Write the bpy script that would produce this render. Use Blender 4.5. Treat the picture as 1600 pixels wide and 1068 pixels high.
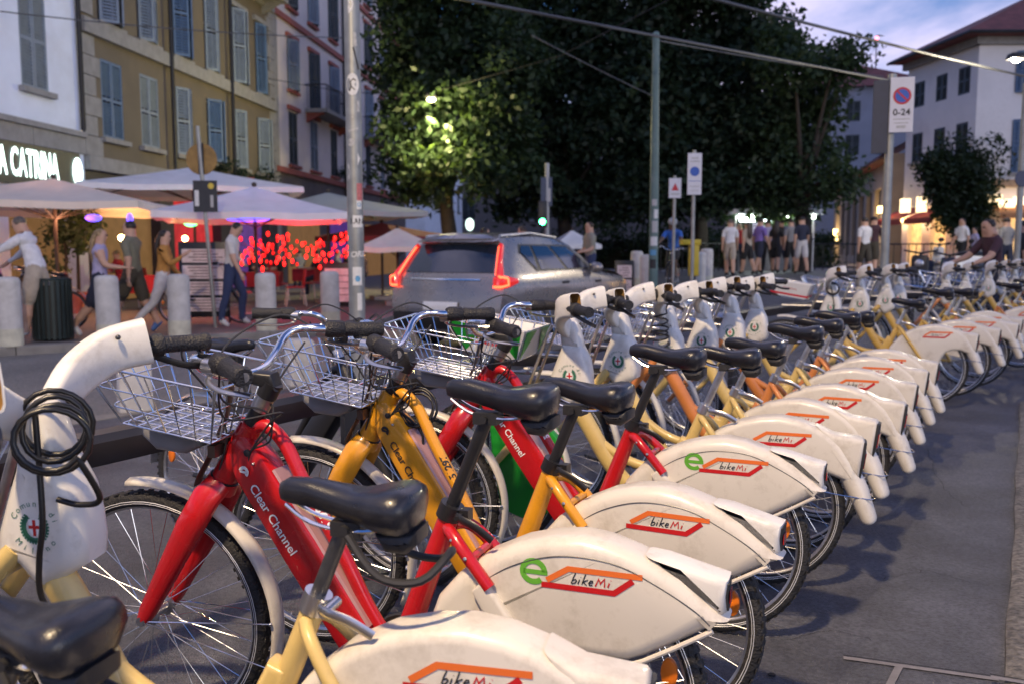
import bpy, bmesh, math, random
import numpy as np
from mathutils import Vector, Matrix, Quaternion, noise as mnoise

for _o in list(bpy.data.objects): bpy.data.objects.remove(_o)
random.seed(7); rng = np.random.default_rng(7)
scene = bpy.context.scene
C = scene.collection
R_ = math.radians

# ------------------------------------------------------------------ camera
CAM_H, FPX, HORIZON = 1.2786, 1391.8, 393.5
PITCH = math.atan((534 - HORIZON) / FPX)
cam_d = bpy.data.cameras.new('camera'); cam = bpy.data.objects.new('camera', cam_d); C.objects.link(cam)
cam.location = (0, 0, CAM_H); cam.rotation_euler = (math.pi / 2 - PITCH, 0, 0)
cam_d.sensor_width = 36; cam_d.lens = FPX / 1600 * 36; cam_d.clip_start = .05; cam_d.clip_end = 2000
cam_d.dof.use_dof = True; cam_d.dof.focus_distance = 2.35; cam_d.dof.aperture_fstop = 4.0; cam_d.dof.aperture_blades = 9
scene.camera = cam

# ------------------------------------------------------------------ sky, sun, exposure
SUN_ELEV, SUN_AZ = 6.0, 140.0     # a sun that has all but set, behind the camera to the right
world = bpy.data.worlds.new('World'); scene.world = world; world.use_nodes = True
wn = world.node_tree; wn.nodes.clear(); WL = wn.links.new
def wnode(t, **k):
    n = wn.nodes.new(t)
    for a, b in k.items(): setattr(n, a, b)
    return n
w_out = wnode('ShaderNodeOutputWorld'); w_bg = wnode('ShaderNodeBackground'); w_bg.inputs[1].default_value = .078
w_sky = wnode('ShaderNodeTexSky', sky_type='NISHITA', sun_disc=False)
w_sky.sun_elevation = R_(SUN_ELEV); w_sky.sun_rotation = R_(SUN_AZ); w_sky.air_density = 1.3; w_sky.dust_density = .7; w_sky.ozone_density = 3.2
w_tc = wnode('ShaderNodeTexCoord')
w_sep = wnode('ShaderNodeSeparateXYZ'); WL(w_tc.outputs['Generated'], w_sep.inputs[0])
w_z = wnode('ShaderNodeMath', operation='ADD'); w_z.inputs[1].default_value = .16; WL(w_sep.outputs[2], w_z.inputs[0])
w_zc = wnode('ShaderNodeMath', operation='MAXIMUM'); w_zc.inputs[1].default_value = .05; WL(w_z.outputs[0], w_zc.inputs[0])
w_dx = wnode('ShaderNodeMath', operation='DIVIDE'); WL(w_sep.outputs[0], w_dx.inputs[0]); WL(w_zc.outputs[0], w_dx.inputs[1])
w_dy = wnode('ShaderNodeMath', operation='DIVIDE'); WL(w_sep.outputs[1], w_dy.inputs[0]); WL(w_zc.outputs[0], w_dy.inputs[1])
w_cmb = wnode('ShaderNodeCombineXYZ'); WL(w_dx.outputs[0], w_cmb.inputs[0]); WL(w_dy.outputs[0], w_cmb.inputs[1])
w_map = wnode('ShaderNodeMapping'); w_map.inputs['Scale'].default_value = (1.0, .62, 1); w_map.inputs['Rotation'].default_value = (0, 0, .5); w_map.inputs['Location'].default_value = (4.4, 3.0, 0)
WL(w_cmb.outputs[0], w_map.inputs[0])
w_noi = wnode('ShaderNodeTexNoise'); w_noi.inputs['Scale'].default_value = .85; w_noi.inputs['Detail'].default_value = 7; w_noi.inputs['Roughness'].default_value = .55
WL(w_map.outputs[0], w_noi.inputs['Vector'])
w_ramp = wnode('ShaderNodeValToRGB'); w_ramp.color_ramp.elements[0].position = .47; w_ramp.color_ramp.elements[1].position = .60
WL(w_noi.outputs['Fac'], w_ramp.inputs[0])
w_cl = wnode('ShaderNodeMix', data_type='RGBA'); w_cl.inputs['B'].default_value = (4.2, 3.9, 5.6, 1)
w_sat = wnode('ShaderNodeMix', data_type='RGBA', blend_type='MULTIPLY'); w_sat.inputs['Factor'].default_value = 1
w_sat.inputs['B'].default_value = (.56, .86, 1.62, 1); WL(w_sky.outputs[0], w_sat.inputs['A'])
w_hz = wnode('ShaderNodeMapRange'); w_hz.inputs['From Min'].default_value = .20; w_hz.inputs['From Max'].default_value = .0; w_hz.inputs['To Max'].default_value = .8; WL(w_sep.outputs[2], w_hz.inputs['Value'])
w_mx = wnode('ShaderNodeMath', operation='MAXIMUM'); WL(w_hz.outputs[0], w_mx.inputs[0]); WL(w_ramp.outputs[0], w_mx.inputs[1])
WL(w_sat.outputs['Result'], w_cl.inputs['A']); WL(w_mx.outputs[0], w_cl.inputs['Factor'])
WL(w_cl.outputs['Result'], w_bg.inputs[0]); WL(w_bg.outputs[0], w_out.inputs[0])

sun_d = bpy.data.lights.new('sun', 'SUN'); sun_d.energy = .16; sun_d.angle = R_(30); sun_d.color = (1, .94, .93)
sun = bpy.data.objects.new('sun', sun_d); C.objects.link(sun)
_sd = Vector((math.sin(R_(SUN_AZ)) * math.cos(R_(SUN_ELEV)), math.cos(R_(SUN_AZ)) * math.cos(R_(SUN_ELEV)), math.sin(R_(SUN_ELEV))))
sun.rotation_euler = (-_sd).to_track_quat('-Z', 'Y').to_euler(); sun.location = (0, 0, 40)

vs = scene.view_settings; vs.view_transform = 'Standard'; vs.look = 'None'; vs.gamma = 1; vs.use_curve_mapping = False; vs.exposure = 1.38
scene.render.engine = 'CYCLES'; scene.cycles.use_denoising = True
scene.cycles.max_bounces = 4; scene.cycles.diffuse_bounces = 2; scene.cycles.glossy_bounces = 3; scene.cycles.transmission_bounces = 2; scene.cycles.caustics_reflective = False; scene.cycles.caustics_refractive = False
scene.cycles.sample_clamp_indirect = 4

# ------------------------------------------------------------------ projection helpers (calibrated camera)
_c, _s = math.cos(PITCH), math.sin(PITCH)
def ray(u, v):
    x = (u - 800) / FPX; y = (v - 534) / FPX
    return x, _c - y * _s, -(_s + y * _c)
def gnd(u, v, z=0.0):
    x, f, d = ray(u, v); t = (z - CAM_H) / d
    return Vector((x * t, f * t, z))
def at(u, v, dist):
    x, f, d = ray(u, v); t = dist / f
    return Vector((x * t, dist, CAM_H + d * t))
def sstep(a, b, x):
    t = min(1, max(0, (x - a) / (b - a))); return t * t * (3 - 2 * t)
def gz(x, y):
    return .58 * sstep(10, 31, y) * sstep(-1, 5, x)

# ------------------------------------------------------------------ materials
MATS = {}
def mat(name, col, rough=.5, metal=0, var=.12, scale=8, bump=0, bscale=60, coat=0, spec=.5, emit=None, estr=0, trans=0, dirt=None, dscale=3, sub=0, alpha=None, grain=0, gscale=160):
    if name in MATS: return MATS[name]
    m = bpy.data.materials.new(name); m.use_nodes = True; nt = m.node_tree; L = nt.links.new
    b = nt.nodes['Principled BSDF']; b.inputs['Metallic'].default_value = metal; b.inputs['Roughness'].default_value = rough
    b.inputs['Coat Weight'].default_value = coat; b.inputs['Coat Roughness'].default_value = .08; b.inputs['Specular IOR Level'].default_value = spec
    b.inputs['Base Color'].default_value = (*col, 1)
    if trans: b.inputs['Transmission Weight'].default_value = trans
    if sub: b.inputs['Subsurface Weight'].default_value = sub
    tc = nt.nodes.new('ShaderNodeTexCoord'); oi = nt.nodes.new('ShaderNodeObjectInfo'); mo = nt.nodes.new('ShaderNodeVectorMath'); mo.operation = 'MULTIPLY_ADD'
    mo.inputs[1].default_value = (37, 53, 71); L(oi.outputs['Random'], mo.inputs[0]); L(tc.outputs['Object'], mo.inputs[2]); OC = mo.outputs[0]
    if var:
        n = nt.nodes.new('ShaderNodeTexNoise'); n.inputs['Scale'].default_value = scale; n.inputs['Detail'].default_value = 2; n.inputs['Roughness'].default_value = .6
        L(OC, n.inputs['Vector'])
        r = nt.nodes.new('ShaderNodeValToRGB'); r.color_ramp.elements[0].position = .3; r.color_ramp.elements[1].position = .7
        r.color_ramp.elements[0].color = (*[c * (1 - var) for c in col], 1); r.color_ramp.elements[1].color = (*[min(1, c * (1 + var)) for c in col], 1)
        L(n.outputs['Fac'], r.inputs[0]); last = r.outputs[0]
        if dirt:
            n2 = nt.nodes.new('ShaderNodeTexNoise'); n2.inputs['Scale'].default_value = dscale; n2.inputs['Detail'].default_value = 6; n2.inputs['Roughness'].default_value = .72
            L(OC, n2.inputs['Vector'])
            r2 = nt.nodes.new('ShaderNodeValToRGB'); r2.color_ramp.elements[0].position = .5; r2.color_ramp.elements[1].position = .72; L(n2.outputs['Fac'], r2.inputs[0])
            mx = nt.nodes.new('ShaderNodeMix'); mx.data_type = 'RGBA'; mx.inputs['B'].default_value = (*dirt[:3], 1)
            ms = nt.nodes.new('ShaderNodeMath'); ms.operation = 'MULTIPLY'; ms.inputs[1].default_value = dirt[3]; L(r2.outputs[0], ms.inputs[0])
            L(last, mx.inputs['A']); L(ms.outputs[0], mx.inputs['Factor']); last = mx.outputs['Result']
        if grain:
            n3 = nt.nodes.new('ShaderNodeTexNoise'); n3.inputs['Scale'].default_value = gscale; n3.inputs['Detail'].default_value = 2; L(OC, n3.inputs['Vector'])
            m3 = nt.nodes.new('ShaderNodeMapRange'); m3.inputs['From Min'].default_value = .3; m3.inputs['From Max'].default_value = .7; m3.inputs['To Min'].default_value = 1 - grain; m3.inputs['To Max'].default_value = 1 + grain; L(n3.outputs['Fac'], m3.inputs['Value'])
            x3 = nt.nodes.new('ShaderNodeVectorMath'); x3.operation = 'SCALE'; L(last, x3.inputs[0]); L(m3.outputs[0], x3.inputs['Scale']); last = x3.outputs[0]
        L(last, b.inputs['Base Color'])
        rr = nt.nodes.new('ShaderNodeMapRange'); rr.inputs['To Min'].default_value = max(0, rough - .1 * (rough > .1)); rr.inputs['To Max'].default_value = min(1, rough + .12)
        L(n.outputs['Fac'], rr.inputs['Value']); L(rr.outputs[0], b.inputs['Roughness'])
    if bump:
        nb = nt.nodes.new('ShaderNodeTexNoise'); nb.inputs['Scale'].default_value = bscale; nb.inputs['Detail'].default_value = 2
        L(tc.outputs['Object'], nb.inputs['Vector'])
        bp = nt.nodes.new('ShaderNodeBump'); bp.inputs['Strength'].default_value = bump; bp.inputs['Distance'].default_value = .01
        L(nb.outputs['Fac'], bp.inputs['Height']); L(bp.outputs[0], b.inputs['Normal'])
    if emit:
        b.inputs['Emission Color'].default_value = (*emit, 1); b.inputs['Emission Strength'].default_value = estr
    if alpha is not None: b.inputs['Alpha'].default_value = alpha
    MATS[name] = m; return m

RED = mat('red bicycle paint', (.50, .008, .012), .27, coat=.5, var=.10, dirt=(.25, .02, .02, .25), dscale=14)
AMB = mat('golden yellow bicycle paint', (.74, .33, .016), .3, coat=.5, var=.08, dirt=(.34, .16, .04, .3), dscale=14)
PALE = mat('pale yellow bicycle paint', (.68, .50, .18), .34, coat=.3, var=.07, dirt=(.40, .28, .12, .35), dscale=12)
ORG = mat('orange bicycle paint', (.62, .22, .06), .34, coat=.3, var=.08, dirt=(.4, .2, .1, .3), dscale=12)
GOLD = mat('warm yellow bicycle paint', (.66, .42, .10), .34, coat=.3, var=.08, dirt=(.4, .26, .1, .3), dscale=12)
WPL = mat('cream white plastic', (.70, .655, .58), .33, var=.05, scale=3, coat=.15, dirt=(.36, .31, .24, .5), dscale=11)
WPL2 = mat('white plastic shell', (.72, .70, .66), .35, var=.05, scale=4, coat=.1, dirt=(.38, .34, .28, .5), dscale=13)
TAN = mat('lamp-tinted inner plastic', (.36, .20, .06), .45, var=.25, scale=9)  # brown tone paints the street lamp's yellow reflection into the cup interior
RUB = mat('black tyre rubber', (.018, .018, .02), .72, var=.3, scale=30, bump=.6, bscale=140, dirt=(.07, .065, .06, .5), dscale=20)
GRIPM = mat('black grip rubber', (.014, .014, .017), .5, var=.3, scale=60, bump=.5, bscale=220)
VIN = mat('black saddle vinyl', (.013, .014, .02), .3, var=.2, scale=20, bump=.12, bscale=300, coat=.2)
BLK = mat('black painted metal', (.014, .014, .016), .38, var=.2)
BPL = mat('black plastic', (.02, .02, .022), .5, var=.2)
CHR = mat('chromed steel', (.82, .83, .85), .12, 1, var=.06)
STL = mat('grey brushed steel', (.50, .50, .51), .34, 1, var=.15, scale=30)
DST = mat('dark grey steel', (.11, .11, .115), .42, .8, var=.2, scale=20)
ALU = mat('aluminium rim', (.62, .62, .63), .3, 1, var=.1)
REFL = mat('reflective stripe', (.75, .76, .78), .35, .3, var=.1)
SPK = mat('steel spoke', (.75, .75, .76), .25, 1, var=0)
MAUVE = mat('sky-tinted battery cover', (.42, .24, .24), .3, var=.12, coat=.6, scale=5)  # mauve puts the sky's reflection on the gloss into the base colour
AMBR = mat('amber reflector', (.85, .20, .01), .25, var=.1, coat=.5)
REDL = mat('red lamp lens', (.45, .01, .01), .2, var=.1, coat=.5)
DRED = mat('dark red trim', (.30, .012, .018), .4, var=.1)
ORL = mat('orange print', (.80, .17, .03), .45, var=.04)
RDL = mat('red print', (.55, .012, .015), .45, var=.04)
GRL = mat('green print', (.13, .42, .04), .45, var=.04)
KPR = mat('black print', (.02, .02, .022), .5, var=0)
WPR = mat('white print', (.82, .82, .82), .5, var=.04)
GPR = mat('dark green print', (.03, .16, .10), .5, var=.1)
GREEN = mat('green advert panel', (.012, .30, .03), .35, var=.1, coat=.3)
WAD = mat('white advert panel', (.76, .76, .76), .4, var=.05)
RADV = mat('red advert print', (.65, .03, .05), .4, var=.05)

# ------------------------------------------------------------------ mesh builder
class MB:
    def __init__(s): s.v = []; s.f = []
    def add(s, v, f):
        o = len(s.v); s.v += [tuple(p) for p in v]; s.f += [tuple(i + o for i in q) for q in f]; return s
    def tube(s, path, r, n=8, cap=True, closed=False, flat=None):
        P = [Vector(p) for p in path]; m = len(P); rs = r if isinstance(r, (list, tuple)) else [r] * m
        T = []
        for i in range(m):
            a = P[i - 1] if (i > 0 or closed) else P[i]; b = P[(i + 1) % m] if (i < m - 1 or closed) else P[i]
            T.append((b - a).normalized())
        up = Vector((0, 1, 0)) if abs(T[0].y) < .8 else Vector((0, 0, 1))
        if flat is not None: up = Vector(flat)
        N = (up - T[0] * up.dot(T[0])).normalized(); vs_ = []
        for i in range(m):
            N = N - T[i] * N.dot(T[i])
            N = N.normalized() if N.length > 1e-6 else T[i].orthogonal().normalized()
            B = T[i].cross(N); rr = rs[i]; ra, rb = rr if isinstance(rr, (list, tuple)) else (rr, rr)
            for k in range(n):
                a = 2 * math.pi * k / n; vs_.append(P[i] + N * math.cos(a) * ra + B * math.sin(a) * rb)
        fs = []
        for i in range(m if closed else m - 1):
            j = (i + 1) % m
            for k in range(n):
                q = (k + 1) % n; fs.append((i * n + k, i * n + q, j * n + q, j * n + k))
        if cap and not closed: fs += [tuple(range(n))[::-1], tuple(range((m - 1) * n, m * n))]
        return s.add(vs_, fs)
    def box(s, c, d, rz=0, M=None):
        x, y, z = [k / 2 for k in d]
        v = [Vector((i * x, j * y, k * z)) for i in (-1, 1) for j in (-1, 1) for k in (-1, 1)]
        Q = M if M else Matrix.Rotation(rz, 3, 'Z')
        v = [Q @ p + Vector(c) for p in v]
        return s.add(v, [(0, 1, 3, 2), (4, 6, 7, 5), (0, 4, 5, 1), (2, 3, 7, 6), (0, 2, 6, 4), (1, 5, 7, 3)])
    def ring(s, c, Rr, r, n=48, m=8, axis='Y', a0=0, a1=360, flat=None):
        ang = [R_(a0 + (a1 - a0) * i / n) for i in range(n + (a1 - a0 < 360))]
        path = []
        for a in ang:
            if axis == 'Y': path.append((c[0] + Rr * math.cos(a), c[1], c[2] + Rr * math.sin(a)))
            elif axis == 'Z': path.append((c[0] + Rr * math.cos(a), c[1] + Rr * math.sin(a), c[2]))
            else: path.append((c[0], c[1] + Rr * math.cos(a), c[2] + Rr * math.sin(a)))
        ax = {'Y': (0, 1, 0), 'Z': (0, 0, 1), 'X': (1, 0, 0)}[axis]
        return s.tube(path, r, m, closed=(a1 - a0 >= 360), flat=ax)
    def lathe(s, prof, c=(0, 0, 0), n=20, axis='Z', cap=True):
        vs_ = []
        for (r, h) in prof:
            for k in range(n):
                a = 2 * math.pi * k / n; x, y = r * math.cos(a), r * math.sin(a)
                p = (x, y, h) if axis == 'Z' else ((x, h, y) if axis == 'Y' else (h, x, y))
                vs_.append((p[0] + c[0], p[1] + c[1], p[2] + c[2]))
        m = len(prof); fs = []
        for i in range(m - 1):
            for k in range(n):
                q = (k + 1) % n; fs.append((i * n + k, i * n + q, (i + 1) * n + q, (i + 1) * n + k))
        if cap: fs += [tuple(range(n))[::-1], tuple(range((m - 1) * n, m * n))]
        return s.add(vs_, fs)
    def slab(s, out, w, r, steps=3, ymid=0, wy=None):
        """rounded slab: outline in (x,z), half width w along y, edge rounding r"""
        n = len(out); P = [Vector((p[0], p[1])) for p in out]
        ar = sum(P[i].x * P[(i + 1) % n].y - P[(i + 1) % n].x * P[i].y for i in range(n))
        sg = 1 if ar > 0 else -1; nr = []
        for i in range(n):
            a = (P[i] - P[i - 1]).normalized(); b = (P[(i + 1) % n] - P[i]).normalized()
            na = Vector((-a.y, a.x)) * sg; nb = Vector((-b.y, b.x)) * sg
            k = na + nb; k = k / max(.35, k.length_squared / 2) if k.length > 1e-6 else na
            nr.append(k)
        rings = []
        for q in range(steps + 1):
            a = math.pi / 2 * q / steps; ins = r * (1 - math.cos(a)); y = w - r + r * math.sin(a); rings.append((ins, y))
        vs_ = []; seq = [(i_, -y) for i_, y in rings[::-1]] + rings
        for ins, y in seq:
            for i in range(n):
                p = P[i] + nr[i] * ins; vs_.append((p.x, y + ymid, p.y))
        fs = []
        for k in range(len(seq) - 1):
            for i in range(n):
                j = (i + 1) % n; fs.append((k * n + i, k * n + j, (k + 1) * n + j, (k + 1) * n + i))
        fs += [tuple(range(n))[::-1], tuple(range((len(seq) - 1) * n, len(seq) * n))]
        return s.add(vs_, fs)
    def sph(s, c, r, n=12, m=8):
        r3 = r if isinstance(r, (list, tuple)) else (r, r, r)
        vs_ = [(c[0], c[1], c[2] - r3[2])]
        for i in range(1, m):
            a = -math.pi / 2 + math.pi * i / m
            for k in range(n):
                b = 2 * math.pi * k / n; vs_.append((c[0] + r3[0] * math.cos(a) * math.cos(b), c[1] + r3[1] * math.cos(a) * math.sin(b), c[2] + r3[2] * math.sin(a)))
        vs_.append((c[0], c[1], c[2] + r3[2])); fs = []
        for k in range(n): fs.append((0, 1 + (k + 1) % n, 1 + k))
        for i in range(m - 2):
            for k in range(n):
                q = (k + 1) % n; o = 1 + i * n; fs.append((o + k, o + q, o + n + q, o + n + k))
        o = 1 + (m - 2) * n; t = len(vs_) - 1
        for k in range(n): fs.append((o + k, o + (k + 1) % n, t))
        return s.add(vs_, fs)
    def ribbon(s, pts, w, fr):
        """flat stroke in 2D, mapped to 3D by fr(tx,ty)"""
        P = [Vector(p) for p in pts]; n = len(P); L_, R2 = [], []
        for i in range(n):
            a = (P[i] - P[i - 1]).normalized() if i > 0 else None; b = (P[i + 1] - P[i]).normalized() if i < n - 1 else None
            if a is None: a = b
            if b is None: b = a
            na = Vector((-a.y, a.x)); nb = Vector((-b.y, b.x)); k = na + nb
            k = k / max(.4, k.length_squared / 2) if k.length > 1e-5 else na
            L_.append(P[i] + k * w / 2); R2.append(P[i] - k * w / 2)
        return s.add([fr(p.x, p.y) for p in L_ + R2], [(i, i + 1, n + i + 1, n + i) for i in range(n - 1)])
    def quad(s, *p): return s.add(p, [tuple(range(len(p)))])
    def mesh(s, name, m, ang=40):
        me = bpy.data.meshes.new(name); me.from_pydata(s.v, [], s.f); me.update()
        bm = bmesh.new(); bm.from_mesh(me); bmesh.ops.recalc_face_normals(bm, faces=bm.faces); bm.to_mesh(me); bm.free()
        if m: me.materials.append(m)
        if ang:
            me.polygons.foreach_set('use_smooth', [True] * len(me.polygons)); me.set_sharp_from_angle(angle=R_(ang))
        return me
    def build(s, name, m, parent=None, ang=40, label=None):
        o = bpy.data.objects.new(name, s.mesh(name, m, ang)); C.objects.link(o); o.parent = parent
        if label: o['label'] = label
        return o
def obj(name, me, parent=None, M=None):
    o = bpy.data.objects.new(name, me); C.objects.link(o); o.parent = parent
    if M is not None: o.matrix_local = M
    return o
def tag(o, label, cat, group=None):
    o['label'] = label; o['category'] = cat
    if group: o['group'] = group
    return o
def thing(name, label, cat, loc=(0, 0, 0), rz=0, group=None):
    o = bpy.data.objects.new(name, None); C.objects.link(o); o.empty_display_size = .1
    o.location = loc; o.rotation_euler = (0, 0, rz); return tag(o, label, cat, group)
def struct(o): o['kind'] = 'structure'; return o
def stuff(o): o['kind'] = 'stuff'; return o
def copy_tree(o, parent=None):
    c = o.copy(); C.objects.link(c); c.parent = parent
    for ch in list(o.children): copy_tree(ch, c)
    return c
TMP = bpy.data.scenes.new('tmp')
def tmp_mesh(o):
    with bpy.context.temp_override(scene=TMP, view_layer=TMP.view_layers[0]):
        dg = bpy.context.evaluated_depsgraph_get(); dg.update(); return bpy.data.meshes.new_from_object(o.evaluated_get(dg))
def text_mb(txt, size, fr, spacing=1.0, shear=0, offset=0):
    """lettering as flat faces; fr maps (tx,ty) to 3D; centred on (0,0)"""
    cu = bpy.data.curves.new('t', 'FONT'); cu.body = txt; cu.size = size; cu.space_character = spacing; cu.shear = shear; cu.offset = offset
    cu.align_x = 'CENTER'; cu.align_y = 'CENTER'; cu.resolution_u = 3
    o = bpy.data.objects.new('t', cu); TMP.collection.objects.link(o)
    me = tmp_mesh(o)
    mb = MB().add([fr(v.co.x, v.co.y) for v in me.vertices], [tuple(p.vertices) for p in me.polygons])
    bpy.data.objects.remove(o); bpy.data.curves.remove(cu); bpy.data.meshes.remove(me); return mb
def bez(pts, n=6):
    """Catmull-Rom through points"""
    P = [Vector(p) for p in pts]; out = []
    for i in range(len(P) - 1):
        p0 = P[max(0, i - 1)]; p1 = P[i]; p2 = P[i + 1]; p3 = P[min(len(P) - 1, i + 2)]
        for k in range(n):
            t = k / n
            out.append(.5 * ((2 * p1) + (p2 - p0) * t + (2 * p0 - 5 * p1 + 4 * p2 - p3) * t * t + (3 * p1 - p0 - 3 * p2 + p3) * t ** 3))
    out.append(P[-1]); return out
# ------------------------------------------------------------------ bicycles
def base(n): return n.split('.')[0]
def wheel_parts(name, root, hx, Ro, stripe=True, refl=True):
    tr = .022; hub = (hx, 0, Ro)
    w = MB().lathe([(Ro - .040, -.012), (Ro - .030, -.013), (Ro - .0265, -.011), (Ro - .0265, .011), (Ro - .030, .013), (Ro - .040, .012), (Ro - .047, .006), (Ro - .047, -.006), (Ro - .040, -.012)], hub, 56, 'Y', cap=False).build(name, ALU, root)
    t = MB(); prof = []
    for k in range(11):
        a = -2.55 + 5.1 * k / 10; prof.append((Ro - tr + tr * math.cos(a), tr * .98 * math.sin(a)))
    t.lathe(prof, hub, 64, 'Y', cap=False)
    # tread knobs on the shoulders
    for k in range(64):
        a = 2 * math.pi * k / 64
        for sy in (-1, 1):
            b = .62; r = Ro - tr + tr * math.cos(b) + .0012; aa = a + (.025 if sy > 0 else 0)
            c = (hub[0] + r * math.cos(aa), sy * tr * math.sin(b), hub[2] + r * math.sin(aa))
            Mx = Matrix.Rotation(-aa, 3, 'Y'); t.box(c, (.0035, .009, .013), M=Mx)
    t.build('tyre', RUB, w, 50)
    if stripe:
        st = MB()
        for sy in (-1, 1):
            st.ring((hx, sy * .0188, Ro), Ro - .030, .0016, 56, 5); st.ring((hx, sy * .0208, Ro), Ro - .0245, .0013, 56, 5)
        st.build('reflective_stripe', REFL, w)
    sp = MB()
    for k in range(32):
        a = 2 * math.pi * k / 32; sy = 1 if k % 2 else -1; da = .5 if (k // 2) % 2 else -.5
        p0 = (hx + .024 * math.cos(a + da), sy * .03, Ro + .024 * math.sin(a + da)); p1 = (hx + (Ro - .046) * math.cos(a), sy * .002, Ro + (Ro - .046) * math.sin(a))
        sp.tube([p0, p1], .00115, 4, cap=False)
    stuff(sp.build('spokes', SPK, w, 0))
    MB().lathe([(.008, -.06), (.008, -.045), (.016, -.042), (.028, -.036), (.028, -.030), (.017, -.026), (.015, 0), (.017, .026), (.028, .030), (.028, .036), (.016, .042), (.008, .045), (.008, .06)], hub, 16, 'Y').build('hub', STL, w)
    if refl:
        a = R_(165); r = Ro * .76
        m = MB(); pts = [(hx + r * math.cos(a) + .019 * math.cos(t_) , Ro + r * math.sin(a) + .034 * math.sin(t_)) for t_ in [2 * math.pi * i / 14 for i in range(14)]]
        m.slab(pts, .007, .004, 2); m.build('reflector', AMBR, w)
    return w
def saddle_mesh():
    sec = [(.142, .007, -.008, .018), (.137, .018, .003, .036), (.120, .026, .012, .050), (.07, .032, .012, .056), (.02, .039, .004, .060), (-.03, .056, .000, .068), (-.07, .077, .007, .084), (-.10, .087, .014, .096), (-.125, .087, .015, .098), (-.142, .074, .008, .082), (-.150, .046, -.008, .05), (-.153, .012, -.02, .02)]
    n = 18; vs_ = []
    for (x, hw, zt, h) in sec:
        for k in range(n):
            a = 2 * math.pi * k / n; c, s = math.cos(a), math.sin(a)
            sx = math.copysign(abs(c) ** .75, c); sz = math.copysign(abs(s) ** .8, s)
            y = hw * sx; z = zt - h / 2 + h / 2 * sz
            if s > 0 and hw > .05: z -= .010 * (1 - abs(sx)) ** 1.5          # groove
            if s < -.2: y *= .86
            vs_.append((x * .88, y * .86, z * .92))
    fs = []
    for i in range(len(sec) - 1):
        for k in range(n):
            q = (k + 1) % n; fs.append((i * n + k, i * n + q, (i + 1) * n + q, (i + 1) * n + k))
    fs += [tuple(range(n)), tuple(range((len(sec) - 1) * n, len(sec) * n))]
    return MB().add(vs_, fs)
def saddle_parts(root, cx, zt, clampx, clampz, loop=False):
    s = saddle_mesh(); s.v = [(x + cx, y, z + zt) for x, y, z in s.v]; o = s.build('saddle', VIN, root, 60)
    r = MB()
    for sy in (-1, 1):
        r.tube(bez([(cx + .11, sy * .012, zt - .035), (cx + .06, sy * .02, zt - .062), (cx - .02, sy * .022, zt - .072), (cx - .10, sy * .04, zt - .055)], 4), .0036, 6)
    r.build('saddle_rail', CHR, o)
    MB().box((clampx, 0, clampz - .004), (.055, .05, .026)).tube([(clampx, -.036, clampz - .004), (clampx, .036, clampz - .004)], .009, 10).build('saddle_clamp', BPL, o)
    # sprung bumper below the wide end
    MB().slab([(cx - .06, zt - .07), (cx - .135, zt - .06), (cx - .135, zt - .085), (cx - .115, zt - .102), (cx - .08, zt - .10)], .045, .018, 3).build('bumper', BPL, o)
    if loop:
        MB().tube(bez([(cx - .03, .05, zt - .075), (cx - .10, .062, zt - .125), (cx - .165, .045, zt - .115), (cx - .185, .0, zt - .095), (cx - .165, -.045, zt - .115), (cx - .10, -.062, zt - .125), (cx - .03, -.05, zt - .075)], 5), .007, 8).build('saddle_handle', BPL, o)
    return o
STROKES = [  # handwritten lettering, (black part), (red part) in units of letter height
    [[(0.16, 1.0), (.06, .5), (.0, .05), (.05, 0), (.22, .08), (.30, .30), (.22, .42), (.06, .30)],
     [(.48, .45), (.42, .02)], [(.53, .66), (.54, .70)],
     [(.80, 1.0), (.66, .02)], [(1.0, .50), (.72, .26), (.98, .0)],
     [(1.10, .22), (1.32, .30), (1.30, .46), (1.18, .46), (1.08, .22), (1.16, .03), (1.34, .08)]],
    [[(1.52, .0), (1.66, .72), (1.80, .30), (2.02, .78), (2.10, .02)], [(2.36, .45), (2.30, .04)], [(2.42, .66), (2.43, .70)]]]
def bikemi_logo(root, y, z0=.588, with_e=True, tilt=0.0, x0=0.0, k=1.0):
    fr = lambda tx, ty: (x0 - tx * k, y, z0 + (ty + tilt * tx) * k)
    dz = .588
    f2 = lambda tx, ty: fr(tx, ty - dz)
    a = MB().ribbon([(-.022, .577), (.026, .6075), (.186, .6075)], .0125, f2).build('logo_stripe', ORL, root, 0)
    a = MB().ribbon([(-.034, .5665), (.126, .5665), (.166, .598)], .0125, f2).build('logo_stripe', RDL, root, 0)
    for i, (grp, mm) in enumerate(zip(STROKES, (KPR, RDL))):
        m = MB()
        for st in grp: m.ribbon([(.033 + p[0] * .0345 + p[1] * .004, .5765 + p[1] * .024) for p in st], .0024 if i == 0 else .003, f2)
        m.build('lettering', mm, root, 0)
    if with_e:
        m = MB(); pts = []
        for i in range(22):
            a = 2 * math.pi * (i / 21 * .87); pts.append((-.052 + .025 * math.cos(a), .593 + .023 * math.sin(a)))
        m.ribbon(pts, .0125, f2); m.ribbon([(-.075, .592), (-.0205, .592)], .0105, f2)
        m.build('logo_letter', GRL, root, 0)

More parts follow.
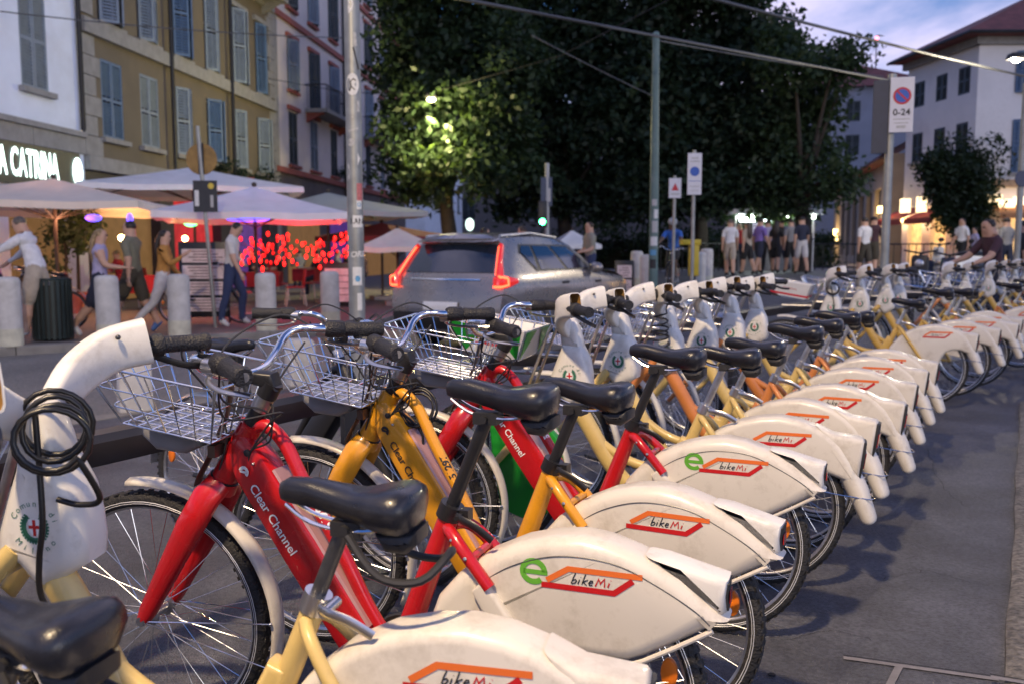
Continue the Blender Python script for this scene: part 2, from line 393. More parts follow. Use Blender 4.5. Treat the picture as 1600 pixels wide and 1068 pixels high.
# ---- e-bike -------------------------------------------------------
WB, RW = 1.126, .331
HEAD = Vector((.809, 0, .856)); FHUB = Vector((WB, 0, RW)); AX = (HEAD - FHUB).normalized()
STEER1 = {'front_wheel', 'fork', 'front_mudguard', 'handlebar', 'basket', 'stem', 'basket_bracket', 'brake_cable', 'mudguard_stay', 'bell', 'basket_panel', 'steering_cover', 'emblem', 'basket_strut', 'front_skirt', 'skirt_print', 'basket_print'}
def wire_basket(root, x0, x1, hw, zb, zt, name='basket', panel=None):
    bx0, bx1, bw = x0 + .05, x1 - .075, hw - .05
    def lev(t):  # rectangle at height fraction t
        a = x0 + (bx0 - x0) * (1 - t); b = x1 + (bx1 - x1) * (1 - t); w = hw + (bw - hw) * (1 - t); z = zb + (zt - zb) * t
        return a, b, w, z
    def loop(t, r):
        a, b, w, z = lev(t); pts = []; q = .03
        for (cx, cy, s0) in ((b - q, w - q, 0), (a + q, w - q, 90), (a + q, -w + q, 180), (b - q, -w + q, 270)):
            for k in range(4): an = R_(s0 + 30 * k); pts.append((cx + q * math.cos(an), cy + q * math.sin(an), z + TB * (cx + q * math.cos(an) - x0)))
        return pts, r
    TB = .16; tz = lambda x, y, z: (x, y, z + TB * (x - x0))
    m = MB()
    for t, r in ((0, .003), (.3, .0022), (.62, .0022), (1, .0036)): p, r = loop(t, r); m.tube(p, r, 6, closed=True)
    n = 6
    for i in range(n + 1):
        f = i / n
        for sy in (-1, 1):
            a, b, w, z = lev(1); a2, b2, w2, z2 = lev(0)
            m.tube([tz(a + (b - a) * f, sy * w, z), tz(a2 + (b2 - a2) * f, sy * w2, z2)], .0021, 5)
        m.tube([tz(a2 + (b2 - a2) * f, -w2, z2), tz(a2 + (b2 - a2) * f, w2, z2)], .0021, 5)
    for i in range(7):
        f = -1 + 2 * i / 6; a, b, w, z = lev(1); a2, b2, w2, z2 = lev(0)
        m.tube([tz(b, f * w * .95, z), tz(b2, f * w2, z2)], .0021, 5); m.tube([tz(a, f * w * .95, z), tz(a2, f * w2, z2)], .0021, 5); m.tube([tz(a2, f * w2, z2), tz(b2, f * w2, z2)], .0021, 5)
    o = m.build(name, CHR, root, 60)
    pl = MB().box(tz((bx0 + bx1) / 2, 0, zb - .008), (bx1 - bx0 - .04, bw * 1.6, .008), M=Matrix.Rotation(-TB, 3, 'Y')); pl.build('basket_tray', STL, o)
    return o, lev
def ad_panels(bk, lev, m1):
    a, b, w, z = lev(1); a2, b2, w2, z2 = lev(.04); e = .006; p = MB(); T = lambda q: (q[0], q[1], q[2] + .16 * (q[0] - .90)); z += .004
    p.quad(*map(T, ((a, w + e, z), (b, w + e, z), (b2, w2 + e, z2), (a2, w2 + e, z2)))); p.quad(*map(T, ((b + e, w, z), (b + e, -w, z), (b2 + e, -w2, z2), (b2 + e, w2, z2))))
    p.quad(*map(T, ((a, -w - e, z), (b, -w - e, z), (b2, -w2 - e, z2), (a2, -w2 - e, z2)))); p.quad(*map(T, ((a - e, w, z), (a - e, -w, z), (a2 - e, -w2, z2), (a2 - e, w2, z2))))
    o = p.build('basket_panel', m1, bk, 0); sd = o.modifiers.new('s', 'SOLIDIFY'); sd.thickness = .004
    return o
def screw(p, n, r, m, par, nm='bolt'):
    p, n = Vector(p), Vector(n).normalized(); return MB().tube([p - n * .002, p + n * .003, p + n * .0045], [r, r, r * .6], 10).build(nm, m, par, 40)
def make_ebike():
    rt = thing('electric_bicycle', 'x', 'bicycle')
    wheel_parts('rear_wheel', rt, 0, .320); wheel_parts('front_wheel', rt, WB, RW, refl=False)
    # frame
    f = MB()
    d0, d1 = Vector((.835, 0, .80)), Vector((.505, 0, .345))
    dn = (d1 - d0).normalized(); nrm = Vector((-dn.z, 0, dn.x)); nrm = nrm if nrm.z > 0 else -nrm
    f.tube([HEAD + AX * 0.0, HEAD - AX * .165], [.030, .034], 16)
    path = [d0 - dn * .02, d0 + dn * .06, d0 + dn * .3, d1, d1 + Vector((-.07, 0, -.03))]
    n = 12; vs_ = []
    for i, (p, hw, hh) in enumerate(zip(path, (.030, .038, .040, .040, .034), (.036, .050, .053, .050, .04))):
        for k in range(n):   # rounded rectangle
            q = k // 3; j = k % 3; cxs = [(1, 1), (-1, 1), (-1, -1), (1, -1)][q]; an = R_(90 * q + 45 * j); r = .012
            y = cxs[0] * (hw - r) + r * math.cos(an); h = cxs[1] * (hh - r) + r * math.sin(an)
            vs_.append(p + Vector((0, y, 0)) + nrm * h)
    fs = []
    for i in range(4):
        for k in range(n): q = (k + 1) % n; fs.append((i * n + k, i * n + q, (i + 1) * n + q, (i + 1) * n + k))
    fs += [tuple(range(n)), tuple(range(4 * n, 5 * n))]; f.add(vs_, fs)
    fr = f.build('frame', RED, rt, 40)
    MB().tube(bez([(.80, 0, .848), (.765, 0, .852), (.715, 0, .812), (.655, 0, .705), (.56, 0, .555), (.495, 0, .435), (.44, 0, .355)], 5), .0175, 12).build('upper_tube', RED, fr)
    MB().tube([(.278, 0, .672), (.335, 0, .52), (.40, 0, .345)], [.024, .027, .030], 14).build('seat_tube', RED, fr)
    MB().lathe([(.036, -.045), (.04, -.04), (.04, .04), (.036, .045)], (.42, 0, .315), 18, 'Y').tube([(.50, 0, .33), (.42, 0, .32), (.36, 0, .40)], .03, 10).build('bottom_bracket', RED, fr)
    for sy in (-1, 1):
        MB().tube(bez([(.272, sy * .020, .652), (.25, sy * .045, .648), (.215, sy * .062, .618), (.15, sy * .072, .546)], 4), .0145, 10).build('seat_stay', RED, fr)
        MB().tube([(.40, sy * .03, .32), (.30, sy * .065, .32), (0, sy * .07, RW)], .012, 8).build('chain_stay', RED, fr)
    MB().tube([(.20, -.066, .60), (.20, .066, .60)], .010, 8).build('stay_bridge', RED, fr)
    b0, b1 = d0 + dn * .10 + nrm * .052, d1 - dn * .02 + nrm * .050
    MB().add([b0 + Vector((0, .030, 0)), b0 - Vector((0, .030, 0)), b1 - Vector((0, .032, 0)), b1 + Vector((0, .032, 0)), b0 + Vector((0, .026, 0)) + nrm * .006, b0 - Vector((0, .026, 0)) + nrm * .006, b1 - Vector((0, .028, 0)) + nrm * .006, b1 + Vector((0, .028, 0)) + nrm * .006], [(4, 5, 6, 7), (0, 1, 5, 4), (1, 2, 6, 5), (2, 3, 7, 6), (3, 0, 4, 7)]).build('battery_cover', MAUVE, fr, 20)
    screw((.80, .036, .79), (0, 1, 0), .009, BPL, fr); screw((.78, .040, .765), (0, 1, 0), .004, STL, fr); screw((.205, .078, .607), (0, 1, .3), .0045, STL, fr); screw((.245, .062, .64), (0, 1, .3), .004, STL, fr)
    MB().ring((0, 0, 0), .0265, .0022, 20, 6, 'Z').build('weld_ring', BLK, fr).matrix_local = Matrix.Translation(HEAD - AX * .168) @ AX.to_track_quat('Z', 'Y').to_matrix().to_4x4() @ Matrix.Scale(1.32, 4)
    # lettering down the tube side
    mid = d0 + dn * .20; ang = math.atan2(dn.z, -dn.x)
    def frt(tx, ty): q = mid + dn * tx + nrm * (ty - .012); return (q.x, .0412, q.z)
    text_mb('Clear Channel', .034, frt, offset=.0004).build('lettering', WPR, fr, 0)
    lg = MB(); lg.ribbon([(-.138 + .011 * math.cos(a), .011 * math.sin(a)) for a in [i * .55 for i in range(0, 8)]], .008, frt); lg.ribbon([(-.146, -.008), (-.130, .008)], .006, frt); lg.build('lettering', WPR, fr, 0)
    u0, u1 = Vector((.69, 0, .765)), Vector((.54, 0, .52)); ud = (u1 - u0).normalized(); un = Vector((-ud.z, 0, ud.x)); un = un if un.z > 0 else -un
    def fru(tx, ty):
        q = (u0 + u1) / 2 - ud * tx; a = -ty / .0178 - .75; return tuple(q + un * .0179 * math.cos(a) + Vector((0, -1, 0)) * .0179 * math.sin(a))
    text_mb('51297', .030, fru, offset=.0012).build('lettering', KPR, fr, 0)
    # rear skirt guard
    out = [(.322, .410), (.288, .500), (.240, .555), (.170, .609), (.090, .648), (.022, .667), (-.05, .675), (-.105, .668), (-.165, .650), (-.222, .628), (-.262, .608), (-.305, .572), (-.345, .540), (-.360, .528), (-.326, .514), (-.26, .472), (-.19, .431), (-.155, .415), (-.101, .411), (-.014, .409), (.10, .405), (.22, .385), (.318, .385)]
    sk = MB().slab(out, .060, .034, 5).build('rear_skirt', WPL, rt, 50)
    gr = MB().tube(bez([(.17, .0588, .555), (.102, .0603, .598), (.02, .0608, .628), (-.059, .0608, .636), (-.138, .0605, .626), (-.214, .0598, .594), (-.288, .0595, .554), (-.325, .0585, .524)], 6), .0014, 5).build('panel_seam', DST, sk)
    MB().tube([(-.33, .055, .512), (-.26, .058, .469), (-.19, .059, .428), (-.155, .059, .413), (-.101, .059, .409), (.10, .059, .403), (.26, .059, .398)], .0055, 8).build('skirt_rim', WPL, sk)
    cup = MB().slab([(-.185, .646), (-.229, .644), (-.327, .620), (-.357, .613), (-.352, .575), (-.356, .545), (-.34, .533), (-.305, .565), (-.25, .612)], .040, .018, 4); cup.build('lamp_cup', WPL2, sk, 50)
    MB().slab([(-.352, .604), (-.3595, .606), (-.356, .575), (-.3585, .548), (-.351, .546)], .028, .002, 1).build('rear_lamp', BPL, sk); MB().slab([(-.3585, .585), (-.3605, .585), (-.3605, .56), (-.358, .56)], .018, .0005, 1).build('lamp_lens', REDL, sk)
    for sy in (-1, 1):
        sl = MB().slab([(.168, .560), (.135, .530), (.06, .425), (.03, .375), (.06, .350), (.10, .385), (.16, .48), (.192, .535)], .014, .008, 3, ymid=sy * .066).build('stay_sleeve', WPL, sk, 50)
        MB().slab([(.085, .452), (.045, .418), (.038, .375), (.068, .350), (.108, .385), (.118, .425)], .0035, .002, 1, ymid=sy * .081).build('axle_cover', DRED, sl)
        MB().slab([(.082, .444), (.051, .416), (.045, .380), (.068, .360), (.101, .389), (.110, .423)], .0035, .002, 1, ymid=sy * .084).sph((.078, sy * .088, .402), .006, 10, 6).build('axle_cover', WPL2, sl)
    bikemi_logo(sk, .0612, with_e=True, tilt=0.0)
    # seat
    pd = Vector((-.088, 0, .214)).normalized(); ct = Vector((.274, 0, .688))
    MB().tube([ct + pd * .235, ct - pd * .10], .0155, 14).build('seatpost', BLK, rt)
    cl = MB().tube([ct - pd * .018, ct + pd * .018], .029, 16).box((ct.x - .035, .0, ct.z - .005), (.03, .03, .026)).build('seat_clamp', BLK, rt)
    MB().tube(bez([(.245, .03, .685), (.225, .045, .683), (.19, .052, .672), (.152, .05, .645)], 4), [(.005, .010)] * 13, 8).tube([(.24, -.03, .685), (.24, .045, .685)], .006, 8).build('clamp_lever', BLK, cl)
    saddle_parts(rt, .155, .985, .180, .915)
    # steering
    fk = MB().tube([HEAD - AX * .170, HEAD - AX * .20], [.040, .042], 14)
    for sy in (-1, 1):
        fk.tube([HEAD - AX * .18 + Vector((0, sy * .02, 0)), HEAD - AX * .21 + Vector((0, sy * .052, 0)), HEAD - AX * .30 + Vector((0, sy * .062, 0)), HEAD - AX * .58 + Vector((0, sy * .060, 0)), FHUB + Vector((0, sy * .060, 0))], [(.022, .034), (.024, .038), (.021, .038), (.015, .025), (.012, .018)], 12)
    fk = fk.build('fork', RED, rt, 60)
    MB().lathe([(.013, -.072), (.013, .072)], tuple(FHUB), 12, 'Y').build('axle_nut', STL, fk)
    mg = MB(); ang = [R_(82 + (206 - 82) * i / 26) for i in range(27)]
    rf = .362; w = .028; vs_ = []
    for a in ang:
        for (yy, dr) in ((-w, -.010), (-w * .8, 0), (0, .006), (w * .8, 0), (w, -.010)):
            vs_.append((WB + (rf + dr) * math.cos(a), yy, RW + (rf + dr) * math.sin(a)))
    mg.add(vs_, [(i * 5 + k, i * 5 + k + 1, i * 5 + k + 6, i * 5 + k + 5) for i in range(26) for k in range(4)])
    mgo = mg.build('front_mudguard', WPL, rt, 60); sd = mgo.modifiers.new('s', 'SOLIDIFY'); sd.thickness = .003
    ms = MB()
    for sy in (-1, 1):
        for a in (178, 198):
            ms.tube([(WB, sy * .068, RW), (WB + .352 * math.cos(R_(a)), sy * .030, RW + .352 * math.sin(R_(a)))], .002, 5); ms.sph((WB + .352 * math.cos(R_(a)), sy * .031, RW + .352 * math.sin(R_(a))), .005, 8, 6)
    ms.build('mudguard_stay', CHR, rt)
    sm = MB().tube([HEAD, HEAD + AX * .045], .022, 14); s1 = sm.build('stem', BLK, rt)
    MB().tube([HEAD + AX * .045, HEAD + AX * .085], .0235, 14).build('stem_collar', STL, s1)
    p = HEAD + AX * .10; MB().tube([HEAD + AX * .084, HEAD + AX * .125], .026, 14).slab([(p.x - .03, p.z + .0), (p.x + .05, p.z + .02), (p.x + .055, p.z + .05), (p.x - .02, p.z + .045)], .024, .01, 3).build('stem_clamp', BLK, s1)
    bar = MB(); grips = []
    for sy in (-1, 1):
        g0 = Vector((.728, sy * .255, 1.058)); g1 = g0 + Vector((-.125, sy * .10, -.012))
        pts = [(.795, 0, .985), (.803, sy * .07, .988), (.818, sy * .15, 1.01), (.818, sy * .205, 1.045), (.79, sy * .234, 1.06), tuple(g0), tuple(g1)]
        bar.tube(bez(pts, 6), .0112, 10); grips.append((g0, g1))
    br = bar.build('handlebar', CHR, rt, 60)
    for g0, g1 in grips:
        d = g1 - g0; L = [g0 + d * t for t in (0, .06, .12, .30, .33, .36, .55, .75, .94, 1.0)]
        MB().tube(L, [.020, .024, .024, .0235, .0195, .021, .0195, .0205, .0225, .019], 12).build('grip', GRIPM, br)
    for sy in (-1, 1):
        lv = MB(); lv.tube(bez([(.735, sy * .262, 1.035), (.735, sy * .285, 1.02), (.69, sy * .312, 1.008), (.60, sy * .338, 1.005)], 5), [(.004, .007)] * 16, 6); lv.tube([(.752, sy * .262, 1.05), (.722, sy * .268, 1.048)], .018, 10)
        lv.build('brake_lever', ALU, br)
    MB().sph((.835, .12, 1.035), (.024, .024, .018), 14, 8).tube([(.835, .12, 1.0), (.835, .12, 1.03)], .02, 12).build('bell', CHR, rt)
    cb = MB()
    for sy, bow in ((1, .10), (-1, .13), (1, .06)):
        cb.tube(bez([(.74, sy * .262, 1.045), (.83, sy * .20, 1.075 + bow * .2), (.93, sy * .09, 1.03), (.90, sy * .03, .93), (.86, sy * .035, .84), (.89, sy * .03, .74)], 7), .0028, 6)
    for k, sy in enumerate((1, -1, 1)):
        cb.tube(bez([(.76, sy * .20, 1.03), (.80, sy * .11 + .02, .94 - .02 * k), (.74 - .02 * k, .05, .90), (.735, .045, .83 + .02 * k), (.79, .042, .80), (.80, .04, .77)], 7), .0026, 6)
    cb.build('brake_cable', BPL, rt)
    bk, lev = wire_basket(rt, .800, 1.165, .168, .826, .972)
    bb = MB(); q0 = Vector((.868, 0, 1.0))
    bb.tube(bez([(.822, .03, 1.0), (.838, .03, .968), (.862, .03, .88), (.905, .03, .79), (.945, .03, .725), (.96, .02, .70)], 4), [(.017, .004)] * 21, 8); bb.box((.89, 0, .795), (.02, .12, .03)); bb.box((.96, 0, .815), (.18, .06, .008))
    bb.build('basket_bracket', mat('brown grey bracket', (.16, .11, .085), .35, .7, var=.2), rt)
    MB().slab([(.93, .835), (1.10, .86), (1.10, .82), (1.06, .785), (.98, .778), (.93, .80)], .05, .02, 3).build('basket_bracket', mat('grey lock housing', (.22, .22, .235), .5, var=.2), rt)
    # crank
    ck = MB().tube([(.42, .055, .315), (.54, .062, .20)], [.011, .009], 8).tube([(.42, -.055, .315), (.30, -.062, .43)], [.011, .009], 8).build('crank', STL, rt)
    MB().box((.545, .115, .195), (.085, .09, .022)).build('pedal', BPL, ck); MB().box((.295, -.115, .435), (.085, .09, .022)).build('pedal', BPL, ck)
    MB().lathe([(.085, -.045), (.088, -.05), (.088, -.055), (.085, -.06)], (.42, 0, .315), 24, 'Y').build('chain_guard', BPL, ck)
    return rt
# ---- standard bike ---------------------------------------------------
RW2 = .334; HEAD2 = Vector((.775, 0, .98)); FHUB2 = Vector((WB, 0, RW2)); AX2 = (HEAD2 - FHUB2).normalized()
def make_cbike():
    rt = thing('hire_bicycle', 'x', 'bicycle')
    wheel_parts('rear_wheel', rt, 0, .314, refl=False); wheel_parts('front_wheel', rt, WB, RW2, refl=False)
    f = MB().tube(bez([(.775, 0, .70), (.735, 0, .665), (.67, 0, .56), (.59, 0, .43), (.50, 0, .335), (.38, 0, .31)], 6), [(.03, .034)] * 31, 14).build('frame', PALE, rt, 60)
    MB().tube([(.212, 0, .672), (.258, 0, .56), (.36, 0, .33)], [.0205, .022, .029], 14).build('seat_tube', PALE, f)
    MB().tube(bez([(.655, 0, .53), (.55, 0, .46), (.44, 0, .425), (.31, 0, .43)], 5), .019, 12).build('cross_tube', PALE, f)
    MB().slab([(.262, .545), (.300, .56), (.375, .42), (.40, .33), (.33, .33)], .027, .014, 3).build('seat_gusset', PALE, f, 50)
    for sy in (-1, 1):
        MB().tube(bez([(.225, sy * .018, .64), (.20, sy * .05, .62), (.15, sy * .071, .55), (.07, sy * .073, .43), (0, sy * .073, .314)], 4), .0125, 10).build('seat_stay', PALE, f); MB().tube([(.38, sy * .03, .33), (.28, sy * .065, .33), (0, sy * .07, .314)], .012, 8).build('chain_stay', PALE, f)
    out = [(.310, .40), (.275, .475), (.215, .550), (.150, .602), (.070, .642), (-.005, .660), (-.07, .666), (-.14, .656), (-.200, .636), (-.248, .608), (-.290, .570), (-.325, .515), (-.350, .460), (-.345, .425), (-.29, .446), (-.24, .464), (-.19, .462), (-.145, .443), (-.115, .405), (-.095, .335), (-.01, .305), (.12, .315), (.295, .35)]
    sk = MB().slab(out, .054, .024, 5).build('rear_skirt', WPL, rt, 50)
    bx = MB().slab([(-.20, .640), (-.262, .612), (-.362, .600), (-.370, .590), (-.362, .52), (-.355, .455), (-.30, .50), (-.26, .55)], .046, .016, 4).build('lamp_cup', WPL, sk, 50)
    MB().slab([(-.366, .592), (-.378, .586), (-.372, .515), (-.360, .455), (-.352, .455)], .038, .004, 2).build('rear_lamp', BPL, sk)
    MB().slab([(-.3745, .545), (-.3785, .545), (-.371, .49), (-.366, .49)], .028, .001, 1).build('lamp_lens', REDL, sk)
    MB().tube(bez([(-.235, 0, .575), (-.297, 0, .500), (-.343, 0, .420), (-.373, 0, .350), (-.393, 0, .300), (-.399, 0, .283)], 4), [(.0535, .040)] * 10 + [(.0535, .038), (.053, .036), (.053, .035), (.0525, .034), (.052, .033), (.051, .032), (.050, .031), (.048, .029), (.045, .026), (.040, .020), (.026, .010)], 16, flat=(0, 1, 0)).build('rear_mudguard', WPL, sk, 60)
    wy = MB()
    for sy in (-1, 1): wy.tube([(-.19, sy * .062, .405), (-.30, sy * .062, .392), (-.397, sy * .045, .380)], .0022, 5)
    wy.tube([(-.397, .045, .380), (-.414, .0, .376), (-.397, -.045, .380)], .0022, 5); wy.build('mudguard_wire', CHR, sk)
    bikemi_logo(sk, .0552, z0=.585, with_e=False)
    pd = Vector((-.088, 0, .214)).normalized(); ct = Vector((.213, 0, .673))
    MB().tube([ct + pd * .20, ct - pd * .09], .0140, 14).build('seatpost', STL, rt)
    cl = MB().tube([ct - pd * .020, ct + pd * .016], .0255, 16).tube([(ct.x - .03, -.02, ct.z - .008), (ct.x - .03, .036, ct.z - .008)], .010, 10).build('seat_clamp', ALU, rt)
    MB().tube(bez([(ct.x - .02, .03, ct.z - .004), (ct.x - .045, .045, ct.z - .004), (ct.x - .085, .05, ct.z - .012), (ct.x - .125, .048, ct.z - .034)], 4), [(.004, .0105)] * 13, 8).build('clamp_lever', ALU, cl)
    saddle_parts(rt, .150, .880, .145, .815)
    # steering cover: a tall white fin with flat sides
    cov = [(.706, .905), (.694, .880), (.676, .845), (.667, .79), (.664, .74), (.668, .705), (.70, .685), (.748, .654), (.775, .668), (.80, .698), (.838, .716), (.848, .73), (.834, .775), (.810, .84), (.792, .885), (.786, .910)]
    c1 = MB().slab(cov, .058, .036, 5).build('steering_cover', WPL2, rt, 50)
    MB().slab([(.700, .885), (.705, .915), (.712, .945), (.722, .975), (.735, 1.0), (.765, 1.012), (.795, 1.0), (.797, .97), (.794, .93), (.790, .895)], .046, .028, 4).build('neck', WPL2, c1, 50)
    MB().ring((0, 0, 0), .001, .0005, 4, 3).build('vent', DST, c1)
    emb = MB(); ex, ez, ey = .748, .782, .0588
    fre = lambda tx, ty: (ex - tx, ey, ez + ty)
    e1 = MB().ribbon([(.021 * math.cos(a), .024 * math.sin(a)) for a in [math.pi / 2 + .55 + i * (2 * math.pi - 1.1) / 26 for i in range(27)]], .009, fre)
    for i in range(26):
        a = math.pi / 2 + .6 + i * (2 * math.pi - 1.2) / 25; e1.ribbon([(.021 * math.cos(a), .024 * math.sin(a)), (.029 * math.cos(a + .12), .032 * math.sin(a + .12))], .004, fre)
    em = e1.build('emblem', GPR, rt, 0)
    fe2 = lambda tx, ty: (ex - tx, ey + .0004, ez + ty)
    MB().add([fe2(.011 * x, .016 * y) for x, y in ((-1, 1), (1, 1), (1, -.2), (.6, -.8), (0, -1.1), (-.6, -.8), (-1, -.2))], [tuple(range(7))]).build('emblem_shield', WPR, em, 0)
    fe3 = lambda tx, ty: (ex - tx, ey + .0008, ez + ty)
    MB().ribbon([(0, .015), (0, -.016)], .006, fe3).ribbon([(-.011, 0.001), (-.003, .001)], .006, fe3).ribbon([(.003, 0.001), (.011, .001)], .006, fe3).build('emblem_cross', RDL, em, 0)
    lt = MB()
    for txt, a0, a1, flip in (('Comune di', 152, 18, False), ('Milano', 218, 322, True)):
        for i, ch in enumerate(txt):
            if ch == ' ': continue
            a = R_(a0 + (a1 - a0) * i / (len(txt) - 1)); rr = .043
            ro = a - math.pi / 2 if not flip else a + math.pi / 2
            def frc(tx, ty, a=a, ro=ro): return fre(rr * math.cos(a) + tx * math.cos(ro) - ty * math.sin(ro), rr * 1.05 * math.sin(a) + tx * math.sin(ro) + ty * math.cos(ro))
            t = text_mb(ch, .0165, frc); lt.add(t.v, t.f)
    stuff(lt.build('emblem_lettering', GPR, em, 0))
    # moulded wings that carry the grips
    hb = None
    for sy in (-1, 1):
        pts = bez([(.755, sy * .0, .955), (.768, sy * .06, .985), (.766, sy * .13, 1.03), (.732, sy * .195, 1.068), (.676, sy * .242, 1.082)], 5); nn = len(pts)
        m = MB(); vs_ = []; n = 14
        for i, p in enumerate(pts):
            t = (pts[min(i + 1, nn - 1)] - pts[max(0, i - 1)]).normalized(); f = i / (nn - 1)
            side = Vector((0, 0, 1)).cross(t).normalized(); up = t.cross(side)
            hh = .036 + (.048 - .036) * f; ww = .015 + .015 * f
            for k in range(n):
                a = 2 * math.pi * k / n; cx, cz = math.cos(a), math.sin(a)
                vs_.append(p + side * ww * math.copysign(abs(cx) ** .42, cx) + up * hh * math.copysign(abs(cz) ** .42, cz))
        fs = [(i * n + k, i * n + (k + 1) % n, (i + 1) * n + (k + 1) % n, (i + 1) * n + k) for i in range(nn - 1) for k in range(n)] + [tuple(range(n))]
        # hollow mouth
        t = (pts[-1] - pts[-2]).normalized(); side = Vector((0, 0, 1)).cross(t).normalized(); up = t.cross(side); cen = pts[-1]
        o = len(vs_); lastr = list(range((nn - 1) * n, nn * n))
        for k in range(n):
            a = 2 * math.pi * k / n; cx, cz = math.cos(a), math.sin(a); vs_.append(cen + side * .026 * math.copysign(abs(cx) ** .42, cx) + up * .044 * math.copysign(abs(cz) ** .42, cz))
        fs += [(lastr[k], lastr[(k + 1) % n], o + (k + 1) % n, o + k) for k in range(n)]
        m.add(vs_, fs); w = m.build('handlebar', WPL2, rt, 55)
        mi = MB(); iv = []
        for q, dep in ((1.0, 0), (.9, -.05), (.5, -.055)):
            for k in range(n):
                a = 2 * math.pi * k / n; cx, cz = math.cos(a), math.sin(a); iv.append(cen + t * (dep - .0005) + side * .0262 * q * math.copysign(abs(cx) ** .42, cx) + up * .0442 * q * math.copysign(abs(cz) ** .42, cz))
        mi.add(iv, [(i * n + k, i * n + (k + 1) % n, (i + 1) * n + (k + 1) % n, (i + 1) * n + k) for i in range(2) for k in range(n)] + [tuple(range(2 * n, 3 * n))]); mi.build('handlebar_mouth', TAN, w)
        g0 = cen - t * .04 + Vector((0, sy * .006, -.006)); gd = Vector((-.66, sy * .75, -.03)).normalized()
        MB().tube([g0 + gd * k for k in (0, .045, .05, .065, .07, .10, .150, .155, .168)], [.021, .021, .025, .025, .018, .0175, .0175, .0205, .019], 14).build('grip', GRIPM, w)
        MB().tube(bez([g0 + gd * .05 + Vector((0, 0, -.022)), g0 + gd * .09 + Vector((-.03, 0, -.045)), g0 + gd * .17 + Vector((-.02, 0, -.05))], 4), [(.005, .008)] * 9, 6).build('brake_lever', BLK, w)
        for (f_, rr) in ((.83, .0055), ):
            i = int(f_ * (nn - 1)); p = pts[i]; tt = (pts[i + 1] - pts[i - 1]).normalized(); sd_ = Vector((0, 0, 1)).cross(tt).normalized(); u2 = tt.cross(sd_)
            MB().sph(tuple(p + sd_ * (.0335 * sy) + u2 * .026), .0055, 10, 6).build('screw', DST, w)
    fk = MB()
    for sy in (-1, 1): fk.tube([(.80, sy * .045, .735), (.86, sy * .062, .665), (1.0, sy * .062, .48), tuple(FHUB2 + Vector((0, sy * .06, 0)))], [.020, .021, .017, .013], 12)
    fk.tube([(.83, -.062, .70), (.83, .062, .70)], .022, 10); fk.build('fork', PALE, rt, 60)
    mg = MB(); ang = [R_(80 + (208 - 80) * i / 26) for i in range(27)]; rf = .370; w = .03; vs_ = []
    for a in ang:
        for (yy, dr) in ((-w, -.012), (-w * .8, 0), (0, .006), (w * .8, 0), (w, -.012)): vs_.append((WB + (rf + dr) * math.cos(a), yy, RW2 + (rf + dr) * math.sin(a)))
    mg.add(vs_, [(i * 5 + k, i * 5 + k + 1, i * 5 + k + 6, i * 5 + k + 5) for i in range(26) for k in range(4)])
    mgo = mg.build('front_mudguard', WPL2, rt, 60); sd = mgo.modifiers.new('s', 'SOLIDIFY'); sd.thickness = .003
    wire_basket(rt, .90, 1.25, .165, .835, .965)
    MB().tube([(.822, .05, .985), (.84, .055, .95), (.925, .055, .725), (.93, .05, .70)], [(.016, .006)] * 4, 8).tube([(.822, -.05, .985), (.925, -.055, .725)], [(.016, .006)] * 2, 8).tube([(.925, -.06, .79), (.925, .06, .79)], .008, 8).tube([(.90, .04, .79), (1.15, .04, .79)], .011, 8).tube([(.90, -.04, .79), (1.15, -.04, .79)], .011, 8).build('basket_strut', STL, rt)
    ck = MB().tube([(.37, .055, .33), (.49, .062, .22)], [.011, .009], 8).tube([(.37, -.055, .33), (.25, -.062, .44)], [.011, .009], 8).lathe([(.03, -.05), (.03, .05)], (.37, 0, .33), 16, 'Y').build('crank', STL, rt)
    MB().box((.495, .115, .215), (.085, .09, .022)).build('pedal', BPL, ck); MB().box((.245, -.115, .445), (.085, .09, .022)).build('pedal', BPL, ck)
    return rt
PAINTED = {'chain_stay', 'stay_bridge', 'frame', 'upper_tube', 'seat_tube', 'bottom_bracket', 'seat_stay', 'fork', 'cross_tube', 'seat_gusset'}
def walk(o):
    yield o
    for c in o.children: yield from walk(c)
def pose(rt, x, y, yaw, steer, ax, pivot, seat=0.0, pd=Vector((-.088, 0, .214)).normalized(), paint=None, z=0, tilt=0, post=None):
    rt.location = (x, y, z); rt.rotation_euler = (R_(tilt), 0, R_(yaw))
    for ch in rt.children:
        b = base(ch.name)
        if b in STEER1 and steer:
            ch.matrix_local = Matrix.Translation(pivot) @ Matrix.Rotation(R_(steer), 4, ax) @ Matrix.Translation(-pivot)
        if b in ('saddle', 'seatpost'): ch.location = pd * seat
        if b == 'seatpost' and post: ch.material_slots[0].link = 'OBJECT'; ch.material_slots[0].material = post
    if paint:
        for o in walk(rt):
            if base(o.name) in PAINTED and o.type == 'MESH':
                o.material_slots[0].link = 'OBJECT'; o.material_slots[0].material = paint
def recolour(rt, name, m, only=None):
    for o in walk(rt):
        if base(o.name) == name and o.type == 'MESH': o.material_slots[0].link = 'OBJECT'; o.material_slots[0].material = m
def drop(rt, pred):
    dead = []
    for o in walk(rt):
        if pred(o): dead += [k.name for k in walk(o)]
    for n in set(dead): bpy.data.objects.remove(bpy.data.objects[n])

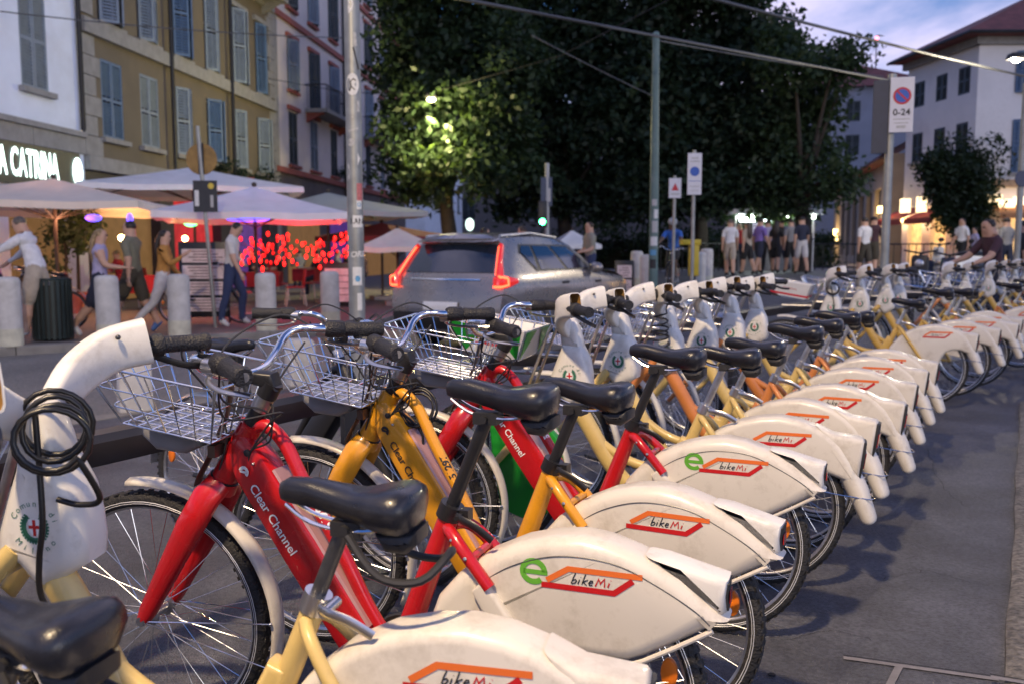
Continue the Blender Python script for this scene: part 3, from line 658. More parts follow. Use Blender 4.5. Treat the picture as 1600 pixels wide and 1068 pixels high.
eb = make_ebike(); cb_ = make_cbike()
E1, E2, E3 = eb, copy_tree(eb), copy_tree(eb)
pose(E1, .116, 1.907, 160.2, 6, AX, HEAD, 0.0, paint=RED); tag(E1, 'red e-bike nearest the camera, green letter e on its white rear skirt', 'bicycle', 'electric hire bicycles with wire baskets')
pose(E2, .357, 2.315, 153.2, 9, AX, HEAD, -.065, paint=AMB); tag(E2, 'golden yellow e-bike between the two red e-bikes', 'bicycle', 'electric hire bicycles with wire baskets')
pose(E3, .671, 2.918, 157.0, 7, AX, HEAD, -.03, paint=RED); tag(E3, 'red e-bike farther from the camera, between golden yellow bike and white-columned bikes', 'bicycle', 'electric hire bicycles with wire baskets')
drop(E2, lambda o: base(o.name) == 'logo_letter')
for o in walk(E2):
    if base(o.name) == 'lettering' and o.parent and base(o.parent.name) == 'frame': o.material_slots[0].link = 'OBJECT'; o.material_slots[0].material = KPR
for r_ in (E1, E3):
    for o in walk(r_):
        if base(o.name) == 'lettering' and o.parent and base(o.parent.name) == 'frame': o.material_slots[0].link = 'OBJECT'; o.material_slots[0].material = WPR
ROW = [('Z', -.49, 1.10, 165, 0, PALE, -.075, 'hire bicycle at the lower left corner, only its dark blurred saddle in view'),
 ('A', -.136, 1.461, 167.1, 6, PALE, .0, 'pale yellow hire bicycle in front of the red e-bike, white column at left edge'),
 ('E', .951, 3.354, 160.0, 2, PALE, .03, 'pale yellow hire bicycle with a green and white advert basket'),
 ('F', 1.166, 3.749, 151.5, 3, PALE, .02, 'pale yellow hire bicycle next behind the one with the green basket'),
 ('G', 1.461, 4.166, 152.9, 0, ORG, .05, 'orange hire bicycle with a black cable coiled on its white column'),
 ('H', 1.771, 4.739, 155.9, 2, PALE, .04, 'pale yellow hire bicycle right behind the orange one with the coil'),
 ('I', 2.064, 5.248, 157.5, -3, ORG, .04, 'orange hire bicycle second from the far end of the near group'),
 ('J', 2.317, 5.655, 155.3, 2, PALE, .02, 'pale yellow hire bicycle last of the near group before the gap'),
 ('K', 3.388, 7.235, 154.2, 0, GOLD, -.02, 'warm yellow hire bicycle with a white and red advert basket after the gap'),
 ('L', 3.799, 7.667, 153.6, 3, GOLD, .05, 'warm yellow hire bicycle second of the far group, beside the white-red basket bike'),
 ('M', 4.253, 8.20, 155.3, -2, GOLD, .03, 'warm yellow hire bicycle third of the far group after the gap'),
 ('N', 4.62, 8.78, 154.4, 2, GOLD, .0, 'warm yellow hire bicycle fourth of the far group after the gap'),
 ('O', 5.50, 9.60, 154, 4, ORG, .03, 'orange hire bicycle first after the second gap in the far row'),
 ('P', 6.02, 10.2, 153, 0, GOLD, .05, 'warm yellow hire bicycle second after the second gap in the far row'),
 ('Q', 6.75, 11.05, 152, 3, GOLD, .0, 'far hire bicycle third after the second gap, its rear cut by right edge'),
 ('R', 7.25, 11.65, 153, -3, PALE, .0, 'far hire bicycle fourth after the second gap near right edge'),
 ('S', 7.75, 12.25, 152, 2, GOLD, .0, 'far hire bicycle third from the end of the row at right edge'),
 ('T', 8.25, 12.85, 152, 0, PALE, .0, 'far hire bicycle second from the end of the row at right edge'),
 ('U', 8.75, 13.45, 152, 2, ORG, .0, 'farthest hire bicycle at the end of the row at right edge')]
BK = {}
for i, (k, x, y, yaw, stv, pt, seat, lb) in enumerate(ROW):
    r_ = cb_ if i == 0 else copy_tree(cb_); BK[k] = r_
    lift = .035 * sstep(6.5, 7.5, y) + gz(x, y) * .5 * sstep(9, 12, y)
    if i: pose(r_, x, y, yaw, stv, AX2, HEAD2, seat, paint=pt, z=lift)
    tag(r_, lb, 'bicycle', 'hire bicycles with white columns in the dock row')
pose(cb_, *ROW[0][1:4], 0, AX2, HEAD2, ROW[0][6], paint=PALE)
drop(cb_, lambda o: base(o.name) == 'vent')
for k in BK: drop(BK[k], lambda o: base(o.name) == 'vent')
for k in 'ZA':   # saddles with a grab hoop, darker post
    sd_ = [o for o in BK[k].children if base(o.name) == 'saddle'][0]; cx, zt = .150, .880
    MB().tube(bez([(cx - .02, .05, zt - .07), (cx - .08, .066, zt - .13), (cx - .150, .055, zt - .135), (cx - .185, .0, zt - .10), (cx - .150, -.055, zt - .135), (cx - .08, -.066, zt - .13), (cx - .02, -.05, zt - .07)], 5), .0075, 8).build('saddle_handle', BPL, sd_)
    for o in BK[k].children:
        if base(o.name) == 'seatpost': o.material_slots[0].link = 'OBJECT'; o.material_slots[0].material = DST
# advert baskets
def advert(rt, mw, txt, tcol, skirt):
    bk = [o for o in rt.children if base(o.name) == 'basket'][0]
    x0, x1, hw, zb, zt = .90, 1.25, .165, .835, .965
    def lev(t):
        bx0, bx1, bw = x0 + .05, x1 - .075, hw - .05
        return x0 + (bx0 - x0) * (1 - t), x1 + (bx1 - x1) * (1 - t), hw + (bw - hw) * (1 - t), zb + (zt - zb) * t
    ad_panels(bk, lev, mw)
    return bk
b1 = advert(BK['E'], WAD, None, None, True)
def side(tx, ty):   # on the left basket panel: tx rearwards from mid, ty up from mid
    t = .5 + ty / .19; w = .115 + .05 * t; x = 1.07 - tx; return (x, w + .0105, .835 + .13 * t + .16 * (x - .90))
def rearp(tx, ty):  # on the rear basket panel, tx towards +? (viewed from behind: right is -y)
    t = .5 + ty / .19; x = .95 - .05 * t; return (x - .0105, -tx, .835 + .13 * t + .16 * (x - .90))
MB().add([side(-.16, .09), side(.02, .09), side(-.10, -.09), side(-.10, -.0901)], [(0, 1, 2)]).add([side(.05, .09), side(.155, .09), side(.12, -.09), side(.10, -.05)], [(0, 1, 2, 3)]).build('basket_print', GREEN, b1, 0)
MB().add([rearp(-.165, .09), rearp(-.03, .09), rearp(-.125, -.09), rearp(-.13, -.09)], [(0, 1, 2)]).add([rearp(.04, .09), rearp(.165, .09), rearp(.13, -.09), rearp(.10, -.03)], [(0, 1, 2, 3)]).build('basket_print', GREEN, b1, 0)
text_mb('Crespri', .055, lambda x, y: side(x + .01, y - .01), shear=.15, offset=.001).build('basket_print', RADV, b1, 0)
fan = MB()
for i in range(7):
    a = R_(30 + 20 * i); fan.ribbon([(.01 + .016 * math.cos(a), .022 + .016 * math.sin(a)), (.01 + .05 * math.cos(a), .022 + .05 * math.sin(a))], .008, side)
fan.build('basket_print', GRL, b1, 0)
# green cover over the rear half of that bike's front wheel
fs_ = MB().slab([(1.11, .70), (1.0, .69), (.88, .62), (.80, .52), (.77, .40), (.80, .24), (.90, .15), (1.05, .20), (1.09, .42)], .040, .01, 3).build('front_skirt', GREEN, BK['E'], 50)
MB().add([(.82 + .0, .0412, .60 - .03), (.93, .0412, .655), (.90, .0412, .59)], [(0, 1, 2)]).build('skirt_print', WAD, fs_, 0)
MB().lathe([(.045, .0405), (.045, .0425)], (.845, 0, .30), 18, 'Y').build('skirt_print', mat('yellow flower print', (.75, .55, .05), .4, var=.3, scale=40), fs_)
MB().lathe([(.022, .0425), (.022, .0435)], (.845, 0, .30), 14, 'Y').build('skirt_print', GREEN, fs_)
b2 = advert(BK['K'], WAD, None, None, False)
MB().add([side(-.17, -.045), side(.15, -.045), side(.14, -.07), side(-.16, -.07)], [(0, 1, 2, 3)]).build('basket_print', RADV, b2, 0)
text_mb('ticino', .05, lambda x, y: side(x + .0, y + .02), offset=.0005).build('basket_print', mat('faint red print', (.6, .25, .25), .5, var=.05), b2, 0)
MB().add([rearp(-.15, -.045), rearp(.15, -.045), rearp(.14, -.07), rearp(-.14, -.07)], [(0, 1, 2, 3)]).build('basket_print', RADV, b2, 0)
# ---- dark town bikes on the far side of the rail --------------------------
OPP = [(-1.40, 3.98, -30, -2, BLK, 'dark town bicycle facing the dock row, seen through the golden bike basket')]
for (x, y, yaw, tl, pt, lb) in OPP:
    r_ = copy_tree(eb); pose(r_, x, y, yaw, 12, AX, HEAD, -.05, paint=pt, tilt=tl, z=-.05)
    r_.name = 'town_bicycle'; drop(r_, lambda o: base(o.name) in ('rear_skirt', 'basket', 'basket_bracket', 'lettering', 'battery_cover')); tag(r_, lb, 'bicycle', 'dark bicycles across the rail')
    recolour(r_, 'front_mudguard', STL); recolour(r_, 'reflective_stripe', DST)
    mg = MB(); ang = [R_(10 + 170 * i / 22) for i in range(23)]; vs_ = []
    for a in ang:
        for yy, dr in ((-.028, -.01), (0, .006), (.028, -.01)): vs_.append((( .362 + dr) * math.cos(a), yy, RW + (.362 + dr) * math.sin(a)))
    g_ = mg.add(vs_, [(i * 3 + k, i * 3 + k + 1, i * 3 + k + 4, i * 3 + k + 3) for i in range(22) for k in range(2)]).build('rear_mudguard', STL, r_, 60)
# ---- dock rail -------------------------------------------------------------
RAILM = mat('dark dock rail steel', (.045, .045, .05), .38, .5, var=.25, scale=6)
rail = thing('dock_rail', 'long dark steel dock rail running under the bicycle baskets', 'rail', (0, 0, 0))
line = [(-2.30, .50), (-1.75, 1.45), (-1.147, 2.50), (-.63, 3.42), (0.02, 4.50), (.62, 5.50), (1.15, 6.45), (1.9, 7.6), (2.6, 8.55), (3.3, 9.6), (4.2, 10.6), (5.2, 11.6), (6.4, 12.9), (7.6, 14.2)]
bm_ = MB(); vs_ = []
for i, (x, y) in enumerate(line):
    a = Vector(line[max(0, i - 1)]); b = Vector(line[min(len(line) - 1, i + 1)]); t = (b - a).normalized(); n2 = Vector((-t.y, t.x))
    for dx, z in ((-.045, .690), (-.05, .70), (-.05, .755), (-.035, .775), (.035, .775), (.05, .755), (.05, .70), (.045, .690)): vs_.append((x + n2.x * dx, y + n2.y * dx, z))
bm_.add(vs_, [(i * 8 + k, i * 8 + (k + 1) % 8, i * 8 + 8 + (k + 1) % 8, i * 8 + 8 + k) for i in range(len(line) - 1) for k in range(8)]).build('beam', RAILM, rail, 30)
for i in range(1, len(line), 2):
    x, y = line[i]; MB().box((x, y, .345), (.06, .06, .69), .5).box((x, y, .01), (.30, .14, .02), .5).build('rail_post', RAILM, rail)
CBLM = mat('black cable sheath', (.007, .007, .008), .35, var=.1)
# ---- cables --------------------------------------------------------------------
def to_world(rt, p): return Matrix.Translation(rt.location) @ Matrix.Rotation(rt.rotation_euler.z, 4, 'Z') @ Vector(p)
def coil(rt, c, r, turns, pitch, axis, tail, label, thick=.0048, squash=1):
    pts = []
    ax = Vector(axis).normalized(); e1 = ax.orthogonal().normalized(); e2 = ax.cross(e1); rr = random.Random(int(c[0] * 1000))
    N = int(turns * 18)
    for i in range(N):
        a = 2 * math.pi * i / 18; q = r * (1 + .07 * math.sin(a * .37) + .04 * math.sin(a * 2.3)); pts.append(Vector(c) + e1 * q * math.cos(a) + e2 * q * squash * math.sin(a) + ax * (pitch * i / 18) + Vector((0, 0, .012 * math.sin(a * .21))))
    pts = bez(tail[0] + [tuple(pts[0])], 6)[:-1] + pts + bez([tuple(pts[-1])] + tail[1], 6)[1:]
    o = MB().tube([to_world(rt, p) for p in pts], thick, 7).build('cable_lock', CBLM, None, 60); return tag(o, label, 'cable', 'black lock cables')
A_ = BK['A']
coil(A_, (.722, .0, .958), .056, 4.6, .030, (-.55, .80, .05), ([(.74, -.05, 1.0), (.73, -.06, .98)], [(.60, .05, .845), (.64, .05, .83), (.68, .06, .84)]), 'black lock cable coiled on the nearest white column at left', .0056)
o = MB().tube([to_world(A_, p) for p in bez([(.708, .070, 1.0), (.704, .071, .9), (.70, .075, .80), (.712, .074, .73), (.715, .07, .66), (.69, .05, .60)], 8)], .0056, 7).build('cable_lock', CBLM, None, 60); tag(o, 'black cable hanging straight down over the crest on the nearest white column', 'cable', 'black lock cables')
coil(BK['G'], (.76, .085, .80), .038, 5.4, .032, (0, .12, 1), ([(.78, .05, .76), (.79, .07, .77)], [(.74, .07, 1.0), (.73, .06, 1.03)]), 'black spiral cable standing on the orange bike column', .0045)
coil(E2, (.73, -.03, .80), .055, 3.2, .012, (-.2, .9, .3), ([(.80, .03, .95), (.78, .03, .86)], [(.70, .0, .73), (.72, .03, .62)]), 'black cable looped below the golden e-bike handlebar', .004)
coil(BK['K'], (.74, .05, .93), .05, 3, .012, (-.2, .9, .3), ([(.78, .05, 1.0), (.77, .06, .97)], [(.72, .06, .80), (.73, .07, .72)]), 'black cable looped on the column above the white-red basket bike', .0045)
# ------------------------------------------------------------------ ground
ASPH = mat('dark plaza asphalt', (.080, .084, .10), .6, var=.38, scale=2.6, bump=.9, bscale=150, dirt=(.05, .05, .056, .75), dscale=1.6, grain=.32, gscale=75)
ROADM = mat('grey road asphalt', (.185, .175, .155), .75, var=.22, scale=.7, bump=.4, bscale=90, dirt=(.25, .235, .20, .5), dscale=.5, grain=.3, gscale=40)
PAVE = mat('grey granite kerb', (.24, .225, .20), .7, var=.2, scale=5, bump=.3, bscale=60, dirt=(.13, .12, .11, .5), dscale=2)
SIDEW = mat('sidewalk asphalt', (.14, .13, .125), .75, var=.2, scale=1.5, bump=.3, bscale=90, dirt=(.2, .18, .16, .4), dscale=.8)
STRIP = mat('rough granite paving', (.13, .122, .108), .7, var=.3, scale=9, bump=1.0, bscale=45, dirt=(.2, .18, .15, .5), dscale=4, grain=.5, gscale=50)
JOINT = mat('pale joint stone', (.19, .18, .185), .6, var=.2, scale=20)
g = MB(); N = 60; xs = [-400, -150, -60] + [-40 + 2 * i for i in range(45)] + [80, 160, 400]; ys = [-60, -20] + [-10 + 2 * i for i in range(50)] + [110, 160, 300, 900]
vs_ = [(x, y, gz(x, y) - .12) for y in ys for x in xs]; nx = len(xs)
g.add(vs_, [(j * nx + i, j * nx + i + 1, (j + 1) * nx + i + 1, (j + 1) * nx + i) for j in range(len(ys) - 1) for i in range(nx - 1)])
struct(g.build('road', ROADM, None, 60))
edge = [(-9, -9), (-7.2, 0), (-6, 2), (-4.3, 5.3), (-3.0, 7.3), (-1.75, 9.2), (.6, 12.2), (2.1, 16), (3.0, 21), (3.2, 26), (2.6, 34), (0, 60), (-2, 95)]
def ex(y, E=edge):
    for (x0, y0), (x1, y1) in zip(E, E[1:]):
        if y0 <= y <= y1: return x0 + (x1 - x0) * (y - y0) / (y1 - y0)
    return E[-1][0]
p = MB(); rows = [-9 + .5 * i for i in range(70)] + [26 + 2 * i for i in range(35)]; vs_ = []; K = 24
for y in rows:
    x0 = ex(y) + .18
    for k in range(K): x = x0 + (60 - x0) * (k / (K - 1)) ** 2; vs_.append((x, y, gz(x, y)))
p.add(vs_, [(j * K + k, j * K + k + 1, (j + 1) * K + k + 1, (j + 1) * K + k) for j in range(len(rows) - 1) for k in range(K - 1)])
plaza = struct(p.build('plaza_ground', ASPH, None, 60))
def kerb_line(name, pts, w, h, m, zf, piece=1.0, inner=1):
    """kerb stones laid piece by piece along a line"""
    root = bpy.data.objects.new(name, None); C.objects.link(root); struct(root)
    segs = []; 
    for (a, b) in zip(pts, pts[1:]):
        a, b = Vector(a), Vector(b); L = (b - a).length; n = max(1, round(L / piece))
        for i in range(n): segs.append((a + (b - a) * (i / n), a + (b - a) * ((i + 1) / n)))
    for i, (a, b) in enumerate(segs):
        t = (b - a).normalized(); nn = Vector((t.y, -t.x)) * inner; g_ = t * .006; m_ = MB(); q = .015; vs2 = []
        a2, b2 = a + g_, b - g_
        for P in (a2, b2):
            z = zf(P.x, P.y) + random.uniform(-.002, .003)
            for d, dz in ((0, -.16), (0, h - q), (q, h), (w, h), (w, -.16)): vs2.append((P.x + nn.x * d, P.y + nn.y * d, z + dz))
        m_.add(vs2, [(k, (k + 1) % 5, 5 + (k + 1) % 5, 5 + k) for k in range(5)] + [(0, 1, 2, 3, 4), (5, 6, 7, 8, 9)])
        m_.build('kerb_stone', m, root, 30)
kerb_line('plaza_kerb', [e for e in edge if -1 < e[1] < 40], .2, .006, PAVE, gz, 1.3)
# left pavement
led = [(-30, -6), (-16, 3.5), (-10, 9.4), (-6.75, 12.05), (-5.75, 12.75), (-5.0, 13.5), (-3.9, 14.3), (-3.0, 15.2), (-2.5, 16.6), (-2.3, 19), (-2.2, 26), (-1.6, 40), (-.5, 60)]
def lx(y): return ex(y, led)
p = MB(); vs_ = []; rows = [-5 + .5 * i for i in range(60)] + [25 + 2 * i for i in range(18)]
for y in rows:
    x1 = lx(y) - .18
    for k in range(8): vs_.append((x1 - 40 * (k / 7) ** 2, y, 0))
p.add(vs_, [(j * 8 + k, j * 8 + k + 1, j * 8 + 9 + k, j * 8 + 8 + k) for j in range(len(rows) - 1) for k in range(7)])
struct(p.build('pavement', SIDEW, None, 0))
kerb_line('pavement_kerb', [e for e in led if 3 < e[1] < 45], .22, .006, PAVE, lambda x, y: 0, 1.2, inner=-1)
# granite strip on the right
sl0, sl1 = Vector((-.55, -.95)), Vector((4.3, 7.45)); t_ = (sl1 - sl0).normalized(); n_ = Vector((t_.y, -t_.x))
st = MB(); vs_ = []; NS = 60
for i in range(NS + 1):
    P = sl0 + (sl1 - sl0) * (i / NS); wob = .003 * math.sin(i * 1.3) + .004 * math.sin(i * .41)
    for d, z in ((0, -.02), (.004, .020), (.022, .028), (.06, .030), (.5, .030), (4.0, .030)): Q = P + n_ * (d + (wob if d < .1 else 0)); vs_.append((Q.x, Q.y, z))
st.add(vs_, [(i * 6 + k, i * 6 + k + 1, i * 6 + 7 + k, i * 6 + 6 + k) for i in range(NS) for k in range(5)])
struct(st.build('granite_strip', STRIP, None, 40))
def gstrip(name, a, b, w, z, m):
    a, b = Vector(a[:2]), Vector(b[:2]); t = (b - a).normalized(); n = Vector((-t.y, t.x)) * w / 2
    o = MB().add([(*(a + n), z), (*(b + n), z), (*(b - n), z), (*(a - n), z)], [(0, 1, 2, 3)]).build(name, m, None, 0); return struct(o)
j0, j1 = gnd(1318, 1028), gnd(1560, 1062); gstrip('ground_joint', j0, j1, .022, .004, JOINT); 
dd = (j1 - j0).normalized(); off = Vector((-dd.y, dd.x, 0)) * .016; gstrip('ground_joint', j0 + off, j1 + off, .006, .005, mat('black tar joint', (.012, .012, .013), .8))
gstrip('ground_joint', gnd(1405, 1042), gnd(1378, 1095), .022, .0045, JOINT)
q0, q1 = gnd(1548, 1058, .03), gnd(1640, 1074, .03); gstrip('ground_joint', q0, q1, .02, .034, JOINT); gstrip('ground_joint', q0 + off, q1 + off, .006, .035, MATS['black tar joint'])
def disc(name, u, v, r, m, z=.004):
    c = gnd(u, v); MB().lathe([(r, 0), (r * .9, .002)], (c.x, c.y, z), 14).build(name, m, plaza)
def crack(pts, w, z=.0035):
    P = [gnd(*q) for q in pts]; rr = random.Random(len(pts) * 7 + int(pts[0][0])); Q = []
    for a, b in zip(P, P[1:]):
        for k in range(8): q = a + (b - a) * (k / 8); Q.append((q.x + rr.uniform(-.012, .012), q.y + rr.uniform(-.012, .012)))
    o = MB().ribbon(Q, w, lambda x, y: (x, y, z)).build('ground_crack', MATS['black tar joint'], plaza, 0)
crack([(1300, 880), (1380, 905), (1450, 890), (1530, 915)], .002); crack([(1450, 700), (1470, 760), (1520, 800)], .002); crack([(1225, 1000), (1300, 985), (1370, 1000)], .002)
disc('ground_stain', 1206, 1055, .012, MATS['black tar joint'])

# ------------------------------------------------------------------ bollards, poles, bin
STONE = mat('pale concrete', (.54, .525, .50), .75, var=.12, scale=6, bump=.3, bscale=50, dirt=(.34, .32, .28, .6), dscale=5)
def bollard(x, y, z, h, r, label, group):
    prof = [(r, 0), (r, h - .10), (r * .97, h - .05), (r * .86, h - .018), (r * .6, h - .003), (0.02, h)]
    o = MB().lathe(prof, n=28).build('bollard', STONE, None, 50); o.location = (x, y, z); o.rotation_euler = (random.uniform(-.012, .012), random.uniform(-.012, .012), random.random()); MB().lathe([(r + .002, .002), (r + .003, .22), (r + .001, .235)], n=28, cap=False).build('base_band', mat('pale yellowish band', (.56, .54, .42), .75, var=.15, scale=8), o, 50); return tag(o, label, 'bollard', group)  # base_band: paler, yellowish sleeve round the foot
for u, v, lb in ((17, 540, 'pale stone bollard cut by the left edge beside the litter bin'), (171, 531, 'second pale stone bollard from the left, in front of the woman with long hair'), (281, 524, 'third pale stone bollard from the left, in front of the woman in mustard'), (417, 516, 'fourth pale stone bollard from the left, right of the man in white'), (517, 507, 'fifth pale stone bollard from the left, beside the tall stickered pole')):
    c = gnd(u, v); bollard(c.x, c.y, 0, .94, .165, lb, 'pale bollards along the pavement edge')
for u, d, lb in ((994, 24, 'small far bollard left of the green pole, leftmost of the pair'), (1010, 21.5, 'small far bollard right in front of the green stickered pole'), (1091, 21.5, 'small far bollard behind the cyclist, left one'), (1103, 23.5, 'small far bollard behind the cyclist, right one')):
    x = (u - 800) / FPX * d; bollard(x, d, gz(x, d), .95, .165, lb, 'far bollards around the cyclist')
for u, v, lb in ((212, 640, 'low granite post behind the nearest wire basket'), (470, 600, 'low granite post seen through the golden bike basket')):
    c = gnd(u, v); o = MB().slab([(-.13, 0), (.13, 0), (.12, .40), (.09, .44), (-.09, .44), (-.12, .40)], .13, .02, 2).build('stone_post', STONE, None, 40); o.location = c; o.rotation_euler = (0, 0, .5); tag(o, lb, 'post', 'low granite posts at the plaza edge')
GALV = mat('galvanised pole steel', (.30, .31, .30), .5, .55, var=.2, scale=5, dirt=(.16, .15, .13, .45), dscale=3)
GRNP = mat('grey green pole paint', (.10, .17, .16), .5, var=.15, scale=4, dirt=(.2, .2, .19, .4), dscale=4)
# tall stickered pole
px, py = (558 - 800) / FPX * 8.4, 8.4
pole = thing('street_pole', 'tall grey steel pole plastered with stickers beside the car', 'pole', (px, py, 0))
MB().tube([(0, 0, 0), (-.004, 0, 2.2), (-.006, 0, 7.5)], [.078, .074, .066], 24).tube([(0, 0, 0), (0, 0, .05)], .12, 20).build('shaft', GALV, pole)
def sticker(parent, z, az, w, h, m, R, shape='rect', rot=0, txt=None, tm=None):
    """sticker wrapped on a vertical shaft; az measured from the side facing the camera"""
    b = MB(); n = 6; k = -math.pi / 2 + az
    if shape == 'round':
        pts = [(w / 2 * math.cos(2 * math.pi * i / 20), h / 2 * math.sin(2 * math.pi * i / 20)) for i in range(20)]; rows = None
        cvs = [(0, 0)] + pts; fs = [(0, 1 + i, 1 + (i + 1) % 20) for i in range(20)]
    elif shape == 'tri': cvs = [(-w / 2, -h / 2), (w / 2, h * .05), (-w / 2, h / 2)]; fs = [(0, 1, 2)]
    else:
        cvs = [(-w / 2 + w * i / n, s * h / 2) for s in (-1, 1) for i in range(n + 1)]; fs = [(i, i + 1, n + 2 + i, n + 1 + i) for i in range(n)]
    def W(x, y):
        x2, y2 = x * math.cos(rot) - y * math.sin(rot), x * math.sin(rot) + y * math.cos(rot); a = k + x2 / R
        return (R * math.cos(a), R * math.sin(a), z + y2)
    b.add([W(*c) for c in cvs], fs); o = b.build('sticker', m, parent, 60)
    if txt:
        R0 = R; R = R + .0006
        text_mb(txt, h * .62, W, offset=.002).build('sticker_print', tm, o, 0)
    return o
STW = mat('white sticker paper', (.66, .66, .64), .6, var=.08, scale=30); STB = mat('blue sticker', (.10, .30, .50), .5, var=.2, scale=40); STR = mat('red faded sticker', (.45, .14, .14), .6, var=.3, scale=60); STK = mat('black sticker ink', (.025, .025, .027), .6, var=.2); STG = mat('grey worn sticker', (.42, .42, .41), .6, var=.25, scale=50)
def zy(y, d=8.3): return CAM_H - (math.tan(math.atan((y - 534) / FPX) + PITCH)) * d
RP = .0765
s1 = sticker(pole, zy(131), .05, .125, .20, STW, RP, 'round')
MB().tube([(RP * math.cos(-math.pi / 2 + .05 + a / RP) * 1.01, RP * math.sin(-math.pi / 2 + .05 + a / RP) * 1.01, zy(131) + b) for a, b in ((-.03, -.06), (-.01, -.02), (-.02, .02), (.01, .05), (.03, .035))], .006, 5).tube([(RP * math.cos(-math.pi / 2 + .05 + a / RP) * 1.01, RP * math.sin(-math.pi / 2 + .05 + a / RP) * 1.01, zy(131) + b) for a, b in ((-.01, -.02), (.02, -.05))], .005, 5).build('sticker_print', STK, s1)
sticker(pole, zy(184), -.5, .08, .18, STW, RP, 'tri'); sticker(pole, zy(202), .1, .10, .02, STG, RP, 'rect', .3); sticker(pole, zy(222), -.25, .07, .07, STG, RP, 'round'); sticker(pole, zy(5), -.3, .09, .16, STW, RP - .003, 'round'); sticker(pole, zy(268), -.85, .05, .16, STW, RP, 'round')
sticker(pole, zy(300), .75, .06, .16, STR, RP); sticker(pole, zy(320), .62, .05, .08, STW, RP, 'rect', 0, 'O', STB); sticker(pole, zy(346), .45, .10, .11, STW, RP, 'rect', 0, 'LANI', STK)
tx_ = text_mb('ZORE', .075, lambda x, y: (RP * 1.012 * math.cos(-math.pi / 2 + .1 + (x + y * .2) / RP), RP * 1.012 * math.sin(-math.pi / 2 + .1 + (x + y * .2) / RP), zy(398) + y + x * .05), offset=.002); tx_.build('graffiti', STW, pole, 0)
sticker(pole, zy(432), .25, .09, .17, STW, RP + .0005); sticker(pole, zy(436), .3, .05, .06, STB, RP + .0015, 'round'); sticker(pole, zy(472), .5, .045, .16, STW, RP, 'rect'); sticker(pole, zy(90), .55, .015, .2, STK, RP, 'rect', .25); sticker(pole, zy(60), .45, .03, .12, STG, RP, 'rect', .1)
sticker(pole, zy(165), .72, .03, .1, STG, RP, 'rect'); sticker(pole, zy(248), .7, .03, .12, STW, RP, 'tri')
# sign pole with round plate and small dark sign (left)
c = gnd(337, 512); lp = thing('sign_pole', 'leaning thin grey pole with a round sign seen from behind and a small dark sign', 'sign', c)
Lean = Vector((-.19, .0, 3.35)); MB().tube([(0, 0, 0), tuple(Lean)], .034, 14).build('shaft', GALV, lp)
pl = Lean * .84; MB().lathe([(.255, -.012), (.262, 0), (.255, .012)], (pl.x, pl.y + .05, pl.z), 30, 'Y').build('round_plate', mat('ochre sign back', (.28, .17, .05), .5, .2, var=.3, scale=6), lp, label='ochre back of a round traffic sign')
MB().box((pl.x, pl.y + .03, pl.z), (.09, .03, .52)).build('plate_bracket', BLK, lp)
p2 = Lean * .655; m_ = MB().box((p2.x + .04, p2.y - .045, p2.z), (.40, .012, .52)).build('small_sign', mat('dark sign plate', (.03, .032, .036), .5, var=.2), lp)
MB().box((p2.x - .10, p2.y - .0525, p2.z - .03), (.07, .003, .26)).build('sign_print', STW, m_); MB().lathe([(.05, -.002), (.05, .002)], (p2.x + .14, p2.y - .0525, p2.z + .17), 16, 'Y').build('sign_print', mat('yellow sign print', (.6, .45, .06), .5), m_); MB().box((p2.x + .15, p2.y - .0525, p2.z - .08), (.05, .003, .2)).build('sign_print', STG, m_)
# slatted bin
c = gnd(84, 531); bn = thing('litter_bin', 'dark slatted metal litter bin on the pavement', 'bin', c)
MB().lathe([(.24, .03), (.245, .80), (.225, .80), (.22, .06)], n=24).build('liner', mat('dark liner', (.02, .022, .022), .6), bn)
BINM = mat('dark green bin steel', (.02, .032, .03), .45, .3, var=.2)
sm_ = MB().slab([(-.022, .02), (.022, .02), (.024, .84), (.040, .90), (-.040, .90), (-.024, .84)], .006, .003, 1).mesh('slat', BINM)
for i in range(24):
    a = 2 * math.pi * i / 24; obj('slat', sm_, bn, Matrix.Translation((.268 * math.cos(a), .268 * math.sin(a), 0)) @ Matrix.Rotation(a - math.pi / 2, 4, 'Z'))
MB().ring((0, 0, .885), .272, .014, 28, 8, 'Z').build('rim', BINM, bn); MB().ring((0, 0, .05), .262, .014, 28, 8, 'Z').build('rim', BINM, bn)
# green tram-wire pole
d = 20.; x = (1020 - 800) / FPX * d; gp = thing('wire_pole', 'tall grey green pole carrying the overhead wires, stickers round its foot', 'pole', (x, d, gz(x, d)))
zt = at(1020, 55, d).z - gz(x, d); MB().tube([(0, 0, 0), (0, 0, 2), (-.02, 0, zt)], [.105, .10, .075], 20).tube([(0, 0, 0), (0, 0, .25)], .14, 18).sph((-.02, 0, zt), .08, 12, 6).build('shaft', GRNP, gp)
for i, (zz, mm, w_, h_) in enumerate(((1.05, STB, .15, .12), (1.3, STW, .16, .2), (1.62, STG, .14, .26), (1.9, STW, .1, .2), (.8, STK, .15, .2), (2.15, STG, .12, .14))): sticker(gp, zz, -.3 + .2 * (i % 4), w_, h_, mm, .106)
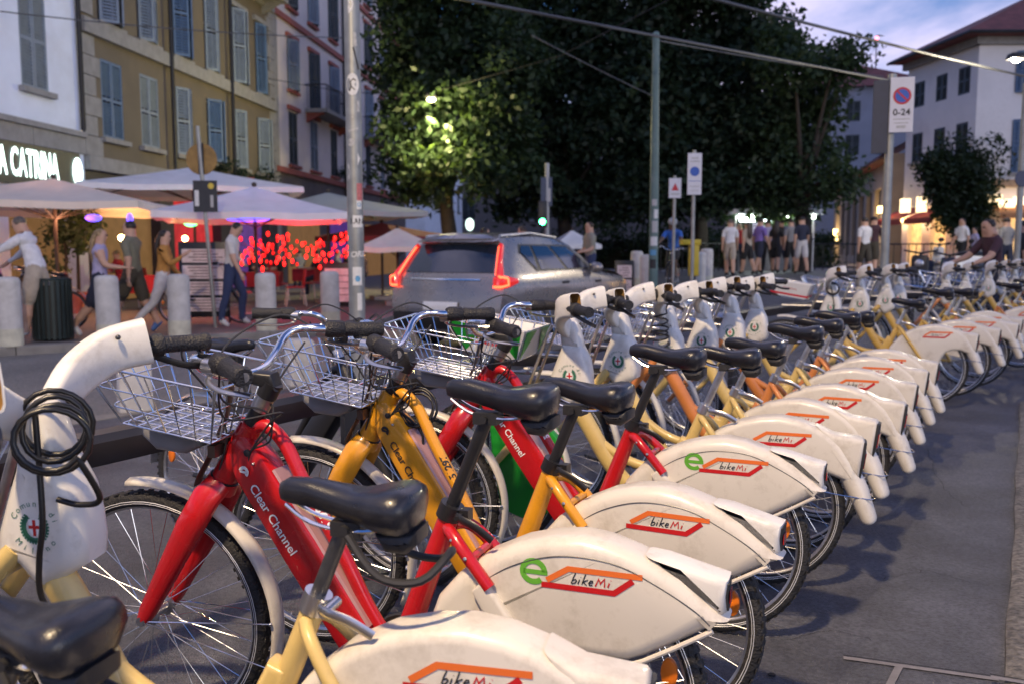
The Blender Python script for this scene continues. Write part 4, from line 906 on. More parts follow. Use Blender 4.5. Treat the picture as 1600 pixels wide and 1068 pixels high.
# signs
SGW = mat('white sign face', (.62, .62, .66), .45, var=.05); SGB = mat('blue sign face', (.03, .10, .42), .4, var=.05); SGR = mat('red sign face', (.48, .02, .03), .4, var=.05)
def board(u, vt, vb, d, w, label, prints, pole_r=.03, back=None, rz=0):
    x = (u - 800) / FPX * d; z0 = gz(x, d); zt = at(u, vt, d).z - z0; zb = at(u, vb, d).z - z0
    r_ = thing('traffic_sign', label, 'sign', (x, d, z0), rz); MB().tube([(0, 0, 0), (0, 0, zt + .05)], pole_r, 12).build('shaft', GALV, r_)
    b = MB().slab([(-w / 2, zb), (w / 2, zb), (w / 2, zt), (-w / 2, zt)], .01, .004, 1, ymid=-.045).build('sign_plate', back or SGW, r_, 30)
    for fn in prints: fn(b, zb, zt, w)
    return r_
def p_ring(cz, r, m1, m2, slash=False, axis=None):
    def f(b, zb, zt, w):
        z = zb + (zt - zb) * cz; MB().lathe([(r, -.0575), (r, -.0565)], (0, 0, z), 28, 'Y').build('sign_print', m1, b); MB().lathe([(r * .76, -.0595), (r * .76, -.0585)], (0, 0, z), 28, 'Y').build('sign_print', m2, b)
        if slash: MB().ribbon([(-r * .62, r * .62), (r * .62, -r * .62)], r * .2, lambda tx, ty: (tx, -.0615, z + ty)).build('sign_print', m1, b, 0)
    return f
def p_text(t, cz, size, m=KPR):
    def f(b, zb, zt, w): text_mb(t, size, lambda tx, ty: (tx, -.0575, zb + (zt - zb) * cz + ty), offset=.002).build('sign_print', m, b, 0)
    return f
def p_bar(cz, h, fw, m):
    def f(b, zb, zt, w): MB().box((0, -.0565, zb + (zt - zb) * cz), (w * fw, .002, h)).build('sign_print', m, b)
    return f
board(1080.5, 240, 305, 14.5, .225, 'white sign with a blue disc on a thin pole left of the kiosk crowd', [p_ring(.56, .075, SGB, SGB), p_bar(.33, .008, .9, SGB), p_bar(.88, .02, .5, STG), p_bar(.8, .02, .7, STG), p_bar(.2, .012, .7, STG), p_bar(.1, .012, .6, STG)])
board(1051, 279, 310, 17, .23, 'small white sign with a faint red triangle above the cyclist', [lambda b, zb, zt, w: MB().add([(-.07, -.0575, zb + .14), (.07, -.0575, zb + .14), (0, -.0575, zb + .28)], [(0, 1, 2)]).build('sign_print', SGR, b, 0), p_bar(.2, .03, .7, STG)])
ns = board(1395, 122, 208, 10.2, .25, 'white no-parking sign with blue disc and red ring on grey pole', [p_ring(.66, .095, SGR, SGB, True), p_text('0-24', .36, .10), p_bar(.24, .012, .7, STG), p_bar(.17, .012, .6, STG), p_bar(.10, .03, .4, STG)], .047, rz=-.25)
for ch in ns.children:
    if base(ch.name) == 'shaft': ch.location = (-.10, .03, 0)
zt_ = at(1367, 122, 10.2).z; zb_ = at(1367, 240, 10.2).z
MB().slab([(-.30, zb_), (-.135, zb_), (-.135, zt_ - .02), (-.30, zt_ - .02)], .012, .004, 1, ymid=-.03).build('side_plate', mat('dark blue grey plate', (.035, .04, .06), .5, var=.15), ns)
rs = thing('traffic_sign', 'round dark sign on a pole at the right edge', 'sign', ((1585 - 800) / FPX * 15, 15, gz(8, 15))); zc = at(1585, 280, 15).z - gz(8, 15)
MB().tube([(0, 0, 0), (0, 0, at(1585, 130, 15).z - gz(8, 15))], .05, 14).build('shaft', GALV, rs); MB().lathe([(.13, -.065), (.135, -.055), (.13, -.045)], (0, 0, zc), 26, 'Y').build('sign_plate', mat('dark blue sign', (.02, .03, .09), .4), rs)
# traffic light
d = 27.; x = (848 - 800) / FPX * d; tl = thing('traffic_light', 'slim traffic light pole showing green behind the car', 'traffic light', (x, d, gz(x, d)))
MB().tube([(0.12, 0, 0), (0.12, 0, at(855, 262, d).z)], .07, 12).build('shaft', mat('pale pole', (.34, .35, .36), .5, .3), tl); z = at(845, 347, d).z - gz(x, d)
MB().slab([(-.14, z - .16), (.12, z - .16), (.12, z + .62), (-.14, z + .62)], .10, .03, 2).build('signal_head', BLK, tl); MB().sph((-.02, -.10, z), (.09, .03, .09), 14, 8).build('green_lens', mat('lit green lens', (.02, .5, .1), .3, var=0, emit=(.05, 1, .25), estr=14), tl)
zz = at(855, 300, d).z - gz(x, d); MB().box((.10, -.05, zz), (.34, .02, .85)).build('sign_plate', mat('blue grey sign back', (.05, .07, .12), .5, var=.15), tl); MB().box((.17, -.062, zz - .1), (.1, .004, .4)).build('sign_print', STG, tl)
# ------------------------------------------------------------------ buildings
YEL = mat('ochre plaster', (.15, .125, .088), .85, var=.10, scale=1.2, bump=.2, bscale=40, dirt=(.20, .15, .09, .45), dscale=.6)
WHI = mat('sky-tinted white plaster', (.76, .82, .92), .85, var=.05, scale=1.5, bump=.15, bscale=40, dirt=(.5, .5, .5, .3), dscale=.5)  # bluish tint puts dusk sky light into the white wall colour
PNK = mat('pale pink plaster', (.68, .61, .575), .85, var=.08, scale=1.2, bump=.2, bscale=40, dirt=(.36, .3, .27, .4), dscale=.6)
REDT = mat('red terracotta trim', (.30, .085, .06), .75, var=.2, scale=4)
GSTN = mat('grey stone trim', (.27, .265, .255), .8, var=.15, scale=4, bump=.2, bscale=30)
SHUT = mat('grey blue shutter paint', (.20, .25, .31), .6, var=.12, scale=5); SHUD = mat('dark shutter paint', (.05, .065, .075), .6, var=.15, scale=5); SHUB = mat('blue shutter paint', (.085, .15, .26), .6, var=.12, scale=5)
GLS = mat('dark window glass', (.02, .025, .035), .06, var=0, spec=.8); FRM = mat('window frame paint', (.30, .31, .33), .5, var=.1)
IRON = mat('black wrought iron', (.015, .015, .017), .5, .3, var=.2)
def shutter_mesh(w, h, m, name='shutter'):
    b = MB(); t = .045
    b.box((-w / 2 + .03, 0, h / 2), (.06, t, h)); b.box((w / 2 - .03, 0, h / 2), (.06, t, h))
    for z in (.04, h / 2, h - .04): b.box((0, 0, z), (w - .12, t, .08))
    n = int(h / .085); Mx = Matrix.Rotation(.6, 3, 'X')
    for i in range(n):
        z = .09 + (h - .18) * (i + .5) / n
        if abs(z - h / 2) > .06: b.box((0, 0, z), (w - .12, .012, .075), M=Mx)
    return b.mesh(name, m, 0)
class Facade:
    """a straight wall from A to B (plan), outward normal to the right of A->B reversed by side"""
    def __init__(s, root, A, B, thick=.4, side=1):
        s.root = root; s.A = Vector(A); s.B = Vector(B); s.L = (s.B - s.A).length; s.t = (s.B - s.A).normalized(); s.n = Vector((s.t.y, -s.t.x)) * side; s.th = thick; s.op = []
    def P(s, a, z, d=0): q = s.A + s.t * a + s.n * d; return (q.x, q.y, z)
    def M(s, a, z, d=0):
        q = s.P(a, z, d); m = Matrix.Identity(4); m.col[0] = (*s.t, 0, 0); m.col[1] = (*(-s.n), 0, 0); m.col[2] = (0, 0, 1, 0); m.col[3] = (*q, 1); return m
    def wall(s, z0, z1, m, name='wall'):
        xs = sorted({0, s.L} | {max(0, min(s.L, v)) for o in s.op for v in (o[0], o[1])}); zs = sorted({z0, z1} | {max(z0, min(z1, v)) for o in s.op for v in (o[2], o[3])})
        b = MB(); ins = lambda x, z: any(o[0] <= x <= o[1] and o[2] <= z <= o[3] for o in s.op)
        for x0, x1 in zip(xs, xs[1:]):
            for a, c in zip(zs, zs[1:]):
                if not ins((x0 + x1) / 2, (a + c) / 2): b.quad(s.P(x0, a), s.P(x1, a), s.P(x1, c), s.P(x0, c))
        for (x0, x1, a, c) in s.op:
            if a >= z1 or c <= z0: continue
            for p in (((x0, a), (x0, c)), ((x1, a), (x1, c)), ((x0, a), (x1, a)), ((x0, c), (x1, c))):
                (u0, w0), (u1, w1) = p; b.quad(s.P(u0, w0), s.P(u1, w1), s.P(u1, w1, -.28), s.P(u0, w0, -.28))
        b.quad(s.P(0, z0), s.P(0, z1), s.P(0, z1, -6), s.P(0, z0, -6)); b.quad(s.P(s.L, z0), s.P(s.L, z1), s.P(s.L, z1, -6), s.P(s.L, z0, -6)); b.quad(s.P(0, z1), s.P(s.L, z1), s.P(s.L, z1, -6), s.P(0, z1, -6))
        return b.build(name, m, s.root, 0)
    def band(s, a0, a1, z0, z1, proud, m, name):
        return MB().add([s.P(a, z, d) for a in (a0, a1) for z in (z0, z1) for d in (-.02, proud)], [(0, 1, 3, 2), (4, 6, 7, 5), (0, 4, 5, 1), (2, 3, 7, 6), (0, 2, 6, 4), (1, 5, 7, 3)]).build(name, m, s.root, 0)
    def window(s, a, z0, w, h, sm=None, open_=None, frame=FRM, sill=None, head=None, lit=None):
        s.op.append((a - w / 2, a + w / 2, z0, z0 + h))
        f = MB(); 
        for x in (-w / 2 + .03, 0, w / 2 - .03): f.box((x, 0, h / 2), (.06, .05, h))
        for z in (.03, h * .62, h - .03): f.box((0, .0, z), (w - .12, .048, .06))
        k = ('wf', round(w, 2), round(h, 2)); 
        if k not in MESH: MESH[k] = f.mesh('window', frame, 0); MESH[k + ('g',)] = MB().add([(x, .01, z) for x, z in ((-w / 2, 0), (w / 2, 0), (w / 2, h), (-w / 2, h))], [(0, 1, 2, 3)]).mesh('pane', GLS, 0)
        wo = obj('window', MESH[k], s.root, s.M(a, z0, -.18)); po = obj('pane', MESH[k + ('g',)], wo)
        if lit: po.material_slots[0].link = 'OBJECT'; po.material_slots[0].material = lit
        if sm:
            k2 = ('sh', round(w, 2), round(h, 2), sm.name)
            if k2 not in MESH: MESH[k2] = shutter_mesh(w / 2 - .01, h, sm)
            if open_ is None:
                for sg in (-1, 1): obj('shutter', MESH[k2], s.root, s.M(a + sg * w / 4, z0, -.03))
            else:
                for sg in (-1, 1): obj('shutter', MESH[k2], s.root, s.M(a + sg * w / 2, z0, .035) @ Matrix.Rotation(-sg * open_, 4, 'Z') @ Matrix.Translation((sg * w / 4, 0, 0)))
        if sill: s.band(a - w / 2 - .12, a + w / 2 + .12, z0 - .12, z0, .14, sill, 'sill')
        if head:
            s.band(a - w / 2 - .16, a + w / 2 + .16, z0 + h + .06, z0 + h + .22, .12, head, 'lintel')
MESH = {}
A0 = Vector((-10.4, 22.0)); ft = Vector((.107, .994)).normalized()
def fp(s): return tuple(A0 + ft * s)
SIDE = 1
# white building with the glowing sign
wb = thing('white_building', 'white plastered building with grey shutters and a glowing shop sign', 'building', (0, 0, 0))
F = Facade(wb, fp(-14), fp(-.02)); 
F.window(14 - 1.75, 4.86, .95, 2.15, SHUT, sill=GSTN); F.window(14 - 4.4, 4.86, .95, 2.15, SHUT, sill=GSTN); F.window(14 - 7, 4.86, .95, 2.15, SHUT, sill=GSTN); F.window(14 - 1.75, 8.4, .95, 2.1, SHUT, sill=GSTN); F.window(14 - 4.4, 8.4, .95, 2.1, SHUT, sill=GSTN)
F.op += [(14 - 5.2, 14 - 3.4, .0, 2.6), (14 - 2.9, 14 - .5, .0, 2.6)]
F.wall(0, 12, WHI); F.band(0, 13.98, 4.02, 4.14, .14, GSTN, 'cornice'); 
for i in range(7): F.band(i * 2 + .01, i * 2 + 1.99, 3.62, 4.01, .06, GSTN, 'stone_block')
F.band(14 - 6.2, 14 - .35, 2.72, 3.6, .10, mat('dark sign box', (.03, .035, .04), .5, var=.1), 'sign_box')
SIGNL = mat('glowing white green letters', (.8, .9, .85), .4, var=0, emit=(.75, 1, .90), estr=1.6)
text_mb('LA CATRINA', .80, lambda tx, ty: F.P(14 - 2.36 + tx * .47, 3.16 + ty * 1.05, .125), spacing=1.05, offset=.016).build('sign_letters', SIGNL, wb, 0)
hd = MB(); hd.add([F.P(14 - .50 + .20 * math.cos(a), 3.16 + .34 * math.sin(a), .125) for a in [2 * math.pi * i / 20 for i in range(20)]], [tuple(range(20))]).build('sign_letters', SIGNL, wb, 0)
SHOPW = mat('lit shop interior', (.06, .035, .022), .6, var=.7, scale=2.5, emit=(1, .50, .16), estr=.06); SHOPP = mat('purple lit interior', (.1, .05, .2), .6, var=.5, scale=2, emit=(.4, .12, .9), estr=.05)
for a0, a1, mm in ((14 - 5.2, 14 - 3.4, SHOPP), (14 - 2.9, 14 - .5, SHOPW)): MB().quad(F.P(a0, .0, -.3), F.P(a1, .0, -.3), F.P(a1, 2.6, -.3), F.P(a0, 2.6, -.3)).build('shop_window', mm, wb, 0)
MB().tube([F.P(13.9, 4.2, .08), F.P(13.9, 12, .08)], .06, 8).build('drainpipe', IRON, wb)
# ochre building
yb = thing('ochre_building', 'ochre plastered building with rows of grey blue shutters and stone string courses', 'building', (0, 0, 0))
YL = 12.66; F = Facade(yb, fp(.02), fp(YL))
cols = [1.35, 3.25, 5.2, 7.3, 9.4, 11.4]
for r, (z0, h) in enumerate(((4.15, 1.95), (7.0, 2.45), (10.6, 2.1))):
    for i, a in enumerate(cols): F.window(a, z0, 1.0, h, SHUT if (i + r) % 3 else SHUB, None if (r == 0 and i < 2) or (r == 2) else (2.5 if (i + r) % 2 else 2.75), sill=GSTN, head=GSTN if r == 1 else None)
F.op += [(.6, 3.6, 0, 2.9), (4.4, 7.6, 0, 2.9), (8.4, 11.8, 0, 2.9)]
F.wall(0, 3.3, mat('dark shopfront wood', (.035, .028, .03), .6, var=.3, scale=2)); F.wall(3.3, 14.5, YEL)
F.band(0, YL, 6.56, 6.92, .16, GSTN, 'string_course'); F.band(0, YL, 3.28, 3.62, .14, GSTN, 'string_course'); F.band(0, YL, 10.2, 10.4, .12, GSTN, 'string_course'); F.band(-.1, YL + .1, 14.3, 14.6, .5, GSTN, 'cornice')
for i in range(22): F.band(.0, .55 if i % 2 else .75, 3.64 + i * .485, 3.64 + i * .485 + .465, .05, GSTN, 'quoin') if not (6.4 < 3.64 + i * .485 < 6.9) else None
for i in range(22): F.band(YL - (.5 if i % 2 else .7), YL, 3.64 + i * .485, 3.64 + i * .485 + .465, .05, GSTN, 'quoin') if not (6.4 < 3.64 + i * .485 < 6.9) else None
for a in (4.25, 8.4): MB().tube([F.P(a, 3.6, .19), F.P(a, 14.3, .19)], .06, 8).build('drainpipe', IRON, yb)
for (a0, a1, mm) in ((.6, 3.6, SHOPW), (4.4, 7.6, mat('red lit interior', (.3, .02, .03), .6, var=.6, scale=2, emit=(1, .03, .04), estr=.14)), (8.4, 11.8, SHOPP)): MB().quad(F.P(a0, 0, -.3), F.P(a1, 0, -.3), F.P(a1, 2.9, -.3), F.P(a0, 2.9, -.3)).build('shop_window', mm, yb, 0)
# balcony on top
def balcony(F, root, a, w, z, dep=.9, m=GSTN, corb=None):
    sl_ = MB().add([F.P(a + x, zz, d) for x in (-w / 2, w / 2) for zz in (z - .16, z) for d in (-.02, dep)], [(0, 1, 3, 2), (4, 6, 7, 5), (0, 4, 5, 1), (2, 3, 7, 6), (0, 2, 6, 4), (1, 5, 7, 3)]).build('balcony', m, root, 0)
    r = MB(); zz = z + .98
    pts = [F.P(a - w / 2 + .04, zz, 0), F.P(a - w / 2 + .04, zz, dep - .05), F.P(a + w / 2 - .04, zz, dep - .05), F.P(a + w / 2 - .04, zz, 0)]; r.tube(pts, .025, 6)
    r.build('balcony_rail', IRON, sl_, 0); nb = int(w / .13); bb = MB().tube([(0, 0, 0), (0, 0, .98)], .011, 5).mesh('baluster', IRON)
    for i in range(nb + 1): obj('baluster', bb, sl_, Matrix.Translation(F.P(a - w / 2 + .04 + (w - .08) * i / nb, z, dep - .05)))
    for k in range(4): obj('baluster', bb, sl_, Matrix.Translation(F.P(a - w / 2 + .04, z, .1 + .18 * k)))
    for sg in (-1, 1): MB().add([F.P(a + sg * (w / 2 - .25) + x, zq, d) for x in (-.1, .1) for zq, d in ((z - .16, 0), (z - .16, dep * .8), (z - .55, 0))], [(0, 1, 2), (3, 5, 4), (0, 3, 4, 1), (1, 4, 5, 2), (0, 2, 5, 3)]).build('bracket', corb or m, sl_, 0)
    return sl_
balcony(F, yb, 10.4, 3.2, 10.5, .9)
def planter(F, root, a, w, z, name, label):
    c = F.P(a, z, .35); t_ = thing(name, label, 'plants', c)
    MB().box((0, 0, .1), (.3, .3, .2), 0).build('box', REDT, t_)
    leaves = leaf_cloud([((ft.x * (i / 5 - .5) * w, ft.y * (i / 5 - .5) * w, .35), (.35, .45, .3)) for i in range(6)], 900, .10, 5); leaves.parent = t_; leaves.name = 'foliage'
# ------------------------------------------------------------------ foliage helper
LEAF = mat('dark tree leaf', (.035, .062, .022), .55, var=.45, scale=.9, spec=.3); 
def leaf_mat(name, col):
    m = mat(name, col, .5, var=.5, scale=1.1, spec=.3); nt = m.node_tree; b = nt.nodes['Principled BSDF']
    tr = nt.nodes.new('ShaderNodeBsdfTranslucent'); tr.inputs[0].default_value = (col[0] * 2.2, col[1] * 2.0, col[2] * 1.0, 1); mx = nt.nodes.new('ShaderNodeMixShader'); mx.inputs[0].default_value = .35
    nt.links.new(b.outputs[0], mx.inputs[1]); nt.links.new(tr.outputs[0], mx.inputs[2]); nt.links.new(mx.outputs[0], nt.nodes['Material Output'].inputs[0]); return m
LEAFD = leaf_mat('deep green leaf', (.021, .040, .025)); LEAFM = leaf_mat('mid green leaf', (.026, .048, .024)); IVY = leaf_mat('ivy leaf', (.02, .036, .018))
def leaf_cloud(blobs, n, size, seed, m=None, clump=60, shell=.55):
    """n leaves in clumps spread through ellipsoids given as (centre, radii)"""
    r = np.random.default_rng(seed); vol = np.array([b[1][0] * b[1][1] * b[1][2] for b in blobs]) ** .8; pr = vol / vol.sum()
    nc = max(3, n // clump); idx = r.choice(len(blobs), nc, p=pr)
    cen = np.array([b[0] for b in blobs])[idx]; rad = np.array([b[1] for b in blobs])[idx]
    d = r.normal(size=(nc, 3)); d /= np.linalg.norm(d, axis=1)[:, None]; rr = (shell + (1 - shell) * r.random(nc)) * (1 + .16 * r.normal(size=nc)); cc = cen + d * rad * rr[:, None]
    ci = r.integers(0, nc, n); sp = size * (2.4 + 2.2 * r.random(nc)); off = r.normal(size=(n, 3)); off *= (sp[ci] * r.random(n) ** .5 / np.maximum(.3, np.linalg.norm(off, axis=1)))[:, None]; off[:, 2] *= .7
    P = cc[ci] + off; nd = r.normal(size=(n, 3)) + d[ci] * .6 + np.array([0, 0, .5]); nd /= np.linalg.norm(nd, axis=1)[:, None]
    t = np.cross(nd, r.normal(size=(n, 3))); t /= np.linalg.norm(t, axis=1)[:, None]; b = np.cross(nd, t); s = size * (.6 + .8 * r.random(n))[:, None]
    V = np.stack([P - t * s * .55, P + b * s * .30 + nd * s * .05, P + t * s * .55, P - b * s * .30 + nd * s * .05], 1).reshape(-1, 3)
    me = bpy.data.meshes.new('crown'); me.vertices.add(4 * n); me.vertices.foreach_set('co', V.ravel()); me.loops.add(4 * n); me.loops.foreach_set('vertex_index', np.arange(4 * n)); me.polygons.add(n); me.polygons.foreach_set('loop_start', np.arange(0, 4 * n, 4)); me.polygons.foreach_set('loop_total', np.full(n, 4)); me.update(calc_edges=True); me.materials.append(m or LEAFD)
    o = bpy.data.objects.new('crown', me); C.objects.link(o); return o
# pink building
pb = thing('pink_building', 'pale pink building with red trim, shutters and iron balconies beside the tree', 'building', (0, 0, 0))
PL = 22; F = Facade(pb, fp(YL + .03), fp(YL + PL)); cols = [2.0, 4.6, 7.4, 10.4, 13.4, 16.4, 19.4]
for r, (z0, h) in enumerate(((4.75, 2.1), (7.7, 1.95), (10.9, 2.1), (14.0, 2.0))):
    for i, a in enumerate(cols):
        hh = h if not (r == 1 and i in (1, 2, 4, 5)) else h + .4; zz = z0 if hh == h else z0 - .4
        F.window(a, zz, 1.0, hh, SHUT if (i + r) % 2 else SHUD, 2.6 if r > 0 else None, head=REDT, sill=REDT if hh == h else None)
F.wall(0, 4.35, mat('dim shopfront plaster', (.12, .10, .095), .8, var=.2, scale=2)); F.wall(4.35, 17.5, PNK)
for z in (4.35, 10.25, 13.5): F.band(0, PL - .02, z, z + .22, .12, REDT, 'string_course')
F.band(0, PL - .02, 17.3, 17.7, .6, REDT, 'cornice'); balcony(F, pb, 6.0, 5.0, 7.25, .95, GSTN, REDT); balcony(F, pb, 15.0, 5.0, 7.25, .95, GSTN, REDT)
MB().tube([F.P(8.9, 3, .1), F.P(8.9, 17, .1)], .06, 8).build('drainpipe', IRON, pb); F.band(.0, .35, 0, 17.2, .04, GSTN, 'pilaster')
for a0, a1, mm in ((1, 5, SHOPW), (6.5, 11, SHOPP), (12.5, 20, SHOPW)): MB().quad(F.P(a0, 0, .02), F.P(a1, 0, .02), F.P(a1, 2.7, .02), F.P(a0, 2.7, .02)).build('shop_window', mm, pb, 0)
F2 = Facade(yb, fp(.02), fp(YL)); planter(F2, yb, 9.2, 3.6, 3.62, 'balcony_planter', 'dark green plants in boxes along the ochre building ledge')
Fp = F; planter(Fp, pb, 9.5, 3.0, 4.57, 'balcony_planter', 'green plants in boxes along the pink building ledge')
# far pale houses beyond the pink one, under the tree
fb = thing('far_house', 'pale far house with lit shop front glimpsed under the tree', 'building', (0, 0, 0)); F = Facade(fb, fp(YL + PL + 6), fp(YL + PL + 22)); 
for z in (4.6, 8):
    for a in (2, 5, 8, 11, 14): F.window(a, z, 1.1, 2, SHUT, sill=GSTN)
F.wall(0, 11, WHI); MB().quad(F.P(1, .4, .03), F.P(14, .4, .03), F.P(14, 2.5, .03), F.P(1, 2.5, .03)).build('shop_window', SHOPW, fb, 0); F.band(0, 16, 10.9, 11.3, .4, GSTN, 'cornice')
eh = thing('far_house', 'long far house closing the street behind the tree', 'building', (0, 0, 0)); F = Facade(eh, (-9, 84), (21, 80)); 
for z in (4.2, 7.6, 11):
    for a in (2, 5, 8, 11, 14, 17, 20, 23, 26): F.window(a, z, 1.2, 2, SHUD, sill=GSTN)
F.wall(0, 14, mat('dark grey plaster', (.12, .11, .11), .85, var=.1)); F.band(0, 30, 13.9, 14.3, .5, GSTN, 'cornice')
# right corner building
rb = thing('corner_building', 'pale corner building with hipped tile roof, shutters and lit bar at street level', 'building', (0, 0, 0))
CRM = mat('cream plaster', (.74, .71, .69), .85, var=.06, scale=1, bump=.2, bscale=30, dirt=(.38, .35, .33, .4), dscale=.5); TIL = mat('red roof tiles', (.16, .055, .05), .8, var=.3, scale=3, bump=.5, bscale=14)
gA, gB, gC = (18.9, 43.5), (19.5, 38.2), (32, 38.0); zg = .5; ze = 10.3
F = Facade(rb, gA, gB)
for a in (1.0, 2.75, 4.4):
    F.window(a, 8.0, .85, 1.15, SHUD); F.window(a, 5.45, .85, 1.35, SHUD, sill=GSTN)
BARL = mat('warm bar light', (.8, .6, .3), .5, var=.5, scale=3, emit=(1, .55, .20), estr=.35)
F.op += [(.5, 1.7, zg, 2.9), (2.4, 3.6, zg, 2.9)]; F.wall(zg - .3, ze, CRM)
for a0, a1 in ((.5, 1.7), (2.4, 3.6)): MB().quad(F.P(a0, zg, -.2), F.P(a1, zg, -.2), F.P(a1, 2.9, -.2), F.P(a0, 2.9, -.2)).build('lit_window', BARL, rb, 0)
G2 = Facade(rb, gB, gC); 
for a in (2.2, 5.2, 8.2): G2.window(a, 7.9, 1.3, 1.7, SHUB, 2.7); G2.window(a, 4.6, 1.3, 2.2, SHUB, 2.75, sill=GSTN)
G2.op += [(.8, 2.8, zg, 3.0), (3.6, 6.2, zg, 3.0), (7, 10, zg, 3.0)]; G2.wall(zg - .3, ze, CRM); G2.band(0, 12.4, 4.0, 4.3, .25, mat('warm stone ledge', (.34, .24, .15), .8, var=.2), 'ledge')
for a0, a1 in ((.8, 2.8), (3.6, 6.2), (7, 10)): MB().quad(G2.P(a0, zg, -.2), G2.P(a1, zg, -.2), G2.P(a1, 3.0, -.2), G2.P(a0, 3.0, -.2)).build('lit_window', BARL, rb, 0)
F.band(-.2, F.L + .2, ze - .45, ze - .02, .22, GSTN, 'cornice'); G2.band(-.2, 12.4, ze - .45, ze - .02, .22, GSTN, 'cornice')
ea = [(gA[0] - .85, gA[1] + .3, ze), (gB[0] - .85, gB[1] - .85, ze), (gC[0], gC[1] - .85, ze)]; ra = [(gA[0] + 4.2, gA[1] + .3, ze + 2.3), (gB[0] + 4.8, gB[1] + 3.6, ze + 2.9), (gC[0], gC[1] + 3.6, ze + 2.9)]
rf = MB(); lo = [(x, y, z - .14) for x, y, z in ea]; rf.add(ea + ra + lo + [(gA[0], gA[1] + .3, ze - .14), (gB[0], gB[1], ze - .14), (gC[0], gC[1], ze - .14)], [(0, 1, 4, 3), (1, 2, 5, 4), (0, 6, 7, 1), (1, 7, 8, 2), (6, 9, 10, 7), (7, 10, 11, 8)]); ro = rf.build('roof', TIL, rb, 0)
MB().tube([(gA[0] - .9, gA[1] + .3, ze - .1), (gB[0] - .9, gB[1] - .9, ze - .1), (gC[0], gC[1] - .9, ze - .1)], .07, 8).build('gutter', IRON, ro); MB().box((gB[0] + 6.5, gB[1] + 2.4, ze + 3.0), (.6, .5, 1.4)).build('chimney', CRM, ro)
# signs and awnings of the bar
LIT = mat('lit white sign', (.9, .8, .6), .5, var=0, emit=(1, .72, .38), estr=1.1); LITY = mat('lit yellow sign', (.8, .6, .2), .5, var=0, emit=(1, .72, .25), estr=3.5)
for u, v, d, w, h, mm, nm in ((1424, 322, 40.5, .42, .62, LIT, 'lit_sign'), (1450, 320, 39.5, .40, .66, LIT, 'lit_sign'), (1389, 328, 42.5, .6, .3, LITY, 'lit_sign')):
    p = at(u, v, d); MB().box((p.x - .35, p.y, p.z), (.16, w, h), 0).build(nm, mm, rb)
    MB().box((p.x - .35, p.y - w / 2 - .02, p.z), (w, .03, h), 0).build(nm, mm, rb)
for u, v, w in ((1553, 311, .6), (1571, 318, .7), (1600, 314, .8)): p = at(u, v, 37.6); MB().box((p.x, p.y, p.z), (w, .2, .34)).build('lit_sign', LIT, rb)
aw = MB(); REDA = mat('red awning canvas', (.32, .05, .045), .8, var=.2, scale=3)
for k in range(2):
    a0, a1 = .2 + k * 2.5, 2.5 + k * 2.5; MB().add([F.P(a0, 3.35, .03), F.P(a1, 3.35, .03), F.P(a1, 2.75, 1.5), F.P(a0, 2.75, 1.5), F.P(a1, 2.5, 1.5), F.P(a0, 2.5, 1.5)], [(0, 1, 2, 3), (3, 2, 4, 5)]).build('awning', REDA, rb, 0)
for k in range(3): a0, a1 = .6 + k * 3.2, 3.2 + k * 3.2; MB().add([G2.P(a0, 3.3, .03), G2.P(a1, 3.3, .03), G2.P(a1, 2.85, 1.2), G2.P(a0, 2.85, 1.2), G2.P(a1, 2.65, 1.2), G2.P(a0, 2.65, 1.2)], [(0, 1, 2, 3), (3, 2, 4, 5)]).build('awning', mat('orange lit awning', (.45, .20, .08), .8, var=.2, scale=3), rb, 0)
def lamp_light(name, loc, e, col, size=.15, parent=None):
    l = bpy.data.lights.new(name, 'POINT'); l.energy = e; l.color = col; l.shadow_soft_size = size; o = bpy.data.objects.new(name, l); C.objects.link(o); o.location = loc; o.parent = parent; return o
WARM = (1, .66, .34)
for a in (.15, 2.05, 4.0): q = F.P(a, 2.9, .35); MB().tube([F.P(a, 2.7, .12), F.P(a, 3.1, .12)], .07, 10).build('wall_lamp', LITY, rb); lamp_light('wall_lamp_light', q, 26, WARM)
for a in (3.2, 6.6): lamp_light('wall_lamp_light', G2.P(a, 2.9, .9), 24, WARM)
iv = thing('ivy', 'dark ivy mass climbing the corner of the pale building', 'ivy', (gB[0], gB[1], 0)); bl = []
for (u, v, r1) in ((1478, 262, 1.1), (1500, 258, 1.0), (1520, 262, 1.1), (1470, 290, .8), (1490, 300, 1.0), (1512, 300, 1.1), (1530, 285, .7), (1505, 330, .7), (1520, 335, .6), (1482, 318, .7), (1495, 345, .7), (1512, 360, .6), (1528, 310, .7), (1462, 272, .6)): p = at(u, v, 37.6); bl.append(((p.x - gB[0], p.y - gB[1], p.z), (r1, .6, r1 * 1.15)))
o = leaf_cloud(bl, 15000, .18, 31, IVY, shell=.25); o.parent = iv; o.name = 'foliage'; MB().tube([(-.1, -.12, .4), (-.2, -.12, 2.5), (.1, -.14, 5)], [.06, .05, .04], 8).build('stem', mat('bark', (.06, .045, .035), .9, var=.3, bump=.6, bscale=20), iv)
